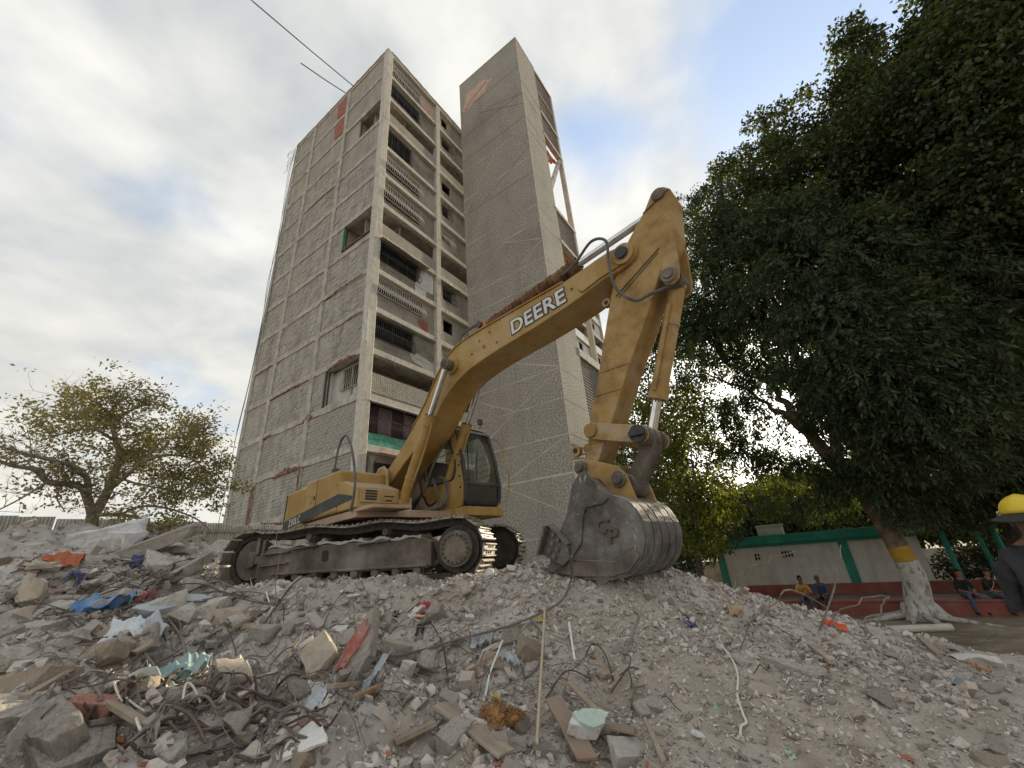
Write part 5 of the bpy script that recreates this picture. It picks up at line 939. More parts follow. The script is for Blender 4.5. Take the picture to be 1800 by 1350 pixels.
def scatter(n, smin, smax, p, seed, d0=2.6, d1=15., keep=None, sink=.25, name='rubble', mats=RUB, tilt=1.6, az0=-59, az1=53, flat=False):
    rg = np.random.default_rng(seed); az = np.radians(rg.uniform(az0, az1, n)); D = d0 * (d1 / d0) ** rg.uniform(0, 1, n); x, y = np.sin(az) * D, np.cos(az) * D
    z = ground_z(x, y); zb = ground_z(x, y, False); zo = zone(x, y) if not flat else np.ones(n)
    u = rg.uniform(0, 1, n); s = smin * (smax / smin) ** (u ** p) * (D / 4.2) ** .45 * (.55 + .45 * zo)
    big = np.clip(s / .05, 0, 1); ok = (zb > .12) & (rg.uniform(0, 1, n) < 1 - np.clip(big * (1 - zo) * 1.15, 0, .97)) & ((plat(x, y) < .4) | (s < .05))
    if keep is not None: ok &= keep(x, y, az, D)
    x, y, z, s = x[ok], y[ok], z[ok], s[ok]; m = len(x); kind = rg.integers(0, len(TPL), m); Vs = []; Fs = []; off = 0
    for t, (tv, tf) in enumerate(TPL):
        i = np.nonzero(kind == t)[0]
        if not len(i): continue
        e = np.c_[rg.normal(0, tilt * .35, len(i)), rg.normal(0, tilt * .35, len(i)), rg.uniform(0, 6.283, len(i))]; M = euler_mats(e)
        v = np.einsum('nij,kj->nki', M, tv) * s[i][:, None, None]; lowest = v[:, :, 2].min(1); v += np.stack([x[i], y[i], z[i] - lowest * (1 - sink) * .75 - s[i] * .1], 1)[:, None, :]
        Vs.append(v.reshape(-1, 3)); Fs.append((tf[None] + (np.arange(len(i)) * len(tv))[:, None, None]).reshape(-1, 3) + off); off += len(i) * len(tv)
    o = link(name, npmesh(name, np.concatenate(Vs), np.concatenate(Fs), mats)); return tag(o, kind='stuff')
scatter(15000, .006, .030, 2.2, 6, d0=2.7, d1=6., name='slope_gravel', mats=RUB, az0=-10, az1=48, flat=True)
scatter(46000, .007, .036, 2.0, 1, name='gravel', mats=RUB)
scatter(12500, .02, .11, 2.4, 2, name='rubble', mats=RUB)
scatter(4200, .008, .055, 2.2, 3, name='pale_rubble', mats=RUBW)
scatter(3000, .008, .055, 2.2, 4, name='brick_rubble', mats=RUBR)
scatter(8000, .012, .05, 1.9, 5, d0=4.1, d1=7.6, name='crest_gravel', mats=RUB, az0=0, az1=40, flat=True)
# broken pieces one by one
GRP = {}
def make_piece(tpl, name, m, size, loc, rot, bev=.0):
    key = (id(tpl[0]), m.name)
    if key not in GRP:
        tv, tf = tpl; me = npmesh(name, tv, tf, m); bm = bmesh.new(); bm.from_mesh(me)
        bmesh.ops.dissolve_limit(bm, angle_limit=.05, verts=bm.verts, edges=bm.edges); bmesh.ops.bevel(bm, geom=list(bm.edges), offset=.016, segments=1, affect='EDGES', profile=.5)
        bmesh.ops.triangulate(bm, faces=bm.faces)
        for it in range(3):
            bmesh.ops.subdivide_edges(bm, edges=[e for e in bm.edges if e.calc_length() > .26], cuts=1); bmesh.ops.triangulate(bm, faces=bm.faces)
        for v in bm.verts: c_ = v.co.copy(); v.co += Vector((mnoise.fractal(c_ * 2.3, 1., 2.1, 4), mnoise.fractal(c_ * 2.3 + Vector((9, 2, 4)), 1., 2.1, 4), mnoise.fractal(c_ * 2.3 + Vector((1, 7, 5)), 1., 2.1, 4))) * .055
        bm.to_mesh(me); bm.free(); GRP[key] = me
    o = link(name, GRP[key], None, loc, rot); o.scale = (size, size, size) if not isinstance(size, tuple) else size; return o
CHK = mat('concrete_chunk', [(.366, .328, .282), (.518, .473, .420), (.610, .572, .511)], .95, scale=8., detail=12, bump=1., bscale=20, obj_rand=.4, stain=[((.50, .475, .44), .6, 3.5), ((.19, .16, .13), .6, 5.), ((.13, .11, .09), .5, 16.)])
CHKT = mat('tan_chunk', [(.372, .296, .221), (.510, .414, .324), (.580, .497, .400)], .95, scale=4.5, detail=11, bump=1., bscale=22, obj_rand=.4, stain=((.42, .39, .35), .5, 3.))
BTPL = [rocktpl(RR, .75, 14) for _ in range(6)]; STPL = [slabtpl(RR, .13, 8) for _ in range(7)]; KTPL = [blocktpl(RR) for _ in range(5)]
rg = random.Random(11)
# what stands near a picture point, for the labels
MARKS = [('the blue tarp', 172, 1072), ('the pale plastic sheet', 228, 1117), ('the orange bag', 108, 995), ('the long leaning beam', 230, 975), ('the pale blue panel', 300, 1095), ('the teal cloth bundle', 312, 1195), ('the red brick', 165, 1245), ('the left end of the track', 410, 1010), ('the big corner block', 90, 1300), ('the flat slab at the left edge', 50, 1165),
         ('the white board', 530, 1330), ('the tan upright slab', 560, 1160), ('the red painted slab', 625, 1145), ('the red garment', 748, 1085), ('the folded metal sheet', 660, 1208), ('the white plastic bag', 555, 1250), ('the wide grey plank', 820, 1300), ('the orange stuffing', 885, 1280), ('the long pole', 955, 1215), ('the zinc sheet', 865, 1145), ('the tan block', 935, 1150), ('the green tile', 1042, 1308), ('the white plaster chunk', 1110, 1335), ('the grey stick', 1112, 1140), ('the bucket', 1080, 1010), ('the near track', 650, 1035),
         ('the white cord', 1295, 1210), ('the largest right slope chunk', 1397, 1182), ('the orange red scrap', 1472, 1108), ('the boulder', 1720, 1165), ('the turquoise scrap', 1625, 1212), ('the tan paper bag', 1293, 1082), ('the forked yellow cord', 225, 1270), ('the cream cord loop', 330, 1255), ('the small white chip', 1232, 1300), ('the mint green chip', 1392, 1332), ('the dark blue rag', 1215, 1103), ('the white cracked plaster', 485, 1043), ('the grey oval stone', 1560, 1230), ('the tree trunk', 160, 945)]
def where(px, py, rank=0):
    nm, mx_, my_ = sorted(MARKS, key=lambda m: math.hypot(m[1] - px, (m[2] - py) * 1.3))[rank]; dx, dy = px - mx_, py - my_; d = math.hypot(dx, dy)
    near = 'just ' if d < 45 else ('well ' if d > 110 else '')
    if abs(dx) > 1.8 * abs(dy): return near + ('right of ' if dx > 0 else 'left of ') + nm
    if abs(dy) > 1.8 * abs(dx): return near + ('below ' if dy > 0 else 'above ') + nm
    return ('below and ' if dy > 0 else 'above and ') + ('right of ' if dx > 0 else 'left of ') + nm
USED = set()
def unique(head, px, py):
    """the first place that no other piece with the same look has been told by"""
    for r in range(7):
        t = f'{head} {where(px, py, r)}'
        if t not in USED and len(t.split()) <= 16: break
    USED.add(t); return t
ZONES = [((0, 945, 520, 1120), 98, (7, 36), 'broken concrete on the upper left heap'), ((0, 1100, 430, 1350), 62, (11, 36), 'broken concrete in the lower left heap'),
         ((400, 1060, 800, 1350), 56, (8, 27), 'broken concrete on the slope under the tracks'), ((780, 1120, 1180, 1350), 36, (7, 24), 'broken concrete below the bucket'), ((1150, 1070, 1790, 1350), 40, (5, 15), 'broken concrete on the right slope')]
for (x0, y0, x1, y1), n, (s0, s1), grp in ZONES:
    for k in range(n):
        px, py = rg.uniform(x0, x1), rg.uniform(y0, y1); p = onground(px, py, 2.4, 16)
        if p.z < .25 or plat(np.array([p.x]), np.array([p.y]))[0] > .3: continue
        d = (p - Vector(CAMP)).length; u_ = rg.uniform(0, 1) ** 2.; size = (u_ * (s1 - s0) + s0) * d / 640.
        kind = rg.choice(['lump', 'lump', 'slab', 'slab', 'slab', 'block']); tp_ = rg.choice(dict(lump=BTPL, slab=STPL, block=KTPL)[kind]); tan = rg.random() < .25
        word = dict(lump='lump', slab='slab', block='angular block')[kind]; rx = rg.gauss(0, .4)
        o = make_piece(tp_, 'concrete_chunk', CHKT if tan else CHK, size, p + Vector((0, 0, -size * rg.uniform(-.05, .2))), (rx, rg.gauss(0, .35), rg.uniform(0, 6.28)))
        tag(o, unique(f'{["small", "medium", "large"][min(2, int(u_ * 5))]} {"tan" if tan else "grey"} {"tilted " if abs(rx) > .35 else ""}{word} of concrete', px, py), 'concrete chunk', grp)
# the pieces one would point at
def named(px, py, tplkind, idx, m, size, rot, name, label, cat, lift=.02, group=None):
    p = onground(px, py, 2.2, 16); tp_ = dict(lump=BTPL, slab=STPL, block=KTPL)[tplkind][idx]; s = size if not isinstance(size, tuple) else max(size)
    return tag(make_piece(tp_, name, m, size, p + Vector((0, 0, s * lift)), rot), label, cat, group)
named(55, 1165, 'slab', 0, CHK, (.34, .22, .4), (.3, .3, .3), 'concrete_slab', 'pale flat slab at the left edge with its top face to the sky', 'concrete slab')
named(80, 1215, 'block', 1, CHK, .19, (.1, -.1, .5), 'concrete_block', 'pale grey block below the flat slab at the left edge', 'concrete block')
named(85, 1300, 'slab', 4, CHK, (.25, .20, .8), (.55, .3, -.5), 'concrete_block', 'biggest grey concrete block in the bottom left corner', 'concrete block')
named(10, 1265, 'block', 0, CHK, .17, (.5, .2, .9), 'concrete_block', 'pale concrete block at the left edge above the corner', 'concrete block')
named(230, 975, 'block', 3, CHK, (1.15, .3, .34), (.1, -.42, .62), 'concrete_beam', 'long broken concrete beam leaning diagonally on the upper left heap', 'concrete beam')
named(190, 945, 'block', 4, RUBW, (.75, .55, .5), (.2, -.25, .4), 'concrete_block', 'pale block at the top of the left heap by the tree trunk', 'concrete block')
named(215, 950, 'block', 0, RUBW, (.5, .4, .5), (.1, .15, -.3), 'concrete_block', 'white faced block on the heap crest right of the tree', 'concrete block')
named(290, 965, 'slab', 2, CHK, (.8, .4, .5), (.15, .2, -.4), 'concrete_slab', 'long dusty slab sloping down right of the heap crest', 'concrete slab')
named(30, 960, 'slab', 3, RUBW, (.6, .45, .5), (.3, .1, .4), 'concrete_slab', 'whitish slab on the crest at the far left edge', 'concrete slab')
named(85, 1060, 'slab', 4, CHK, (.5, .34, .6), (.12, .1, .2), 'concrete_slab', 'wide rounded slab under the rebar tangle on the left', 'concrete slab')
named(300, 1020, 'slab', 1, CHK, (.7, .28, .6), (.2, -.5, .75), 'concrete_slab', 'narrow slab on edge pointing up towards the left track', 'concrete slab')
named(558, 1185, 'slab', 5, CHKT, (.20, .30, .45), (1.05, .1, -.25), 'concrete_slab', 'tan pointed slab standing on edge under the tracks', 'concrete slab', .25)
o = named(625, 1180, 'slab', 6, CHK, (.24, .36, .45), (1.0, .25, -.45), 'concrete_slab', 'upright slab with faded red paint on its face', 'concrete slab', .3)
q = MB(); q.prism(blob(0, .05, .42, .62, 14, 3, .4), .10, .165, lambda a, b, t: (a * .8, b, t)); q.build('paint_layer', mat('faded_red', [(.30, .085, .065), (.38, .14, .11)], .85, scale=4., stain=[((.36, .32, .28), .85, 6.), ((.34, .28, .24), .6, 2.)]), o)
named(700, 1175, 'lump', 2, CHK, (.10, .17, .4), (.9, .4, -.9), 'concrete_chunk', 'tall grey shard wrapped in sheet metal beside the red slab', 'concrete chunk', .3)
named(750, 1165, 'lump', 1, CHK, .17, (.2, .3, 1.), 'concrete_chunk', 'rounded rough concrete lump right of the red painted slab', 'concrete chunk')
named(712, 1180, 'slab', 0, CHKT, (.13, .2, .3), (1.2, .1, .2), 'concrete_slab', 'dark tan slab standing upright in the slope middle', 'concrete slab', .4)
named(935, 1150, 'block', 1, CHKT, (.15, .13, .17), (.5, .5, .4), 'concrete_block', 'tan broken block next to the crumpled zinc sheet', 'concrete block')
named(1070, 1185, 'slab', 2, CHKT, .12, (.4, .3, .2), 'concrete_chunk', 'pale tan chunk below the bucket beside a grey stick', 'concrete chunk')
named(1397, 1182, 'slab', 3, CHK, (.26, .16, .34), (.35, .2, -.5), 'concrete_chunk', 'largest grey chunk on the right hand slope', 'concrete chunk')
named(1350, 1222, 'slab', 4, CHKT, (.19, .13, .2), (.3, .3, -.6), 'concrete_chunk', 'flat tan chunk just below the largest right slope chunk', 'concrete chunk')
named(1310, 1165, 'lump', 3, CHK, .12, (.1, .1, .4), 'concrete_chunk', 'dusty half buried lump left of the largest right slope chunk', 'concrete chunk')
named(1232, 1300, 'slab', 5, RUBW, .075, (.3, .2, .4), 'concrete_chunk', 'small white chip alone on the bare dirt slope', 'concrete chunk')
named(1560, 1230, 'lump', 4, CHK, .13, (.2, .4, .4), 'concrete_chunk', 'grey oval stone in the middle of the right slope', 'concrete chunk')
named(1720, 1165, 'lump', 5, RUBW, (.28, .2, .2), (.1, .1, .3), 'concrete_chunk', 'pale rounded boulder at the foot of the right slope', 'boulder')
named(590, 1010, 'slab', 2, CHK, (.30, .15, .5), (.2, -.15, .3), 'concrete_slab', 'grey slab propped against the near track', 'concrete slab')
named(485, 1043, 'slab', 6, RUBW, (.15, .11, .2), (.6, .1, .2), 'plaster_chunk', 'white cracked plaster piece below the near track', 'plaster piece')
o = named(1040, 1325, 'slab', 1, RUBW, (.17, .14, .30), (.6, .1, .5), 'tiled_chunk', 'white chunk of wall with a pale green tiled face, bottom centre', 'wall piece', .45)
q = MB(); q.prism(blob(0, 0, .72, .5, 7, 5, .2), .10, .185, lambda a, b, t: (a, b, t)); q.build('tile_face', mat('pale_green_tile', [(.42, .54, .47), (.50, .62, .55)], .45, scale=5., stain=((.5, .48, .44), .5, 6.)), o)
named(1110, 1335, 'block', 2, RUBW, (.15, .12, .12), (.5, .2, .5), 'plaster_chunk', 'rough white plaster chunk at the bottom right of the green tile', 'plaster piece')
named(530, 1330, 'slab', 0, WHITEP, (.13, .18, .07), (.5, .15, -.5), 'white_board', 'white board with a torn edge, bottom left of centre', 'board', .2)
named(300, 1095, 'slab', 2, mat('pale_blue_panel', [(.36, .42, .45), (.46, .50, .52)], .7, scale=3., stain=((.42, .39, .35), .6, 4.)), (.42, .30, .24), (.55, .1, .7), 'blue_panel', 'pale blue flat panel right of the blue tarp', 'panel', .4)
named(165, 1245, 'block', 3, mat('brick_red', [(.30, .115, .085), (.38, .17, .13)], .92, scale=4., stain=[((.40, .36, .32), .75, 6.), ((.36, .3, .26), .6, 2.)]), (.12, .09, .11), (.3, .2, .4), 'red_brick', 'red brick fragment between grey blocks on the left', 'brick')
named(285, 1248, 'slab', 3, mat('brick_red', []), (.13, .1, .2), (.4, .2, .4), 'red_tile', 'dull red tile fragment right of the red brick', 'tile')
named(545, 1285, 'slab', 5, mat('brick_red', []), (.08, .06, .2), (.6, .2, .4), 'red_tile', 'small red tile behind the white board', 'tile')
# boards, poles and strips
def bar(px0, py0, px1, py1, w, t, m, name, label, cat, lift=(.05, .05), group=None, roll=0.):
    a = onground(px0, py0, 2.2, 18) + Vector((0, 0, lift[0])); b = onground(px1, py1, 2.2, 18) + Vector((0, 0, lift[1])); d = b - a; L = d.length
    q = MB(); n = 5; A = []; B = []; rr = random.Random(int(px0 * 7 + py0))
    for i in range(n + 1): A.append((L * i / n, w / 2 * rr.uniform(.9, 1.05))); B.append((L * i / n + (rr.uniform(-.03, .03) if i in (0, n) else 0), -w / 2 * rr.uniform(.9, 1.05)))
    q.strip(A, B, lambda x, y: (x, y, -t / 2), lambda x, y: (x, y, t / 2)); o = q.build(name, m, None, bevel=min(t, w) * .15)
    o.rotation_mode = 'QUATERNION'; qd = d.to_track_quat('X', 'Z'); o.rotation_quaternion = qd @ Matrix.Rotation(roll, 3, 'X').to_quaternion(); o.location = a; return tag(o, label, cat, group)
bar(775, 1262, 895, 1349, .14, .018, WOOD, 'plank', 'wide grey plank running out of the bottom edge of the picture', 'plank', (.07, .05))
bar(975, 1265, 1040, 1375, .12, .018, mat('rusty_board', [(.25, .19, .145), (.33, .26, .20)], .85, scale=3., stain=((.22, .10, .06), .7, 3.)), 'board', 'broad tan board with rusty edges left of the green tile', 'board', (.12, .08))
bar(985, 1280, 1120, 1315, .10, .014, mat('rusty_board', []), 'board', 'second tan board lying under the green tile', 'board', (.05, .07))
bar(1005, 1237, 1062, 1285, .05, .02, WOOD, 'plank', 'short weathered plank above the tan boards', 'plank', (.12, .06))
bar(962, 1110, 946, 1342, .018, .018, mat('bamboo', [(.40, .32, .22), (.50, .42, .31)], .7, scale=6.), 'pole', 'long thin light wooden pole standing below the bucket', 'pole', (.18, .08))
bar(886, 1160, 862, 1215, .014, .008, WHITEP, 'plastic_strip', 'upper half of a bent white plastic strip', 'strip', (.14, .1), 'bent white strip')
bar(862, 1215, 848, 1268, .014, .008, WHITEP, 'plastic_strip', 'lower half of a bent white plastic strip', 'strip', (.1, .03), 'bent white strip')
bar(1127, 1108, 1097, 1180, .02, .02, mat('grey_stick', [(.18, .165, .15), (.27, .25, .225)], .9, scale=6.), 'stick', 'straight grey stick leaning below the bucket', 'stick', (.1, .06))
bar(808, 1205, 872, 1178, .03, .02, mat('raw_wood', [(.26, .16, .09), (.36, .24, .15)], .8, scale=5.), 'wood_batten', 'brown wooden batten beside the white strip', 'batten', (.05, .1))
bar(1140, 1290, 1170, 1360, .03, .025, WOOD, 'wood_batten', 'grey batten at the bottom edge right of the white plaster', 'batten', (.05, .05))
bar(465, 1060, 482, 1100, .014, .01, WHITEP, 'plastic_strip', 'short white strip below the left half of the track', 'strip', (.1, .04))
bar(1001, 1103, 1012, 1175, .02, .015, WHITEP, 'plaster_strip', 'dusty white strip under the bucket, beside the pole', 'strip', (.04, .03))
bar(620, 1245, 735, 1195, .05, .03, mat('raw_wood', []), 'wood_batten', 'reddish batten under the red painted slab', 'batten', (.03, .06))
q = MB(); a, b = onground(1562, 1113, 8, 30), onground(1676, 1109, 8, 30); q.cyl(a + Vector((0, 0, .09)), b + Vector((0, 0, .09)), .1, n=16); tag(q.build('concrete_pipe', CONCL), 'grey pipe lying on the brown earth before the painted tree', 'pipe')
for k, (xa, ya, xb, yb) in enumerate(((180, 1265, 290, 1330), (330, 1235, 420, 1200), (35, 1250, 130, 1195), (255, 1000, 300, 985), (640, 1215, 580, 1235), (690, 1330, 760, 1300), (1430, 1150, 1470, 1185), (1620, 1130, 1660, 1170))):
    bar(xa, ya, xb, yb, .05, .03, WOOD, 'wood_splinter', unique('splintered length of wood', xa, ya), 'wood splinter', (.05, .07), 'wood splinters in the rubble')
# soft things
def crumple(px, py, w, h, m, name, label, cat, amp=.06, n=34, rot=0., lift=.05, freq=1.7, seed=0, tilt=(0, 0), drape=.8, sag=None):
    c0 = onground(px, py, 2.2, 18); q = []; ca, sa = math.cos(rot), math.sin(rot); rr = random.Random(seed); base = np.linspace(-.5, .5, n)
    U, V_ = np.meshgrid(base, base); U = U * (1 + .25 * fbm(V_ * 3, U * 2, 2, seed)); V_ = V_ * (1 + .25 * fbm(U * 3 + 5, V_ * 2, 2, seed + 3))
    w, h = w * .78, h * .85; lx, ly = U * w, V_ * h; X_, Y_ = c0.x + lx * ca - ly * sa, c0.y + lx * sa + ly * ca
    Zg = ground_z(X_, Y_) * drape + c0.z * (1 - drape); ridge = 1 - np.abs(fbm(U * freq * 2 + seed, V_ * freq * 2, 3, seed + 7)) * 2.
    lift = lift * .6; Zz = Zg + lift + amp * .7 * (fbm(U * freq * 2 + .7 * fbm(V_ * 3, U * 3, 2, seed + 1), V_ * freq * 2, 3, seed) * 1.5 + ridge * .6 + .25 * fbm(U * 9, V_ * 9, 2, seed + 5)) + lx * tilt[0] + ly * tilt[1]
    I = np.arange(n * n).reshape(n, n); F_ = np.stack([I[:-1, :-1], I[:-1, 1:], I[1:, 1:], I[1:, :-1]], -1).reshape(-1, 4)
    o = link(name, npmesh(name, np.c_[X_.ravel(), Y_.ravel(), Zz.ravel()], F_, m, smooth=True)); s = o.modifiers.new('thick', 'SOLIDIFY'); s.thickness = .006; s = o.modifiers.new('sub', 'SUBSURF'); s.levels = s.render_levels = 1
    return tag(o, label, cat)
TARP = mat('blue_tarp', [(.06, .17, .37), (.12, .27, .49)], .5, scale=3., stain=[((.36, .36, .37), .65, 3.), ((.30, .27, .24), .6, 8.)])
crumple(172, 1072, .8, .6, TARP, 'tarp', 'bright blue plastic tarp crumpled among the rebar on the left', 'tarp', .12, rot=.5, lift=.16, seed=1, tilt=(.25, .1))
crumple(228, 1117, .6, .4, mat('pale_sheet', [(.48, .53, .58), (.64, .67, .69)], .6, scale=3.), 'plastic_sheet', 'pale bluish white plastic sheet below the blue tarp', 'plastic sheet', .12, rot=.3, lift=.1, seed=2, tilt=(.12, .15))
crumple(312, 1195, .42, .34, mat('teal_cloth', [(.20, .30, .31), (.32, .41, .42)], .9, scale=4., stain=((.40, .38, .35), .5, 5.)), 'cloth', 'dusty teal cloth bundle on the left slope', 'cloth', .12, rot=.5, lift=.08, seed=3, freq=2.)
crumple(285, 1212, .4, .22, mat('grey_cloth', [(.33, .34, .32), (.44, .44, .42)], .9, scale=4.), 'cloth', 'grey cloth spilling out of the teal bundle', 'cloth', .08, rot=.4, lift=.05, seed=4, freq=2.)
crumple(108, 995, .6, .22, mat('orange_bag', [(.40, .10, .04), (.52, .16, .07)], .7, scale=3., stain=((.29, .25, .22), .8, 5.)), 'bag', 'orange plastic bag half buried in the upper left heap', 'bag', .14, rot=.5, lift=.15, seed=5)
crumple(140, 1030, .45, .16, mat('navy_cloth', [(.04, .05, .14), (.07, .085, .21)], .85, scale=4., stain=((.3, .27, .24), .7, 6.)), 'cloth', 'dark blue cloth strip above the blue tarp', 'cloth', .1, rot=.4, lift=.1, seed=6)
crumple(250, 998, .5, .25, mat('navy_cloth', []), 'cloth', 'small dark blue rag on the upper heap near the beam', 'cloth', .12, rot=.4, lift=.08, seed=8)
crumple(258, 1062, .28, .2, mat('red_cloth', [(.30, .035, .05), (.40, .08, .09)], .85, scale=4., stain=((.33, .28, .25), .5, 14.)), 'cloth', 'small dark red rag right of the blue tarp', 'cloth', .1, lift=.06, seed=9)
o = crumple(748, 1085, .21, .15, mat('red_cloth', []), 'garment', 'red satin garment with a cream hem on the slope', 'garment', .09, rot=-.2, lift=.06, seed=10, freq=2.)
p = onground(738, 1098, 2.2, 18); q = MB(); q.tube(smoothpath([p + Vector((-.07, .0, .05)), p + Vector((-.02, -.03, .06)), p + Vector((.05, -.02, .05)), p + Vector((.12, .03, .09))], 4), .014, 6); h_ = q.build('hem', mat('cream', [(.55, .46, .30), (.66, .58, .42)], .8, scale=5.)); h_.parent = o
crumple(738, 1116, .1, .1, mat('black_cloth', [(.03, .03, .03), (.07, .065, .06)], .9), 'cloth', 'black cloth scrap under the red garment', 'cloth', .05, lift=.03, seed=11)
crumple(685, 1098, .2, .16, mat('black_cloth', []), 'cloth', 'dark frayed rag left of the red garment', 'cloth', .07, lift=.03, seed=12, freq=2.4)
GALV = mat('galvanised_sheet', [(.30, .33, .36), (.44, .47, .50)], .5, .3, scale=4., stain=((.33, .29, .26), .5, 5.))
crumple(848, 1140, .27, .12, GALV, 'zinc_sheet', 'crumpled blue grey zinc sheet left of the pole', 'metal sheet', .07, rot=-.2, lift=.08, seed=13, freq=2.)
crumple(908, 1165, .16, .2, GALV, 'zinc_sheet', 'torn zinc strip hanging below the crumpled sheet', 'metal sheet', .06, rot=-.5, lift=.06, seed=14, freq=2.)
crumple(660, 1208, .16, .3, GALV, 'zinc_sheet', 'folded grey metal sheet right of the red painted slab', 'metal sheet', .06, rot=-.6, lift=.14, seed=15, tilt=(.2, .5))
crumple(555, 1250, .16, .14, mat('pale_sheet', []), 'plastic_bag', 'crumpled white plastic bag on the middle slope', 'plastic bag', .07, lift=.04, seed=16, freq=2.)
crumple(872, 1232, .09, .13, mat('yellow_foam', [(.50, .40, .18), (.60, .50, .26)], .95, scale=6.), 'foam_scrap', 'pale yellow foam scrap above the orange fibre', 'foam', .04, lift=.04, seed=17)
crumple(945, 1092, .12, .08, mat('yellow_foam', []), 'foam_scrap', 'yellow scrap on the crest below the bucket teeth', 'foam', .05, lift=.03, seed=18)
crumple(1472, 1108, .20, .07, mat('orange_plastic', [(.60, .09, .03), (.72, .16, .07)], .5, scale=4.), 'plastic_scrap', 'bright orange red plastic scrap on the right crest', 'plastic scrap', .04, rot=-.3, lift=.05, seed=19)
crumple(1732, 1187, .13, .09, mat('orange_scrap', [(.45, .26, .17), (.52, .34, .24)], .8, scale=4.), 'plastic_scrap', 'pale orange scrap by the boulder at the right', 'plastic scrap', .05, lift=.08, seed=20)
crumple(1625, 1212, .07, .05, mat('cyan_plastic', [(.04, .30, .33), (.08, .40, .42)], .5), 'plastic_scrap', 'small turquoise plastic scrap on the right slope', 'plastic scrap', .03, lift=.02, seed=21)
crumple(1690, 1210, .17, .12, mat('blue_grey_cloth', [(.23, .26, .28), (.33, .35, .36)], .85), 'cloth', 'blue grey sheet at the foot of the right slope', 'cloth', .06, lift=.05, seed=22)
crumple(1215, 1103, .13, .06, mat('navy_cloth', []), 'cloth', 'dark blue rag on the crest right of the bucket', 'cloth', .04, lift=.03, seed=23)
crumple(1258, 1247, .04, .06, mat('mint_plastic', [(.35, .5, .40), (.45, .6, .5)], .5), 'plastic_scrap', 'mint green scrap near the white cord', 'plastic scrap', .02, lift=.02, seed=24)
crumple(1392, 1332, .055, .035, mat('mint_plastic', []), 'plastic_scrap', 'mint green chip at the bottom of the right slope', 'plastic scrap', .01, lift=.015, seed=25)
crumple(1293, 1082, .16, .1, mat('tan_bag', [(.40, .26, .16), (.5, .35, .23)], .8), 'paper_bag', 'tan paper bag on the right crest', 'paper bag', .07, lift=.05, seed=26)
crumple(428, 1295, .18, .12, mat('magenta_cloth', [(.15, .06, .11), (.21, .10, .16)], .9, stain=((.3, .27, .24), .7, 8.)), 'cloth', 'magenta rag in the rebar tangle at the bottom', 'cloth', .06, lift=.03, seed=27)
# orange fibre clump (mattress stuffing): many short curled strands
FIB = mat('orange_fibre', [(.26, .13, .045), (.38, .20, .075), (.46, .27, .12)], .95, scale=9., bump=1., bscale=60)
def clump(px, py, r, label):
    p = onground(px, py, 2.2, 12); rr = np.random.default_rng(int(px)); q = MB(); bm = bmesh.new(); bmesh.ops.create_icosphere(bm, subdivisions=4, radius=r)
    for v in bm.verts: k = mnoise.fractal(v.co * 9 / r * .12 + Vector((px, 0, 0)), 1.0, 2.2, 4); v.co *= 1 + .5 * k; v.co.z *= .75
    q.add([v.co + p + Vector((0, 0, r * .45)) for v in bm.verts], [[v.index for v in f.verts] for f in bm.faces]); bm.free()
    for k in range(160):
        d = Vector(rr.normal(size=3)).normalized(); d.z = abs(d.z); a = p + Vector((0, 0, r * .45)) + d * r * .9; t = Vector(rr.normal(size=3)) * r * .16; q.tube([a, a + d * r * .16 + t * .5, a + d * r * .2 + t], .0022, 3, False)
    tag(q.build('fibre_clump', FIB), label, 'stuffing')
clump(868, 1275, .085, 'left lump of torn orange brown stuffing beside the long plank'); clump(903, 1283, .065, 'right lump of torn orange brown stuffing beside the pole')
# cords, rebar and wires
def wire(pts, r, m, name, label, cat, group=None, k=5, loc=None):
    """pts: (px, py, lift above the ground)"""
    P = [onground(a, b, 2.2, 18) + Vector((0, 0, l)) for a, b, l in pts]; q = MB(); q.tube(smoothpath(P, k), r, 6); return tag(q.build(name, m, smooth=False), label, cat, group)
CORD = mat('white_cord', [(.62, .58, .5), (.74, .70, .62)], .8, scale=8.)
wire([(1265, 1122, .02), (1270, 1140, .02), (1290, 1170, .02), (1299, 1195, .02), (1298, 1230, .02), (1308, 1262, .02), (1315, 1282, .02), (1306, 1290, .02), (1304, 1303, .02)], .0075, CORD, 'cord', 'thin white cord lying down the right slope', 'cord')
wire([(1018, 968, .02), (1012, 1000, .06), (1007, 1036, .10), (993, 1075, .10), (962, 1098, .10), (915, 1122, .12), (868, 1138, .13), (810, 1152, .12), (750, 1172, .12), (690, 1178, .10), (640, 1160, .10), (595, 1150, .06)], .012, REBAR, 'steel_rod', 'long bent rod sweeping from the bucket down to the red slab', 'rebar')
wire([(190, 1235, .1), (203, 1262, .08), (225, 1280, .08), (240, 1310, .06)], .007, CORD, 'cord', 'pale yellow forked cord on the left blocks', 'cord')
wire([(208, 1265, .08), (228, 1266, .07), (248, 1278, .06)], .006, CORD, 'cord', 'short branch of the pale yellow cord', 'cord')
wire([(312, 1275, .1), (318, 1248, .12), (332, 1245, .1), (348, 1258, .06)], .006, CORD, 'cord', 'cream loop of cord beside the rebar tangle', 'cord')
wire([(938, 1122, .12), (955, 1145, .12), (957, 1175, .1), (945, 1200, .08), (925, 1208, .06), (920, 1190, .05)], .011, HOSE, 'hose', 'grey hose loop curling round the tan block', 'hose')
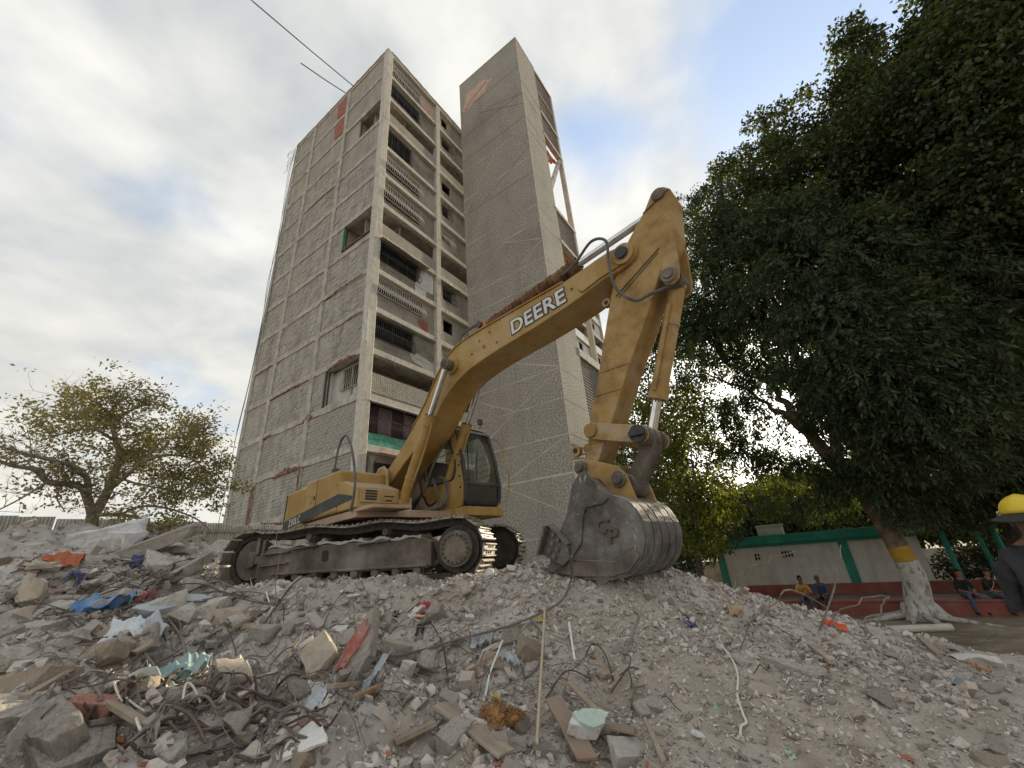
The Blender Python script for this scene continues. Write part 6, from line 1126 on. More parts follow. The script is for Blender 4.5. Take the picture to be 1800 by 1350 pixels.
for k, pts in enumerate(([(1090, 1200, .02), (1108, 1196, .07), (1112, 1180, .09), (1098, 1170, .06)], [(1080, 1205, .02), (1066, 1170, .08), (1045, 1152, .08), (1030, 1160, .03)], [(1040, 1205, .03), (1000, 1215, .1), (960, 1240, .03)], [(1075, 1230, .02), (1110, 1215, .12), (1125, 1190, .05)], [(1135, 1215, .02), (1120, 1235, .06), (1110, 1260, .02)])):
    wire(pts, .0055, REBAR, 'steel_wire', unique('dark curling wire', pts[0][0], pts[0][1]), 'wire', 'wires below the bucket')
wire([(1310, 1105, .02), (1370, 1086, .12), (1420, 1076, .2), (1470, 1058, .35)], .008, mat('dry_twig', [(.17, .14, .11), (.27, .235, .195)], .9, scale=9.), 'branch', 'long dry branch rising to the right over the crest', 'branch')
def spike(px, py, tip, bend, r, label, m=None, D=None, grp=None):
    b = onground(px, py, 2.2, 18); Dd = math.hypot(b.x, b.y); t = Vector(atd(tip[0], tip[1], Dd + bend[1])); mid = (b + t) / 2 + Vector((bend[0], 0, .05)); L_ = (t - b).length; rj = random.Random(int(px * 3 + tip[0])); pp = smoothpath([b - Vector((0, 0, .1)), mid, t], 5); pp = [tuple(Vector(p) + Vector((rj.gauss(0, 1), rj.gauss(0, 1), rj.gauss(0, 1))) * L_ * .018 * (0 < i < len(pp) - 1)) for i, p in enumerate(pp)]; q = MB(); q.tube(pp, [r * (1.1 - .55 * i / len(pp)) * rj.uniform(.85, 1.15) for i in range(len(pp))], 6); return tag(q.build('branch', m or MATS['dry_twig']), label, 'branch', grp)
spike(1425, 1112, (1478, 958), (.1, .4), .009, 'tall thin dry branch in front of the teal pilaster')
spike(1430, 1100, (1562, 1050), (.0, .3), .008, 'dry branch pointing right before the red wall')
spike(1530, 1105, (1562, 1048), (.05, .3), .009, 'short upright branch left of the painted tree')
spike(1270, 1030, (1400, 968), (.0, .6), .009, 'bare branch slanting up before the small vents')
spike(1510, 1100, (1545, 1095), (.0, .2), .010, 'stub of a branch on the right crest')
spike(1300, 1050, (1312, 1030), (.0, .1), .014, 'pale peeled stick standing on the crest')
for k in range(7): spike(1248 + k * 2, 1020, (1240 + k * 8, 990 + 4 * (k % 3)), (.05 - .02 * k, .2), .006, 'grey twig in the dry tuft on the crest beside the bucket', grp='twigs of the dry tuft')
for k, (px, py, tx, ty) in enumerate(((470, 1110, 487, 935), (560, 1045, 524, 1012), (612, 1000, 590, 975), (300, 1100, 322, 1000), (500, 1090, 470, 1060), (965, 1000, 985, 975), (920, 990, 935, 968), (905, 985, 915, 965))): spike(px, py, (tx, ty), (.06, .05), .005, unique('thin upright wire', px, py), REBAR, grp='wires standing near the tracks')
# the short ends of wire that nobody could count
ws = random.Random(99); q = MB(); wx, wy, wd = [], [], []
for k in range(900):
    az = R_(ws.choice([ws.uniform(-56, -18), ws.uniform(-56, -18), ws.uniform(-18, 12)])); D = 3.1 * (12 / 3.1) ** ws.random(); a0 = ws.uniform(0, 6.28); L = ws.uniform(.15, .7) * (D / 6) ** .4; cv = ws.gauss(0, 1.2)
    x, y = math.sin(az) * D, math.cos(az) * D
    for j in range(5): wx.append(x); wy.append(y); x += math.cos(a0) * L / 4; y += math.sin(a0) * L / 4; a0 += cv * .35
    wd.append((D, ws.uniform(.0, .12), ws.uniform(.0022, .0046)))
wz_ = ground_z(np.array(wx), np.array(wy)); wb_ = plat(np.array(wx), np.array(wy))
for k, (D, h, r) in enumerate(wd):
    if wb_[k * 5:k * 5 + 5].max() > .3 or wz_[k * 5] < .3: continue
    q.tube(smoothpath([(wx[k * 5 + j], wy[k * 5 + j], wz_[k * 5 + j] + .015 + h * math.sin(j / 4 * math.pi * ws.uniform(.7, 1.))) for j in range(5)], 2), r * (D / 5) ** .5, 3, False)
tag(q.build('wire_scraps', REBAR), kind='stuff')
rw = random.Random(77); ng = 0
TANG = [((0, 1000, 300, 1110), 64, .0105, 150, 'rebar in the tangle round the blue tarp'), ((60, 1215, 470, 1345), 76, .008, 130, 'rebar in the bottom left tangle'), ((120, 1000, 480, 1180), 30, .009, 130, 'rebar across the left slope'), ((430, 1080, 800, 1260), 26, .0048, 90, 'rebar on the slope under the tracks'), ((800, 1120, 1160, 1260), 12, .0038, 50, 'wire below the bucket'), ((1280, 1080, 1780, 1220), 16, .004, 70, 'wire along the right crest')]
for (x0, y0, x1, y1), n, r, L, grp in TANG:
    for k in range(n):
        px, py = rw.uniform(x0, x1), rw.uniform(y0, y1); sx, sy = px, py; ang = rw.gauss(-.35, .55); pts = []; l = L * rw.uniform(.4, 1.5); cv = rw.gauss(0, .55); lf = rw.uniform(.0, .09) * (r / .008); rf = rw.uniform(.6, 1.15)
        for j in range(5):
            pts.append((min(max(px, 2), 1795), min(max(py, 990), 1348), rw.uniform(.0, .045) + lf * math.sin(min(1, j / 3.2) * math.pi * rw.uniform(.8, 1.)))); px += math.cos(ang) * l / 4; py += math.sin(ang) * l / 4; ang += cv * .45 + rw.gauss(0, .12)
        wire(pts, r * rf, REBAR, 'rebar', unique(f'{"thick" if rf > .88 else "thin"} {"long" if l > L else "short"} {"curled" if abs(cv) > .6 else ("bent" if abs(cv) > .25 else "straight")} steel bar', sx, sy), 'rebar', grp, 4)
# ------------------------------------------------------------------ trees
def leaf_quads(P, Dn, size, asp, rg, droop=0., fold=.0):
    """one pointed leaf (two triangles) per point; Dn: direction of the leaf's length"""
    n = len(P); d = Dn / np.linalg.norm(Dn, axis=1)[:, None]; rnd = rg.normal(size=(n, 3)); s = np.cross(d, rnd); s /= np.linalg.norm(s, axis=1)[:, None] + 1e-9
    L = size * rg.uniform(.7, 1.3, (n, 1)); w = L * asp * .5; up = np.cross(s, d)
    V = np.stack([P, P + d * L * .45 + s * w + up * fold * L, P + d * L, P + d * L * .45 - s * w + up * fold * L], 1).reshape(-1, 3)
    return V, (np.arange(n)[:, None] * 4 + np.arange(4)[None])
def blob_points(c, r, n, rg, shell=.55):
    d = rg.normal(size=(n, 3)); d /= np.linalg.norm(d, axis=1)[:, None]; q = rg.uniform(0, 1, (n, 1)); rad = shell + (1 - shell) * q ** .6; rad = np.where(rg.uniform(0, 1, (n, 1)) < .3, rg.uniform(0, 1, (n, 1)) ** .4, rad)
    return np.asarray(c) + d * rad * np.asarray(r), d
def limb(q, p0, p1, r0, r1, wob, rr, n=6):
    p0, p1 = Vector(p0), Vector(p1); L = (p1 - p0).length; pts = [p0.lerp(p1, i / n) + Vector((rr.gauss(0, 1), rr.gauss(0, 1), rr.gauss(0, .6))) * wob * L * (0 < i < n) + Vector((0, 0, L * .07 * math.sin(i / n * math.pi))) for i in range(n + 1)]
    pts = smoothpath(pts, 3); m = len(pts); q.tube(pts, [r0 + (r1 - r0) * i / (m - 1) for i in range(m)], 7); return pts
SDN = np.array(_sd[:])
def sungap(P):      # the opening in the leaves through which the low sun reaches the tracks
    u = P - np.array([-.4, 6.2, 2.95]); return np.linalg.norm(u - (u @ SDN)[:, None] * SDN, axis=1) > .5
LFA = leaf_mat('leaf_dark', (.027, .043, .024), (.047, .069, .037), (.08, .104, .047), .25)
LFF = leaf_mat('leaf_ficus', (.034, .05, .024), (.062, .086, .038), (.105, .13, .052), .28)
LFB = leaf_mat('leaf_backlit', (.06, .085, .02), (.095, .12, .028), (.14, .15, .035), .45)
LFG = leaf_mat('leaf_grey', (.045, .055, .03), (.065, .078, .04), (.09, .10, .055), .25)
LFO = leaf_mat('leaf_olive', (.17, .16, .095), (.26, .24, .135), (.37, .335, .19), .4)
def mk_tree(name, base, label, grp=None):
    return empty(name, base, 0, label, 'tree', grp)
def to_local(V, base): return V - np.asarray(base, float)
# the drooping, feather leaved tree with the limewashed trunk
tb = np.array(atd(1622, 1082, 20.3)); tb[2] = 0.
tA = mk_tree('shade_tree', tb, 'big dark tree with drooping feathery leaves and a limewashed trunk with a yellow band'); rr = random.Random(31); rgA = np.random.default_rng(31)
def tl_(px, py, D): return np.array(atd(px, py, D)) - tb
trunk = [(0, 0, -.1), (0, 0, .25), tuple(tl_(1608, 1020, 20.2)), tuple(tl_(1592, 985, 20.1)), tuple(tl_(1545, 905, 20.)), tuple(tl_(1505, 850, 19.8)), tuple(tl_(1465, 810, 19.6)), tuple(tl_(1425, 765, 19.2))]
tp_s = smoothpath(trunk, 6); nT = len(tp_s); rad = [float(np.interp(i / nT, [0, .08, .18, .45, .8, 1], [.62, .46, .37, .31, .27, .20])) for i in range(nT)]
k1 = next(i for i, p in enumerate(tp_s) if p[2] > 1.72); k2 = next(i for i, p in enumerate(tp_s) if p[2] > 2.05)
for a, b, m, nm in ((0, k1, BARKW, 'painted_trunk'), (k1, k2, BARKY, 'yellow_band'), (k2, nT - 1, BARK, 'trunk')):
    q = MB(); q.tube(tp_s[a:b + 1], rad[a:b + 1], 14, False); q.build(nm, m, tA, smooth=True)
for k in range(9):
    a = k * .7 + rr.uniform(-.2, .2); L = rr.uniform(.8, 2.0); q = MB(); q.tube(smoothpath([(math.cos(a) * .3, math.sin(a) * .3, .38), (math.cos(a) * .55, math.sin(a) * .55, .10), (math.cos(a + .15) * L, math.sin(a + .15) * L, -.04)], 4), [.17, .16, .15, .13, .11, .09, .07, .05, .03], 7); q.build('root', BARKW, tA)
limbs = [((1425, 765, 19.2), (1370, 690, 18.), .19, .10), ((1370, 690, 18.), (1290, 640, 17), .10, .05), ((1370, 690, 18.), (1340, 600, 16.8), .10, .05), ((1425, 765, 19.2), (1390, 600, 17.5), .2, .13), ((1390, 600, 17.5), (1340, 480, 16.5), .13, .06), ((1390, 600, 17.5), (1430, 470, 16.5), .12, .06), ((1505, 850, 19.8), (1580, 720, 18.5), .22, .12), ((1580, 720, 18.5), (1600, 580, 17.5), .12, .06), ((1465, 810, 19.6), (1500, 640, 18), .2, .09), ((1500, 640, 18), (1500, 480, 17), .09, .04), ((1425, 765, 19.2), (1330, 700, 18.6), .15, .06), ((1330, 700, 18.6), (1240, 655, 17.5), .06, .03), ((1545, 905, 20), (1660, 800, 19), .12, .05)]
for p0, p1, r0, r1 in limbs: q = MB(); limb(q, tl_(*p0), tl_(*p1), r0, r1, .03, rr); q.build('limb', BARK, tA)
blA = [(1265, 420, 17, 1.7), (1245, 500, 16.5, 1.5), (1330, 440, 16.5, 2.0), (1400, 430, 16.5, 2.0), (1330, 520, 16, 1.6), (1410, 510, 15.5, 1.9), (1480, 500, 16, 2.1), (1400, 590, 15.5, 1.2), (1465, 590, 15, 1.7), (1530, 590, 15.5, 1.8), (1580, 640, 16, 1.8), (1500, 650, 15, 1.4), (1570, 720, 16, 1.4), (1630, 720, 16.5, 1.6), (1610, 790, 18, 1.2), (1540, 740, 16.5, 1.1), (1660, 790, 18, 1.2), (1600, 850, 21.5, 1.1), (1650, 870, 21.5, 1.0), (1235, 590, 17, 1.1), (1215, 640, 17, .8), (1285, 580, 17.5, 1.0), (1265, 545, 17.5, 1.3), (1200, 560, 17.5, 1.0), (1640, 640, 17, 1.8), (1690, 870, 22, .9), (1480, 720, 18, 1.0), (1560, 800, 18.5, 1.0), (1460, 650, 16.5, 1.2), (1520, 780, 18.2, .9), (1500, 830, 18.8, .7), (1590, 880, 19, .7), (1550, 700, 17, 1.2), (1430, 620, 16, 1.1)]
blA += [(1560, 430, 17.2, 1.5), (1640, 500, 17, 1.6), (1480, 400, 17.4, 1.3), (1690, 600, 17.5, 1.5), (1740, 700, 18, 1.3), (1720, 790, 19, 1.0)]
sparseA = [(1480, 850, 19.3, .7), (1440, 860, 19.8, .6), (1300, 640, 18, .8), (1350, 660, 18.5, .8), (1300, 720, 18.5, .8), (1330, 780, 19, .7), (1380, 740, 19, .8), (1430, 680, 18.5, .8), (1280, 690, 18.5, .6), (1410, 830, 19.5, .7), (1450, 740, 19, .6), (1360, 830, 19.5, .7), (1270, 770, 19, .7), (1300, 800, 19, .7), (1340, 870, 20, .7), (1400, 780, 19.5, .8), (1250, 720, 18.5, .7), (1440, 800, 19.5, .7), (1320, 620, 17.5, .8), (1380, 640, 17.5, .8), (1420, 880, 20, .6)]
PS = []; DS = []
def clumped(p, d, f=.75, lo=-.24):
    """keep the leaves that fall into clumps, so that dark hollows and sky gaps open between them"""
    k = np.array([mnoise.noise(Vector(q) * f) + .35 * mnoise.noise(Vector(q) * f * 2.7) > lo for q in p]); return p[k], d[k]
def ragged(bl, seed, k_):
    """small sprigs standing out of the big masses, so that the outline is uneven"""
    r_ = random.Random(seed); out = []
    for px, py, D, r in bl:
        if r < .9: continue
        for k in range(k_): a = r_.uniform(0, 6.28); w = r * r_.uniform(.95, 1.25) * 44 * 17 / D; out.append((px + w * math.cos(a), py + w * math.sin(a), D + r_.uniform(-.8, .8), r_.uniform(.28, .6)))
    return out
for px, py, D, r in blA + sparseA + ragged(blA, 5, 3):
    c = tl_(px, py, D); ns = int((132 if r > .95 else 165) * r * r); p, d = clumped(*blob_points(c, (r, r, r * .85), int(ns * 1.25), rgA, .6)); ns = len(p)
    # sprays of leaflets hanging off a midrib
    axis_ = d * .6 + rgA.normal(0, .35, (ns, 3)) + np.array([0, 0, -.75]); axis_ /= np.linalg.norm(axis_, axis=1)[:, None]
    for k in range(9):
        t = k / 8; L = .52; side = (1 if k % 2 else -1); rd = np.cross(axis_, np.array([.3, .5, .8])); rd /= np.linalg.norm(rd, axis=1)[:, None] + 1e-9
        PS.append(p + axis_ * L * t); DS.append(axis_ * .55 + rd * side * .8 * (k < 8) + np.array([0, 0, -.35]) + rgA.normal(0, .12, (ns, 3)))
PS, DS = np.concatenate(PS), np.concatenate(DS); ok = sungap(PS + tb); V, F_ = leaf_quads(PS[ok], DS[ok], .19, .36, rgA, fold=.06)
link('crown', npmesh('crown', V, F_, LFA), tA)
# the great broad leaved tree behind it, filling the right edge
fb = np.array(atd(1835, 1040, 22.)); fb[2] = .2
tF = mk_tree('fig_tree', fb, 'huge dense broad leaved tree that fills the top right corner'); rgF = np.random.default_rng(41)
fl_ = lambda px, py, D: np.array(atd(px, py, D)) - fb
q = MB(); q.tube(smoothpath([(0, 0, -.3), (0, 0, 1.), tuple(fl_(1805, 900, 22.)), tuple(fl_(1760, 760, 22.)), tuple(fl_(1690, 640, 22))], 5), [.62 - .3 * i / 20 for i in range(21)], 14); q.build('trunk', BARKD, tF)
for p0, p1, r0, r1 in (((1760, 760, 22), (1560, 560, 20), .3, .12), ((1680, 640, 22), (1640, 380, 19.5), .35, .14), ((1680, 640, 22), (1800, 420, 20), .3, .12), ((1640, 380, 19.5), (1480, 280, 18.5), .14, .06), ((1640, 380, 19.5), (1720, 180, 18.5), .14, .06), ((1560, 560, 20), (1420, 380, 18.8), .12, .05)): q = MB(); limb(q, fl_(*p0), fl_(*p1), r0, r1, .03, rr); q.build('limb', BARKD, tF)
blF = [(1275, 365, 19.5, 1.6), (1325, 310, 19.5, 1.9), (1385, 290, 19, 2.0), (1440, 235, 19, 2.0), (1510, 190, 19, 1.9), (1560, 150, 19, 1.9), (1600, 105, 19, 1.9), (1660, 60, 19, 2.0), (1700, 15, 19, 2.0), (1770, -30, 19, 2.2), (1840, -60, 19, 2.4), (1340, 380, 19.5, 2.0), (1420, 350, 18.5, 2.1), (1490, 300, 18, 2.2), (1560, 240, 18, 2.2), (1640, 180, 17.8, 2.3), (1720, 110, 17.5, 2.3), (1800, 60, 17.5, 2.4), (1880, 20, 18, 2.6), (1470, 420, 19.5, 2.2), (1540, 370, 18.5, 2.2), (1610, 310, 19.5, 2.2), (1700, 250, 18, 2.3), (1780, 190, 17, 2.3), (1860, 130, 17.5, 2.6), (1560, 480, 20, 2.4), (1640, 430, 19.5, 2.3), (1720, 370, 19, 2.3), (1790, 320, 17.5, 2.2), (1860, 260, 17.5, 2.5), (1620, 560, 20.5, 2.3), (1700, 500, 20, 2.4), (1780, 450, 19, 2.3), (1850, 390, 18.5, 2.5), (1690, 620, 21, 2.2), (1770, 570, 20.5, 2.3), (1840, 510, 20, 2.5), (1740, 700, 21.5, 2.0), (1810, 640, 21, 2.2), (1880, 600, 20.5, 2.4), (1790, 760, 22, 1.9), (1860, 720, 21.5, 2.2), (1480, 540, 20.5, 1.8), (1700, 730, 22, 1.6), (1760, 840, 22.5, 1.3), (1650, 680, 21.5, 1.9), (1540, 620, 21, 1.8), (1590, 690, 21.5, 1.6), (1690, 800, 22.5, 1.1), (1830, 820, 22, 1.4), (1500, 90, 19.5, .9), (1260, 420, 16.8, .9), (1340, 400, 16.3, 1.1), (1420, 380, 16., 1.1), (1500, 430, 15.8, 1.0), (1590, 560, 15.8, 1.0), (1740, -60, 20, 2.2), (1820, -140, 20, 2.6), (1900, -60, 19, 2.8)]
PS = []; DS = []
for px, py, D, r in blF + ragged(blF, 6, 4):
    c = fl_(px, py, D); nt = int((200 if r > .7 else 260) * r * r); p, d = clumped(*blob_points(c, (r, r, r * .9), int(nt * 1.3), rgF, .62), .62, -.2); nt = len(p)
    for k in range(5): PS.append(p + rgF.normal(0, .13, (nt, 3))); DS.append(d * .7 + rgF.normal(0, .55, (nt, 3)) + np.array([0, 0, -.45]))
V, F_ = leaf_quads(np.concatenate(PS), np.concatenate(DS), .18, .6, rgF, fold=.05); link('crown', npmesh('crown', V, F_, LFF), tF)
# lighter trees against the low sun, behind the bucket and the low building
def bush_tree(name, px, py, D, blobs, m, label, leaf, dens, seed, tr=.16, grp=None, asp=.6, z0=None):
    b = np.array(atd(px, py, D)); b[2] = gz(b[0], b[1]) if z0 is None else z0; rg_ = np.random.default_rng(seed); r_ = random.Random(seed); T = mk_tree(name, b, label, grp); PS = []; DS = []
    top = np.array(atd(blobs[0][0], blobs[0][1], blobs[0][2])) - b; q = MB(); fork = Vector(top) * .45 + Vector((0, 0, 0)); q.tube(smoothpath([(0, 0, -.2), tuple(fork * .5 + Vector((.1, .05, 0))), tuple(fork), tuple(Vector(top) * .8)], 4), [tr * (1 - .065 * i) for i in range(13)], 9); q.build('trunk', BARKD, T)
    for px_, py_, D_, r in blobs:
        c = np.array(atd(px_, py_, D_)) - b; n = int(dens * r * r); p, d = blob_points(c, (r, r, r * .85), n, rg_, .5); q = MB(); limb(q, tuple(fork), tuple(c), tr * .4, tr * .1, .05, r_, 4); q.build('limb', BARKD, T)
        for k in range(4): PS.append(p + rg_.normal(0, leaf * .8, (n, 3))); DS.append(d * .5 + rg_.normal(0, .7, (n, 3)) + np.array([0, 0, -.3]))
    PS, DS = np.concatenate(PS), np.concatenate(DS); ok = sungap(PS + b); V, F_ = leaf_quads(PS[ok], DS[ok], leaf, asp, rg_, fold=.06); link('crown', npmesh('crown', V, F_, m), T)
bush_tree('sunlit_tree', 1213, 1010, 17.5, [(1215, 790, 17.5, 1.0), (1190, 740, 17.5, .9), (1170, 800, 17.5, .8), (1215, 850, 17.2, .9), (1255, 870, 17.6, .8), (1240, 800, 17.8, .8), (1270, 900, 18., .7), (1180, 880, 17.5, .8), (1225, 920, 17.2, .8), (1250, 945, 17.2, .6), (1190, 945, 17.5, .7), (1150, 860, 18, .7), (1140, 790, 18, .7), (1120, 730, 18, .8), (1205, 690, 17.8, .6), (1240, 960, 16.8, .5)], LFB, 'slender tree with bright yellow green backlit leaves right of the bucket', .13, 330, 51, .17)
bush_tree('hanging_tree', 1100, 1000, 22, [(1150, 620, 20, 1.4), (1110, 690, 21, 1.3), (1195, 600, 20, 1.2), (1090, 780, 22, 1.5), (1130, 850, 22, 1.5), (1085, 860, 22.5, 1.2), (1165, 700, 20.5, 1.0), (1185, 470, 19, 1.2), (1195, 400, 19, .9), (1170, 540, 19.5, 1.2), (1145, 930, 22, 1.3), (1190, 980, 21, 1.0), (1200, 760, 23, 1.6), (1230, 840, 23, 1.5), (1180, 850, 23, 1.5), (1255, 930, 22, 1.2), (1215, 960, 22, 1.1), (1160, 780, 23, 1.4), (1225, 700, 21.5, 1.0), (1100, 930, 22.5, 1.3)], LFA, 'dark leafy tree seen between the stick and the bucket cylinder', .16, 230, 52, .2)
bush_tree('round_tree', 1330, 960, 34, [(1340, 895, 34, 2.2), (1290, 895, 34, 1.8), (1390, 890, 34, 2.2), (1330, 930, 33, 2.2), (1285, 930, 33, 1.8), (1420, 920, 34, 1.6), (1390, 860, 35, 1.5)], LFG, 'rounded grey green tree behind the left end of the low building', .24, 260, 53, .3)
bush_tree('round_tree', 1450, 950, 40, [(1460, 880, 40, 2.2), (1430, 900, 40, 2.2), (1500, 880, 40, 2.2), (1540, 870, 40, 2.2), (1580, 880, 40, 2.0), (1420, 860, 41, 1.3)], LFG, 'hazy green tree behind the middle of the teal roof', .28, 230, 54, .3)
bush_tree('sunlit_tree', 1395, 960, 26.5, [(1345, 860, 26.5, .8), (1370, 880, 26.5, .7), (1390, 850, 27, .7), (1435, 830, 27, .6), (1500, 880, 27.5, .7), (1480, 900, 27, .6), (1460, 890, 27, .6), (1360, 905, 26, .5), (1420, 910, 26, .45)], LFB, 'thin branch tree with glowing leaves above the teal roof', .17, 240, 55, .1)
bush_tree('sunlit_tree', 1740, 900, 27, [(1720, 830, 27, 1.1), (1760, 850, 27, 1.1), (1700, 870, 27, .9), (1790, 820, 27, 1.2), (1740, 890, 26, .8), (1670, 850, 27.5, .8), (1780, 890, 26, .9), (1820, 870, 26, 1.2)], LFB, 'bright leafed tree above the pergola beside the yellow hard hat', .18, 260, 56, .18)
bush_tree('shrub', 1740, 985, 27.5, [(1700, 990, 27.5, .9), (1740, 985, 27.5, 1.0), (1775, 975, 27.5, 1.0), (1668, 1000, 27.5, .7), (1810, 970, 27.5, 1.1)], LFG, 'dark shrub behind the seated women and the pergola posts', .14, 260, 58, .08)
for k, (px, D, s) in enumerate(((1060, 60, 4.), (1200, 58, 3.6), (1480, 62, 3.4), (1600, 60, 3.8), (1720, 58, 3.8), (1830, 60, 4.2), (1120, 48, 3.4))):
    hy = 981 - .083 * (px - 925); bush_tree('distant_tree', px, hy, D, [(px + dx, hy - dy, D, s * q_) for dx, dy, q_ in ((0, 45, .8), (-35, 30, .7), (35, 30, .7), (0, 20, .9), (-55, 10, .6), (55, 10, .6))], LFG, f'distant hazy tree on the horizon, {["behind the left end of the low building", "behind the slender sunlit tree", "behind the middle of the teal roof", "behind the painted trunk", "behind the pergola", "behind the yellow hard hat", "behind the bucket cylinder"][k]}', .5, 70, 60 + k, .35, 'distant trees behind the site')
# the half bare tree on the left
lt = np.array(atd(160, 945, 15.6)); lt[2] = gz(lt[0], lt[1]) - .1
tL = mk_tree('bare_tree', lt, 'wide half bare tree with crooked limbs on the left, in front of the zinc fence'); rl = random.Random(8); rgl = np.random.default_rng(8)
ll = lambda px, py, D: tuple(np.array(atd(px, py, D)) - lt)
paths = [([(0, 0, -.3), ll(160, 925, 15.6), ll(163, 905, 15.6)], .25, .21), ([ll(163, 908, 15.6), ll(155, 880, 15.4), ll(143, 857, 15.2), ll(110, 850, 15.), ll(85, 848, 14.8), ll(62, 826, 14.6), ll(20, 818, 14.5), ll(-40, 795, 14.3)], .17, .05),
         ([ll(155, 880, 15.4), ll(152, 840, 15.), ll(128, 818, 14.7), ll(100, 812, 14.6), ll(55, 800, 14.5), ll(-10, 782, 14.5)], .12, .04), ([ll(165, 906, 15.6), ll(180, 880, 15.7), ll(196, 850, 15.8), ll(204, 825, 15.9), ll(210, 800, 16.), ll(202, 770, 16.1), ll(198, 748, 16.2), ll(190, 728, 16.3)], .2, .06),
         ([ll(192, 860, 15.8), ll(220, 838, 15.5), ll(252, 812, 15.2), ll(292, 800, 15.), ll(335, 806, 14.9), ll(372, 835, 14.9)], .11, .03), ([ll(206, 820, 15.9), ll(232, 800, 16.5), ll(270, 775, 16.9), ll(310, 770, 17), ll(350, 775, 17)], .10, .03), ([ll(165, 905, 15.6), ll(210, 905, 15.), ll(245, 912, 14.6), ll(285, 935, 14.4)], .09, .04),
         ([ll(198, 745, 16.2), ll(218, 728, 16.), ll(245, 715, 15.8), ll(285, 710, 15.7)], .07, .02), ([ll(196, 740, 16.2), ll(165, 722, 16.4), ll(130, 735, 16.5), ll(95, 742, 16.6)], .07, .02), ([ll(203, 775, 16.1), ll(165, 755, 15.6), ll(120, 760, 15.3), ll(70, 775, 15.2)], .07, .02), ([ll(190, 728, 16.3), ll(170, 708, 16.4), ll(140, 698, 16.5), ll(110, 698, 16.5)], .05, .015), ([ll(190, 728, 16.3), ll(205, 710, 16.2), ll(225, 700, 16.)], .05, .015),
         ([ll(210, 905, 15.), ll(250, 890, 14.8), ll(300, 895, 14.6), ll(350, 915, 14.5), ll(375, 940, 14.5)], .06, .02), ([ll(290, 860, 15.), ll(320, 850, 15.), ll(360, 850, 15), ll(392, 858, 15)], .04, .015), ([ll(252, 812, 15.2), ll(290, 770, 15.2), ll(335, 760, 15.2), ll(365, 790, 15.2)], .05, .02), ([ll(85, 848, 14.8), ll(60, 862, 14.6), ll(30, 880, 14.5), ll(-20, 905, 14.4)], .05, .02), ([ll(110, 850, 15.), ll(100, 875, 15), ll(115, 900, 15.1)], .04, .015), ([ll(210, 840, 15.8), ll(240, 850, 15.2), ll(290, 860, 15.), ll(350, 870, 15)], .06, .02)]
LP = []; LD = []
def twig(p, d, L, r, depth, dens):
    q_pts = [Vector(p)]; dd = Vector(d).normalized()
    for k in range(4): dd = (dd + Vector((rl.gauss(0, .28), rl.gauss(0, .28), rl.gauss(.04, .25)))).normalized(); q_pts.append(q_pts[-1] + dd * L / 4)
    tw.tube(q_pts, [r * (1 - .2 * i) for i in range(5)], 4, False)
    for i in range(1, 5):
        if depth > 0 and rl.random() < .85:
            s = Vector((rl.gauss(0, 1), rl.gauss(0, 1), rl.gauss(.25, .7))); twig(q_pts[i], dd * .5 + s.normalized() * .8, L * rl.uniform(.5, .75), r * .55, depth - 1, dens)
        elif depth == 0 and rl.random() < dens:
            for k in range(7): LP.append(q_pts[i] + Vector((rl.gauss(0, .13), rl.gauss(0, .13), rl.gauss(0, .09)))); LD.append(Vector((rl.gauss(0, .8), rl.gauss(0, .8), rl.gauss(-.1, .6))))
for pts, r0, r1 in paths:
    r0, r1 = r0 * .62, r1 * .6; sp = smoothpath(pts, 4); n = len(sp); q = MB(); q.tube(sp, [r0 + (r1 - r0) * i / (n - 1) for i in range(n)], 8); q.build('trunk' if r0 > .14 else 'limb', BARKP, tL, smooth=True)
    if r0 > .14: continue
    tw = MB()
    for i in range(3, n, 1):
        p = Vector(sp[i]); d = (Vector(sp[i]) - Vector(sp[i - 1])).normalized(); right = p.x + lt[0]; hgt = p.z
        az = math.degrees(math.atan2(p.x + lt[0], p.y + lt[1])); dens = .04 if az < -50.5 else (.47 if hgt > 2.0 or az > -44 else .13)
        if rl.random() < .72: s = Vector((rl.gauss(0, 1), rl.gauss(0, 1), rl.gauss(.2, .55))).normalized(); twig(p, d * .5 + s, rl.uniform(.42, .8), max(.009, r1 * .6), 2, dens)
    q_ = tw.build('twigs', BARKP, tL)
V, F_ = leaf_quads(np.array([v[:] for v in LP]), np.array([v[:] for v in LD]), .105, .5, rgl, fold=.05); link('crown', npmesh('crown', V, F_, LFO), tL)
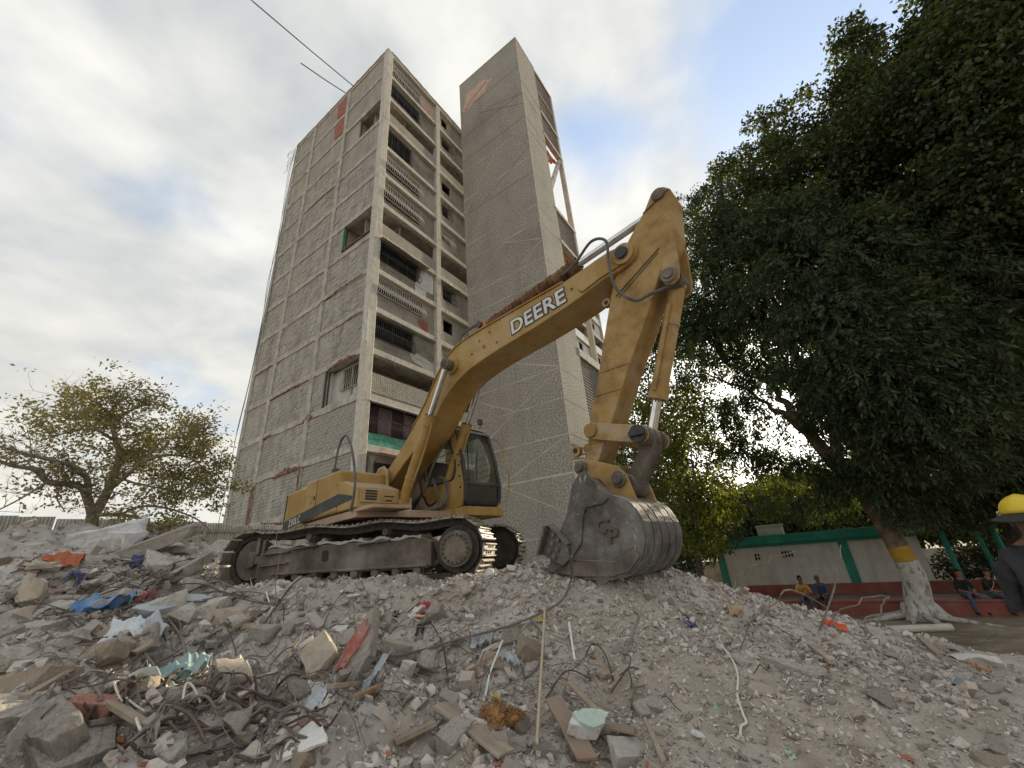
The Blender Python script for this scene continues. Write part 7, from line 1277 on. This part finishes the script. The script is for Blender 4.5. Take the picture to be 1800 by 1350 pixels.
# ------------------------------------------------------------------ people
SKIN1 = mat('skin_brown', [(.17, .085, .05), (.23, .12, .075)], .55, scale=8.)
SKIN2 = mat('skin_tan', [(.27, .14, .09), (.34, .19, .13)], .55, scale=8.)
def figure(name, J, edges, rad, tags, mats, root, loc, rz, label, sub=2):
    """one continuous skinned body; J joints, tags: per joint material index (a face takes that of the nearest joint pair)"""
    keys = list(J); me = bpy.data.meshes.new(name); me.from_pydata([J[k] for k in keys], [(keys.index(a), keys.index(b)) for a, b in edges], [])
    o = link(name, me); s = o.modifiers.new('skin', 'SKIN'); s.use_smooth_shade = True
    for i, k in enumerate(keys): sv = me.skin_vertices[0].data[i]; r = rad[k]; sv.radius = r if isinstance(r, tuple) else (r, r); sv.use_root = (k == root)
    b = o.modifiers.new('sub', 'SUBSURF'); b.levels = b.render_levels = sub
    COL.objects.unlink(o); FIG.collection.objects.link(o); vl = FIG.view_layers[0]; vl.update(); ev = o.evaluated_get(vl.depsgraph); m2 = bpy.data.meshes.new_from_object(ev); FIG.collection.objects.unlink(o); COL.objects.link(o); o.modifiers.clear(); o.data = m2; bpy.data.meshes.remove(me)
    m2.materials.clear()
    for m in mats: m2.materials.append(m)
    segs = [(np.array(J[a]), np.array(J[b]), tags[(a, b)] if (a, b) in tags else tags.get(b, 0)) for a, b in edges]
    cen = np.empty(len(m2.polygons) * 3); m2.polygons.foreach_get('center', cen); cen = cen.reshape(-1, 3); best = np.full(len(cen), 9.); bi = np.zeros(len(cen), np.int32)
    for a, bb, t in segs:
        u = bb - a; k = np.clip((cen - a) @ u / (u @ u), 0, 1); d = np.linalg.norm(cen - a - k[:, None] * u, axis=1); w = d < best; best[w] = d[w]; bi[w] = t
    m2.polygons.foreach_set('material_index', bi); m2.polygons.foreach_set('use_smooth', np.ones(len(cen), bool)); m2.update()
    o.location = loc; o.rotation_euler = (0, 0, rz); return tag(o, label, 'person')
def head_bits(par, c, s, face, hair_m, hair=True, eyes=True):
    """nose, ears, eyes and hair set on the head at C; face: unit vector it looks along (horizontal)"""
    f = Vector(face); sd = Vector((f.y, -f.x, 0)); up = Vector((0, 0, 1)); c = Vector(c)
    if hair:
        bm = bmesh.new(); bmesh.ops.create_uvsphere(bm, u_segments=16, v_segments=10, radius=1.)
        bmesh.ops.delete(bm, geom=[v for v in bm.verts if v.co.z < -.35 or (v.co.y > .35 and v.co.z < .35)], context='VERTS')
        q = MB(); q.add([c + sd * v.co.x * .085 * s + f * v.co.y * .105 * s + up * (v.co.z * .115 * s + .02 * s) - f * .012 for v in bm.verts], [[v.index for v in fc.verts] for fc in bm.faces]); bm.free(); o = q.build('hair', hair_m, par, smooth=True); sm = o.modifiers.new('t', 'SOLIDIFY'); sm.thickness = .012
    q = MB(); 
    for s_ in (1, -1): p = c + sd * s_ * .083 * s - f * .005 - up * .01; q.prism([(0, .034), (.018, .02), (.012, -.03), (-.008, -.034), (-.018, 0), (-.014, .025)], -.008, .012, lambda a, b, t: tuple(p + f * a * -1 + up * b + sd * s_ * t))
    q.build('ear', par.data.materials[0], par, bevel=.004)
    q = MB(); p = c + f * .098 * s - up * .01; q.add([p + up * .03, p + sd * .014 - up * .012, p - sd * .014 - up * .012, p + f * .028 - up * .008], [(0, 1, 3), (0, 3, 2), (1, 2, 3)]); q.build('nose', par.data.materials[0], par)
    if eyes:
        q = MB()
        for s_ in (1, -1): p = c + f * .09 * s + sd * s_ * .033 * s + up * .018; q.cyl(p, p + f * .008, .009, n=8)
        q.build('eye', BLACK, par); q = MB(); p = c + f * .094 * s - up * .055; q.box(tuple(p - Vector((.022, .006, .005))), tuple(p + Vector((.022, .006, .005)))); q.build('mouth', REDP, par)
FIG = bpy.data.scenes.new('figures')
ED = [('pelvis', 'waist'), ('waist', 'chest'), ('chest', 'neck0'), ('neck0', 'neck'), ('neck', 'chin'), ('chin', 'head'), ('head', 'crown')]
for s in 'LR': ED += [('chest', 'sh' + s), ('sh' + s, 'up' + s), ('up' + s, 'el' + s), ('el' + s, 'wr' + s), ('wr' + s, 'pa' + s), ('pelvis', 'hip' + s), ('hip' + s, 'kn' + s), ('kn' + s, 'an' + s), ('an' + s, 'to' + s)]
def hands(J, E_, R_d, T_, s, dirv, curl, skin=0):
    """four fingers and a thumb growing out of the palm"""
    d = Vector(dirv).normalized(); w = Vector(J['wr' + s]); pa = Vector(J['pa' + s]); sd = d.cross(Vector((0, 0, 1))).normalized() if abs(d.z) < .9 else Vector((1, 0, 0)); nrm = sd.cross(d)
    for i, (off, L) in enumerate(((-.028, .068), (-.01, .078), (.01, .074), (.027, .058))):
        a = pa + sd * off + d * .02; b = a + d * L * .55 - nrm * curl * .012; c = b + d * L * .4 - nrm * curl * .03
        for nm, p, r in ((f'f{i}a{s}', a, .011), (f'f{i}b{s}', b, .0095), (f'f{i}c{s}', c, .008)): J[nm] = tuple(p); R_d[nm] = r
        E_ += [('pa' + s, f'f{i}a{s}'), (f'f{i}a{s}', f'f{i}b{s}'), (f'f{i}b{s}', f'f{i}c{s}')]
        for nm in (f'f{i}a{s}', f'f{i}b{s}', f'f{i}c{s}'): T_[nm] = skin
    t0 = w.lerp(pa, .45) + sd * -.03; t1 = t0 + sd * -.028 + d * .035
    for nm, p, r in ((f'ta{s}', t0, .012), (f'tb{s}', t1, .009)): J[nm] = tuple(p); R_d[nm] = r; T_[nm] = skin
    E_ += [('wr' + s, f'ta{s}'), (f'ta{s}', f'tb{s}')]
RAD = dict(pelvis=(.15, .12), waist=(.145, .105), chest=(.165, .12), neck0=(.085, .075), neck=.056, chin=(.064, .072), head=(.082, .098), crown=(.058, .07))
for s in 'LR': RAD.update({'sh' + s: .082, 'up' + s: .068, 'el' + s: .046, 'wr' + s: .03, 'pa' + s: (.042, .02), 'hip' + s: .10, 'kn' + s: .066, 'an' + s: .043, 'to' + s: .036})
def seated(loc, rz, label, shirt, trous, skin, hair_m, lean=.08, hat=None, hold=None, hw=1., foot=.47, shoes=None):
    """sitting, looking along +y; origin on the seat's edge; foot: how far the feet hang below the seat"""
    J = dict(pelvis=(0, -.12, .12), waist=(0, -.13, .30), chest=(0, -.12 + lean, .47), neck0=(0, -.11 + lean * 1.2, .56), neck=(0, -.10 + lean * 1.4, .62), chin=(0, -.085 + lean * 1.5, .665), head=(0, -.085 + lean * 1.6, .755), crown=(0, -.09 + lean * 1.6, .82))
    for s, k in (('L', -1), ('R', 1)):
        J.update({'sh' + s: (.13 * k * hw, -.12 + lean, .51), 'up' + s: (.19 * k * hw, -.10 + lean, .44), 'el' + s: (.23 * k * hw, .0 + lean, .24), 'wr' + s: (.11 * k, .20, .21), 'pa' + s: (.085 * k, .265, .195), 'hip' + s: (.09 * k, -.06, .10), 'kn' + s: (.14 * k, .36, .10), 'an' + s: (.13 * k, .34, -foot + .08), 'to' + s: (.14 * k, .48, -foot + .04)})
    E_ = list(ED); R_d = dict(RAD); T_ = {}
    for k in ('neck', 'chin', 'head', 'crown', 'paL', 'paR', 'wrL', 'wrR'): T_[k] = 0
    for k in ('waist', 'chest', 'neck0', 'shL', 'shR', 'upL', 'upR', 'elL', 'elR'): T_[k] = 1
    for k in ('hipL', 'hipR', 'knL', 'knR', 'anL', 'anR'): T_[k] = 2
    for k in ('toL', 'toR'): T_[k] = 3
    hands(J, E_, R_d, T_, 'L', (.35, .9, -.15), 1.); hands(J, E_, R_d, T_, 'R', (-.35, .9, -.15), 1.)
    o = figure('person', J, E_, R_d, T_, [skin, shirt, trous, shoes or BLACK], 'pelvis', loc, rz, label); head_bits(o, J['head'], 1., (0, 1, 0), hair_m); return o, J
cl = lambda n, a, b: mat(n, [a, b], .85, scale=5.)
HAIRB = cl('hair_black', (.012, .010, .009), (.03, .026, .022)); HAIRG = cl('hair_grey', (.16, .15, .14), (.28, .27, .26))
JEAN = cl('jeans', (.05, .085, .15), (.09, .14, .22)); JEAND = cl('dark_trousers', (.035, .035, .04), (.06, .06, .065))
pwm = Matrix.Translation((*(LN * 20.8), 0)) @ Matrix.Rotation(-LAZ, 4, 'Z')
def onwall(x, y=.1): return pwm @ Vector((x, y, .485))
fdir = -LAZ + math.pi
o, J = seated(onwall(-2.0), fdir + .15, 'man in an orange shirt with a shoulder strap sitting on the red wall', cl('orange_shirt', (.46, .25, .07), (.56, .33, .12)), JEAN, SKIN1, HAIRB)
q = MB(); q.tube(smoothpath([(-.16, -.08, .50), (-.05, .05, .42), (.08, .04, .28), (.17, -.04, .16)], 4), .012, 5); q.build('bag_strap', BLACK, o)
o, J = seated(onwall(-1.4), fdir - .2, 'man in a dark blue shirt sitting on the red wall beside the man in orange', cl('blue_shirt', (.035, .065, .13), (.06, .10, .18)), JEAND, SKIN1, HAIRG, lean=.12)
o, J = seated(onwall(2.55, .35), fdir + .35, 'woman in a black t-shirt and white face mask sitting near the painted tree', cl('black_shirt', (.015, .015, .017), (.03, .03, .032)), JEAN, SKIN2, HAIRB, hw=.9)
q = MB(); q.prism([(-.055, .68), (.055, .68), (.06, .73), (0, .752), (-.06, .73)], .06, .075, lambda a, b, t: (a, t - .01, b)); q.build('face_mask', WHITEP, o, bevel=.01)
q = MB(); q.tube(smoothpath([(0, -.07, .80), (.02, -.13, .76), (.03, -.15, .62), (.03, -.16, .5)], 4), [.05, .05, .045, .04, .04, .035, .035, .03, .03, .028, .025, .02, .012], 8); q.build('ponytail', HAIRB, o)
o, J = seated(onwall(3.2, .30), fdir + .7, 'woman in a black cap with a tan bag strap sitting by the pergola', cl('black_top', (.02, .018, .018), (.035, .033, .032)), JEAN, SKIN2, HAIRB, hw=.88)
q = MB(); q.prism([(.10 * math.cos(t * .5236), .118 * math.sin(t * .5236)) for t in range(12)], .79, .86, lambda a, b, t: (a, b + .045, t)); q.prism([(-.075, .10), (.075, .10), (.06, .22), (0, .24), (-.06, .22)], .79, .80, lambda a, b, t: (a, b + .05, t)); q.build('cap', BLACK, o, bevel=.02)
q = MB(); q.tube(smoothpath([(-.15, -.06, .53), (-.06, .06, .45), (.05, .07, .32), (.18, 0, .18)], 4), .014, 5); q.build('bag_strap', cl('tan_strap', (.38, .26, .14), (.45, .33, .2)), o)
# the worker in the yellow hard hat, cut by the right edge of the picture: standing with his back to us
wl_ = atd(1800, 905, 4.7); wg = gz(wl_[0], wl_[1]); wz = wl_[2] - 1.66
wrk_J = dict(pelvis=(0, 0, .95), waist=(0, -.01, 1.10), chest=(0, -.03, 1.32), neck0=(0, -.01, 1.44), neck=(0, .01, 1.50), chin=(0, .035, 1.545), head=(0, .035, 1.635), crown=(0, .03, 1.71))
for s, k in (('L', -1), ('R', 1)): wrk_J.update({'sh' + s: (.155 * k, -.02, 1.39), 'up' + s: (.215 * k, -.01, 1.32), 'el' + s: (.27 * k, .0, 1.07), 'wr' + s: (.22 * k, .20, .97), 'pa' + s: (.17 * k, .27, .98), 'hip' + s: (.10 * k, 0, .90), 'kn' + s: (.12 * k, .03, .49), 'an' + s: (.13 * k, -.02, .09), 'to' + s: (.15 * k, .13, .04)})
E_ = list(ED); R_d = dict(RAD); R_d.update(pelvis=(.165, .13), waist=(.165, .125), chest=(.19, .13), neck0=(.10, .09), neck=.066, shL=.095, shR=.095, upL=.078, upR=.078); T_ = {}
for k in ('neck', 'chin', 'head', 'crown', 'paL', 'paR', 'wrL', 'wrR', 'elL', 'elR'): T_[k] = 0
for k in ('waist', 'chest', 'neck0', 'shL', 'shR', 'upL', 'upR'): T_[k] = 1
for s in 'LR':
    T_[('up' + s, 'el' + s)] = 1
    for k in ('hip', 'kn', 'an'): T_[k + s] = 2
    T_['to' + s] = 3
hands(wrk_J, E_, R_d, T_, 'L', (.6, .7, .1), 1.2); hands(wrk_J, E_, R_d, T_, 'R', (-.6, .7, .1), 1.2)
DKT = mat('charcoal_shirt', [(.028, .029, .033), (.045, .046, .052)], .9, scale=3., bump=.5, bscale=5, stain=((.09, .085, .08), .35, 3.)); GREYP = cl('grey_work_trousers', (.11, .105, .10), (.16, .155, .15))
wrk = figure('person', wrk_J, E_, R_d, T_, [SKIN1, DKT, GREYP, BLACK], 'pelvis', (wl_[0], wl_[1], wz), R_(-62), 'worker in a dark t-shirt with his back turned at the right edge', 3)
for v, nrm_ in [(v, v.normal.copy()) for v in wrk.data.vertices]:      # folds of the loose shirt and trousers
    if v.co.z < 1.44 and abs(v.co.x) < .34: v.co += nrm_ * (.020 * mnoise.noise(Vector((v.co.x * 5, v.co.y * 5, v.co.z * 11 + v.co.x * 8))) + .008 * mnoise.noise(v.co * 22))
head_bits(wrk, wrk_J['head'], 1., (0, 1, 0), HAIRB)
HHAT = mat('hard_hat_yellow', [(.66, .46, .015), (.74, .54, .03)], .35, scale=3., spec=.5, stain=((.5, .38, .1), .4, 6.))
bm = bmesh.new(); bmesh.ops.create_uvsphere(bm, u_segments=28, v_segments=16, radius=1.); bmesh.ops.delete(bm, geom=[v for v in bm.verts if v.co.z < -.02], context='VERTS'); hv = []
for v in bm.verts: rdg = 1 + .05 * max(0, 1 - abs(v.co.x) / .22) * (v.co.z > .25); hv.append((v.co.x * .118, v.co.y * .142 + .03, 1.675 + v.co.z * .125 * rdg))
q = MB(); q.add(hv, [[v.index for v in f.verts] for f in bm.faces]); bm.free(); hat = q.build('hard_hat', HHAT, wrk, smooth=True); sm = hat.modifiers.new('t', 'SOLIDIFY'); sm.thickness = .006
hat.parent = None; hat.location = (wl_[0], wl_[1], wz); hat.rotation_euler = (0, 0, R_(-62)); tag(hat, 'yellow hard hat with a dark brim worn by the worker at the right edge', 'hard hat')
q = MB(); n = 36; q.strip([(.118 * math.cos(t / n * 2 * math.pi), .142 * math.sin(t / n * 2 * math.pi)) for t in range(n + 1)], [(.178 * math.cos(t / n * 2 * math.pi), .205 * math.sin(t / n * 2 * math.pi)) for t in range(n + 1)], lambda a, b: (a, b + .03, 1.672 - 2.2 * max(0, a * a + (b) ** 2 - .02)), lambda a, b: (a, b + .03, 1.664 - 2.2 * max(0, a * a + b ** 2 - .02))); q.build('brim', BLACK, hat)
q = MB(); q.tube([(-.128 + .0, .03 + .022 * math.cos(t * .5236), 1.675 + .022 * math.sin(t * .5236)) for t in range(13)], .005, 6); q.build('clip_ring', CHROME, hat)
q = MB(); q.tube(smoothpath([(-.15, -.07, 1.0), (-.2, -.06, .9), (-.18, -.08, .8), (-.2, -.06, .72)], 4), [.012] * 6 + [.018] * 7, 6); q.build('belt_strap', BLACK, wrk)

bpy.data.scenes.remove(FIG)
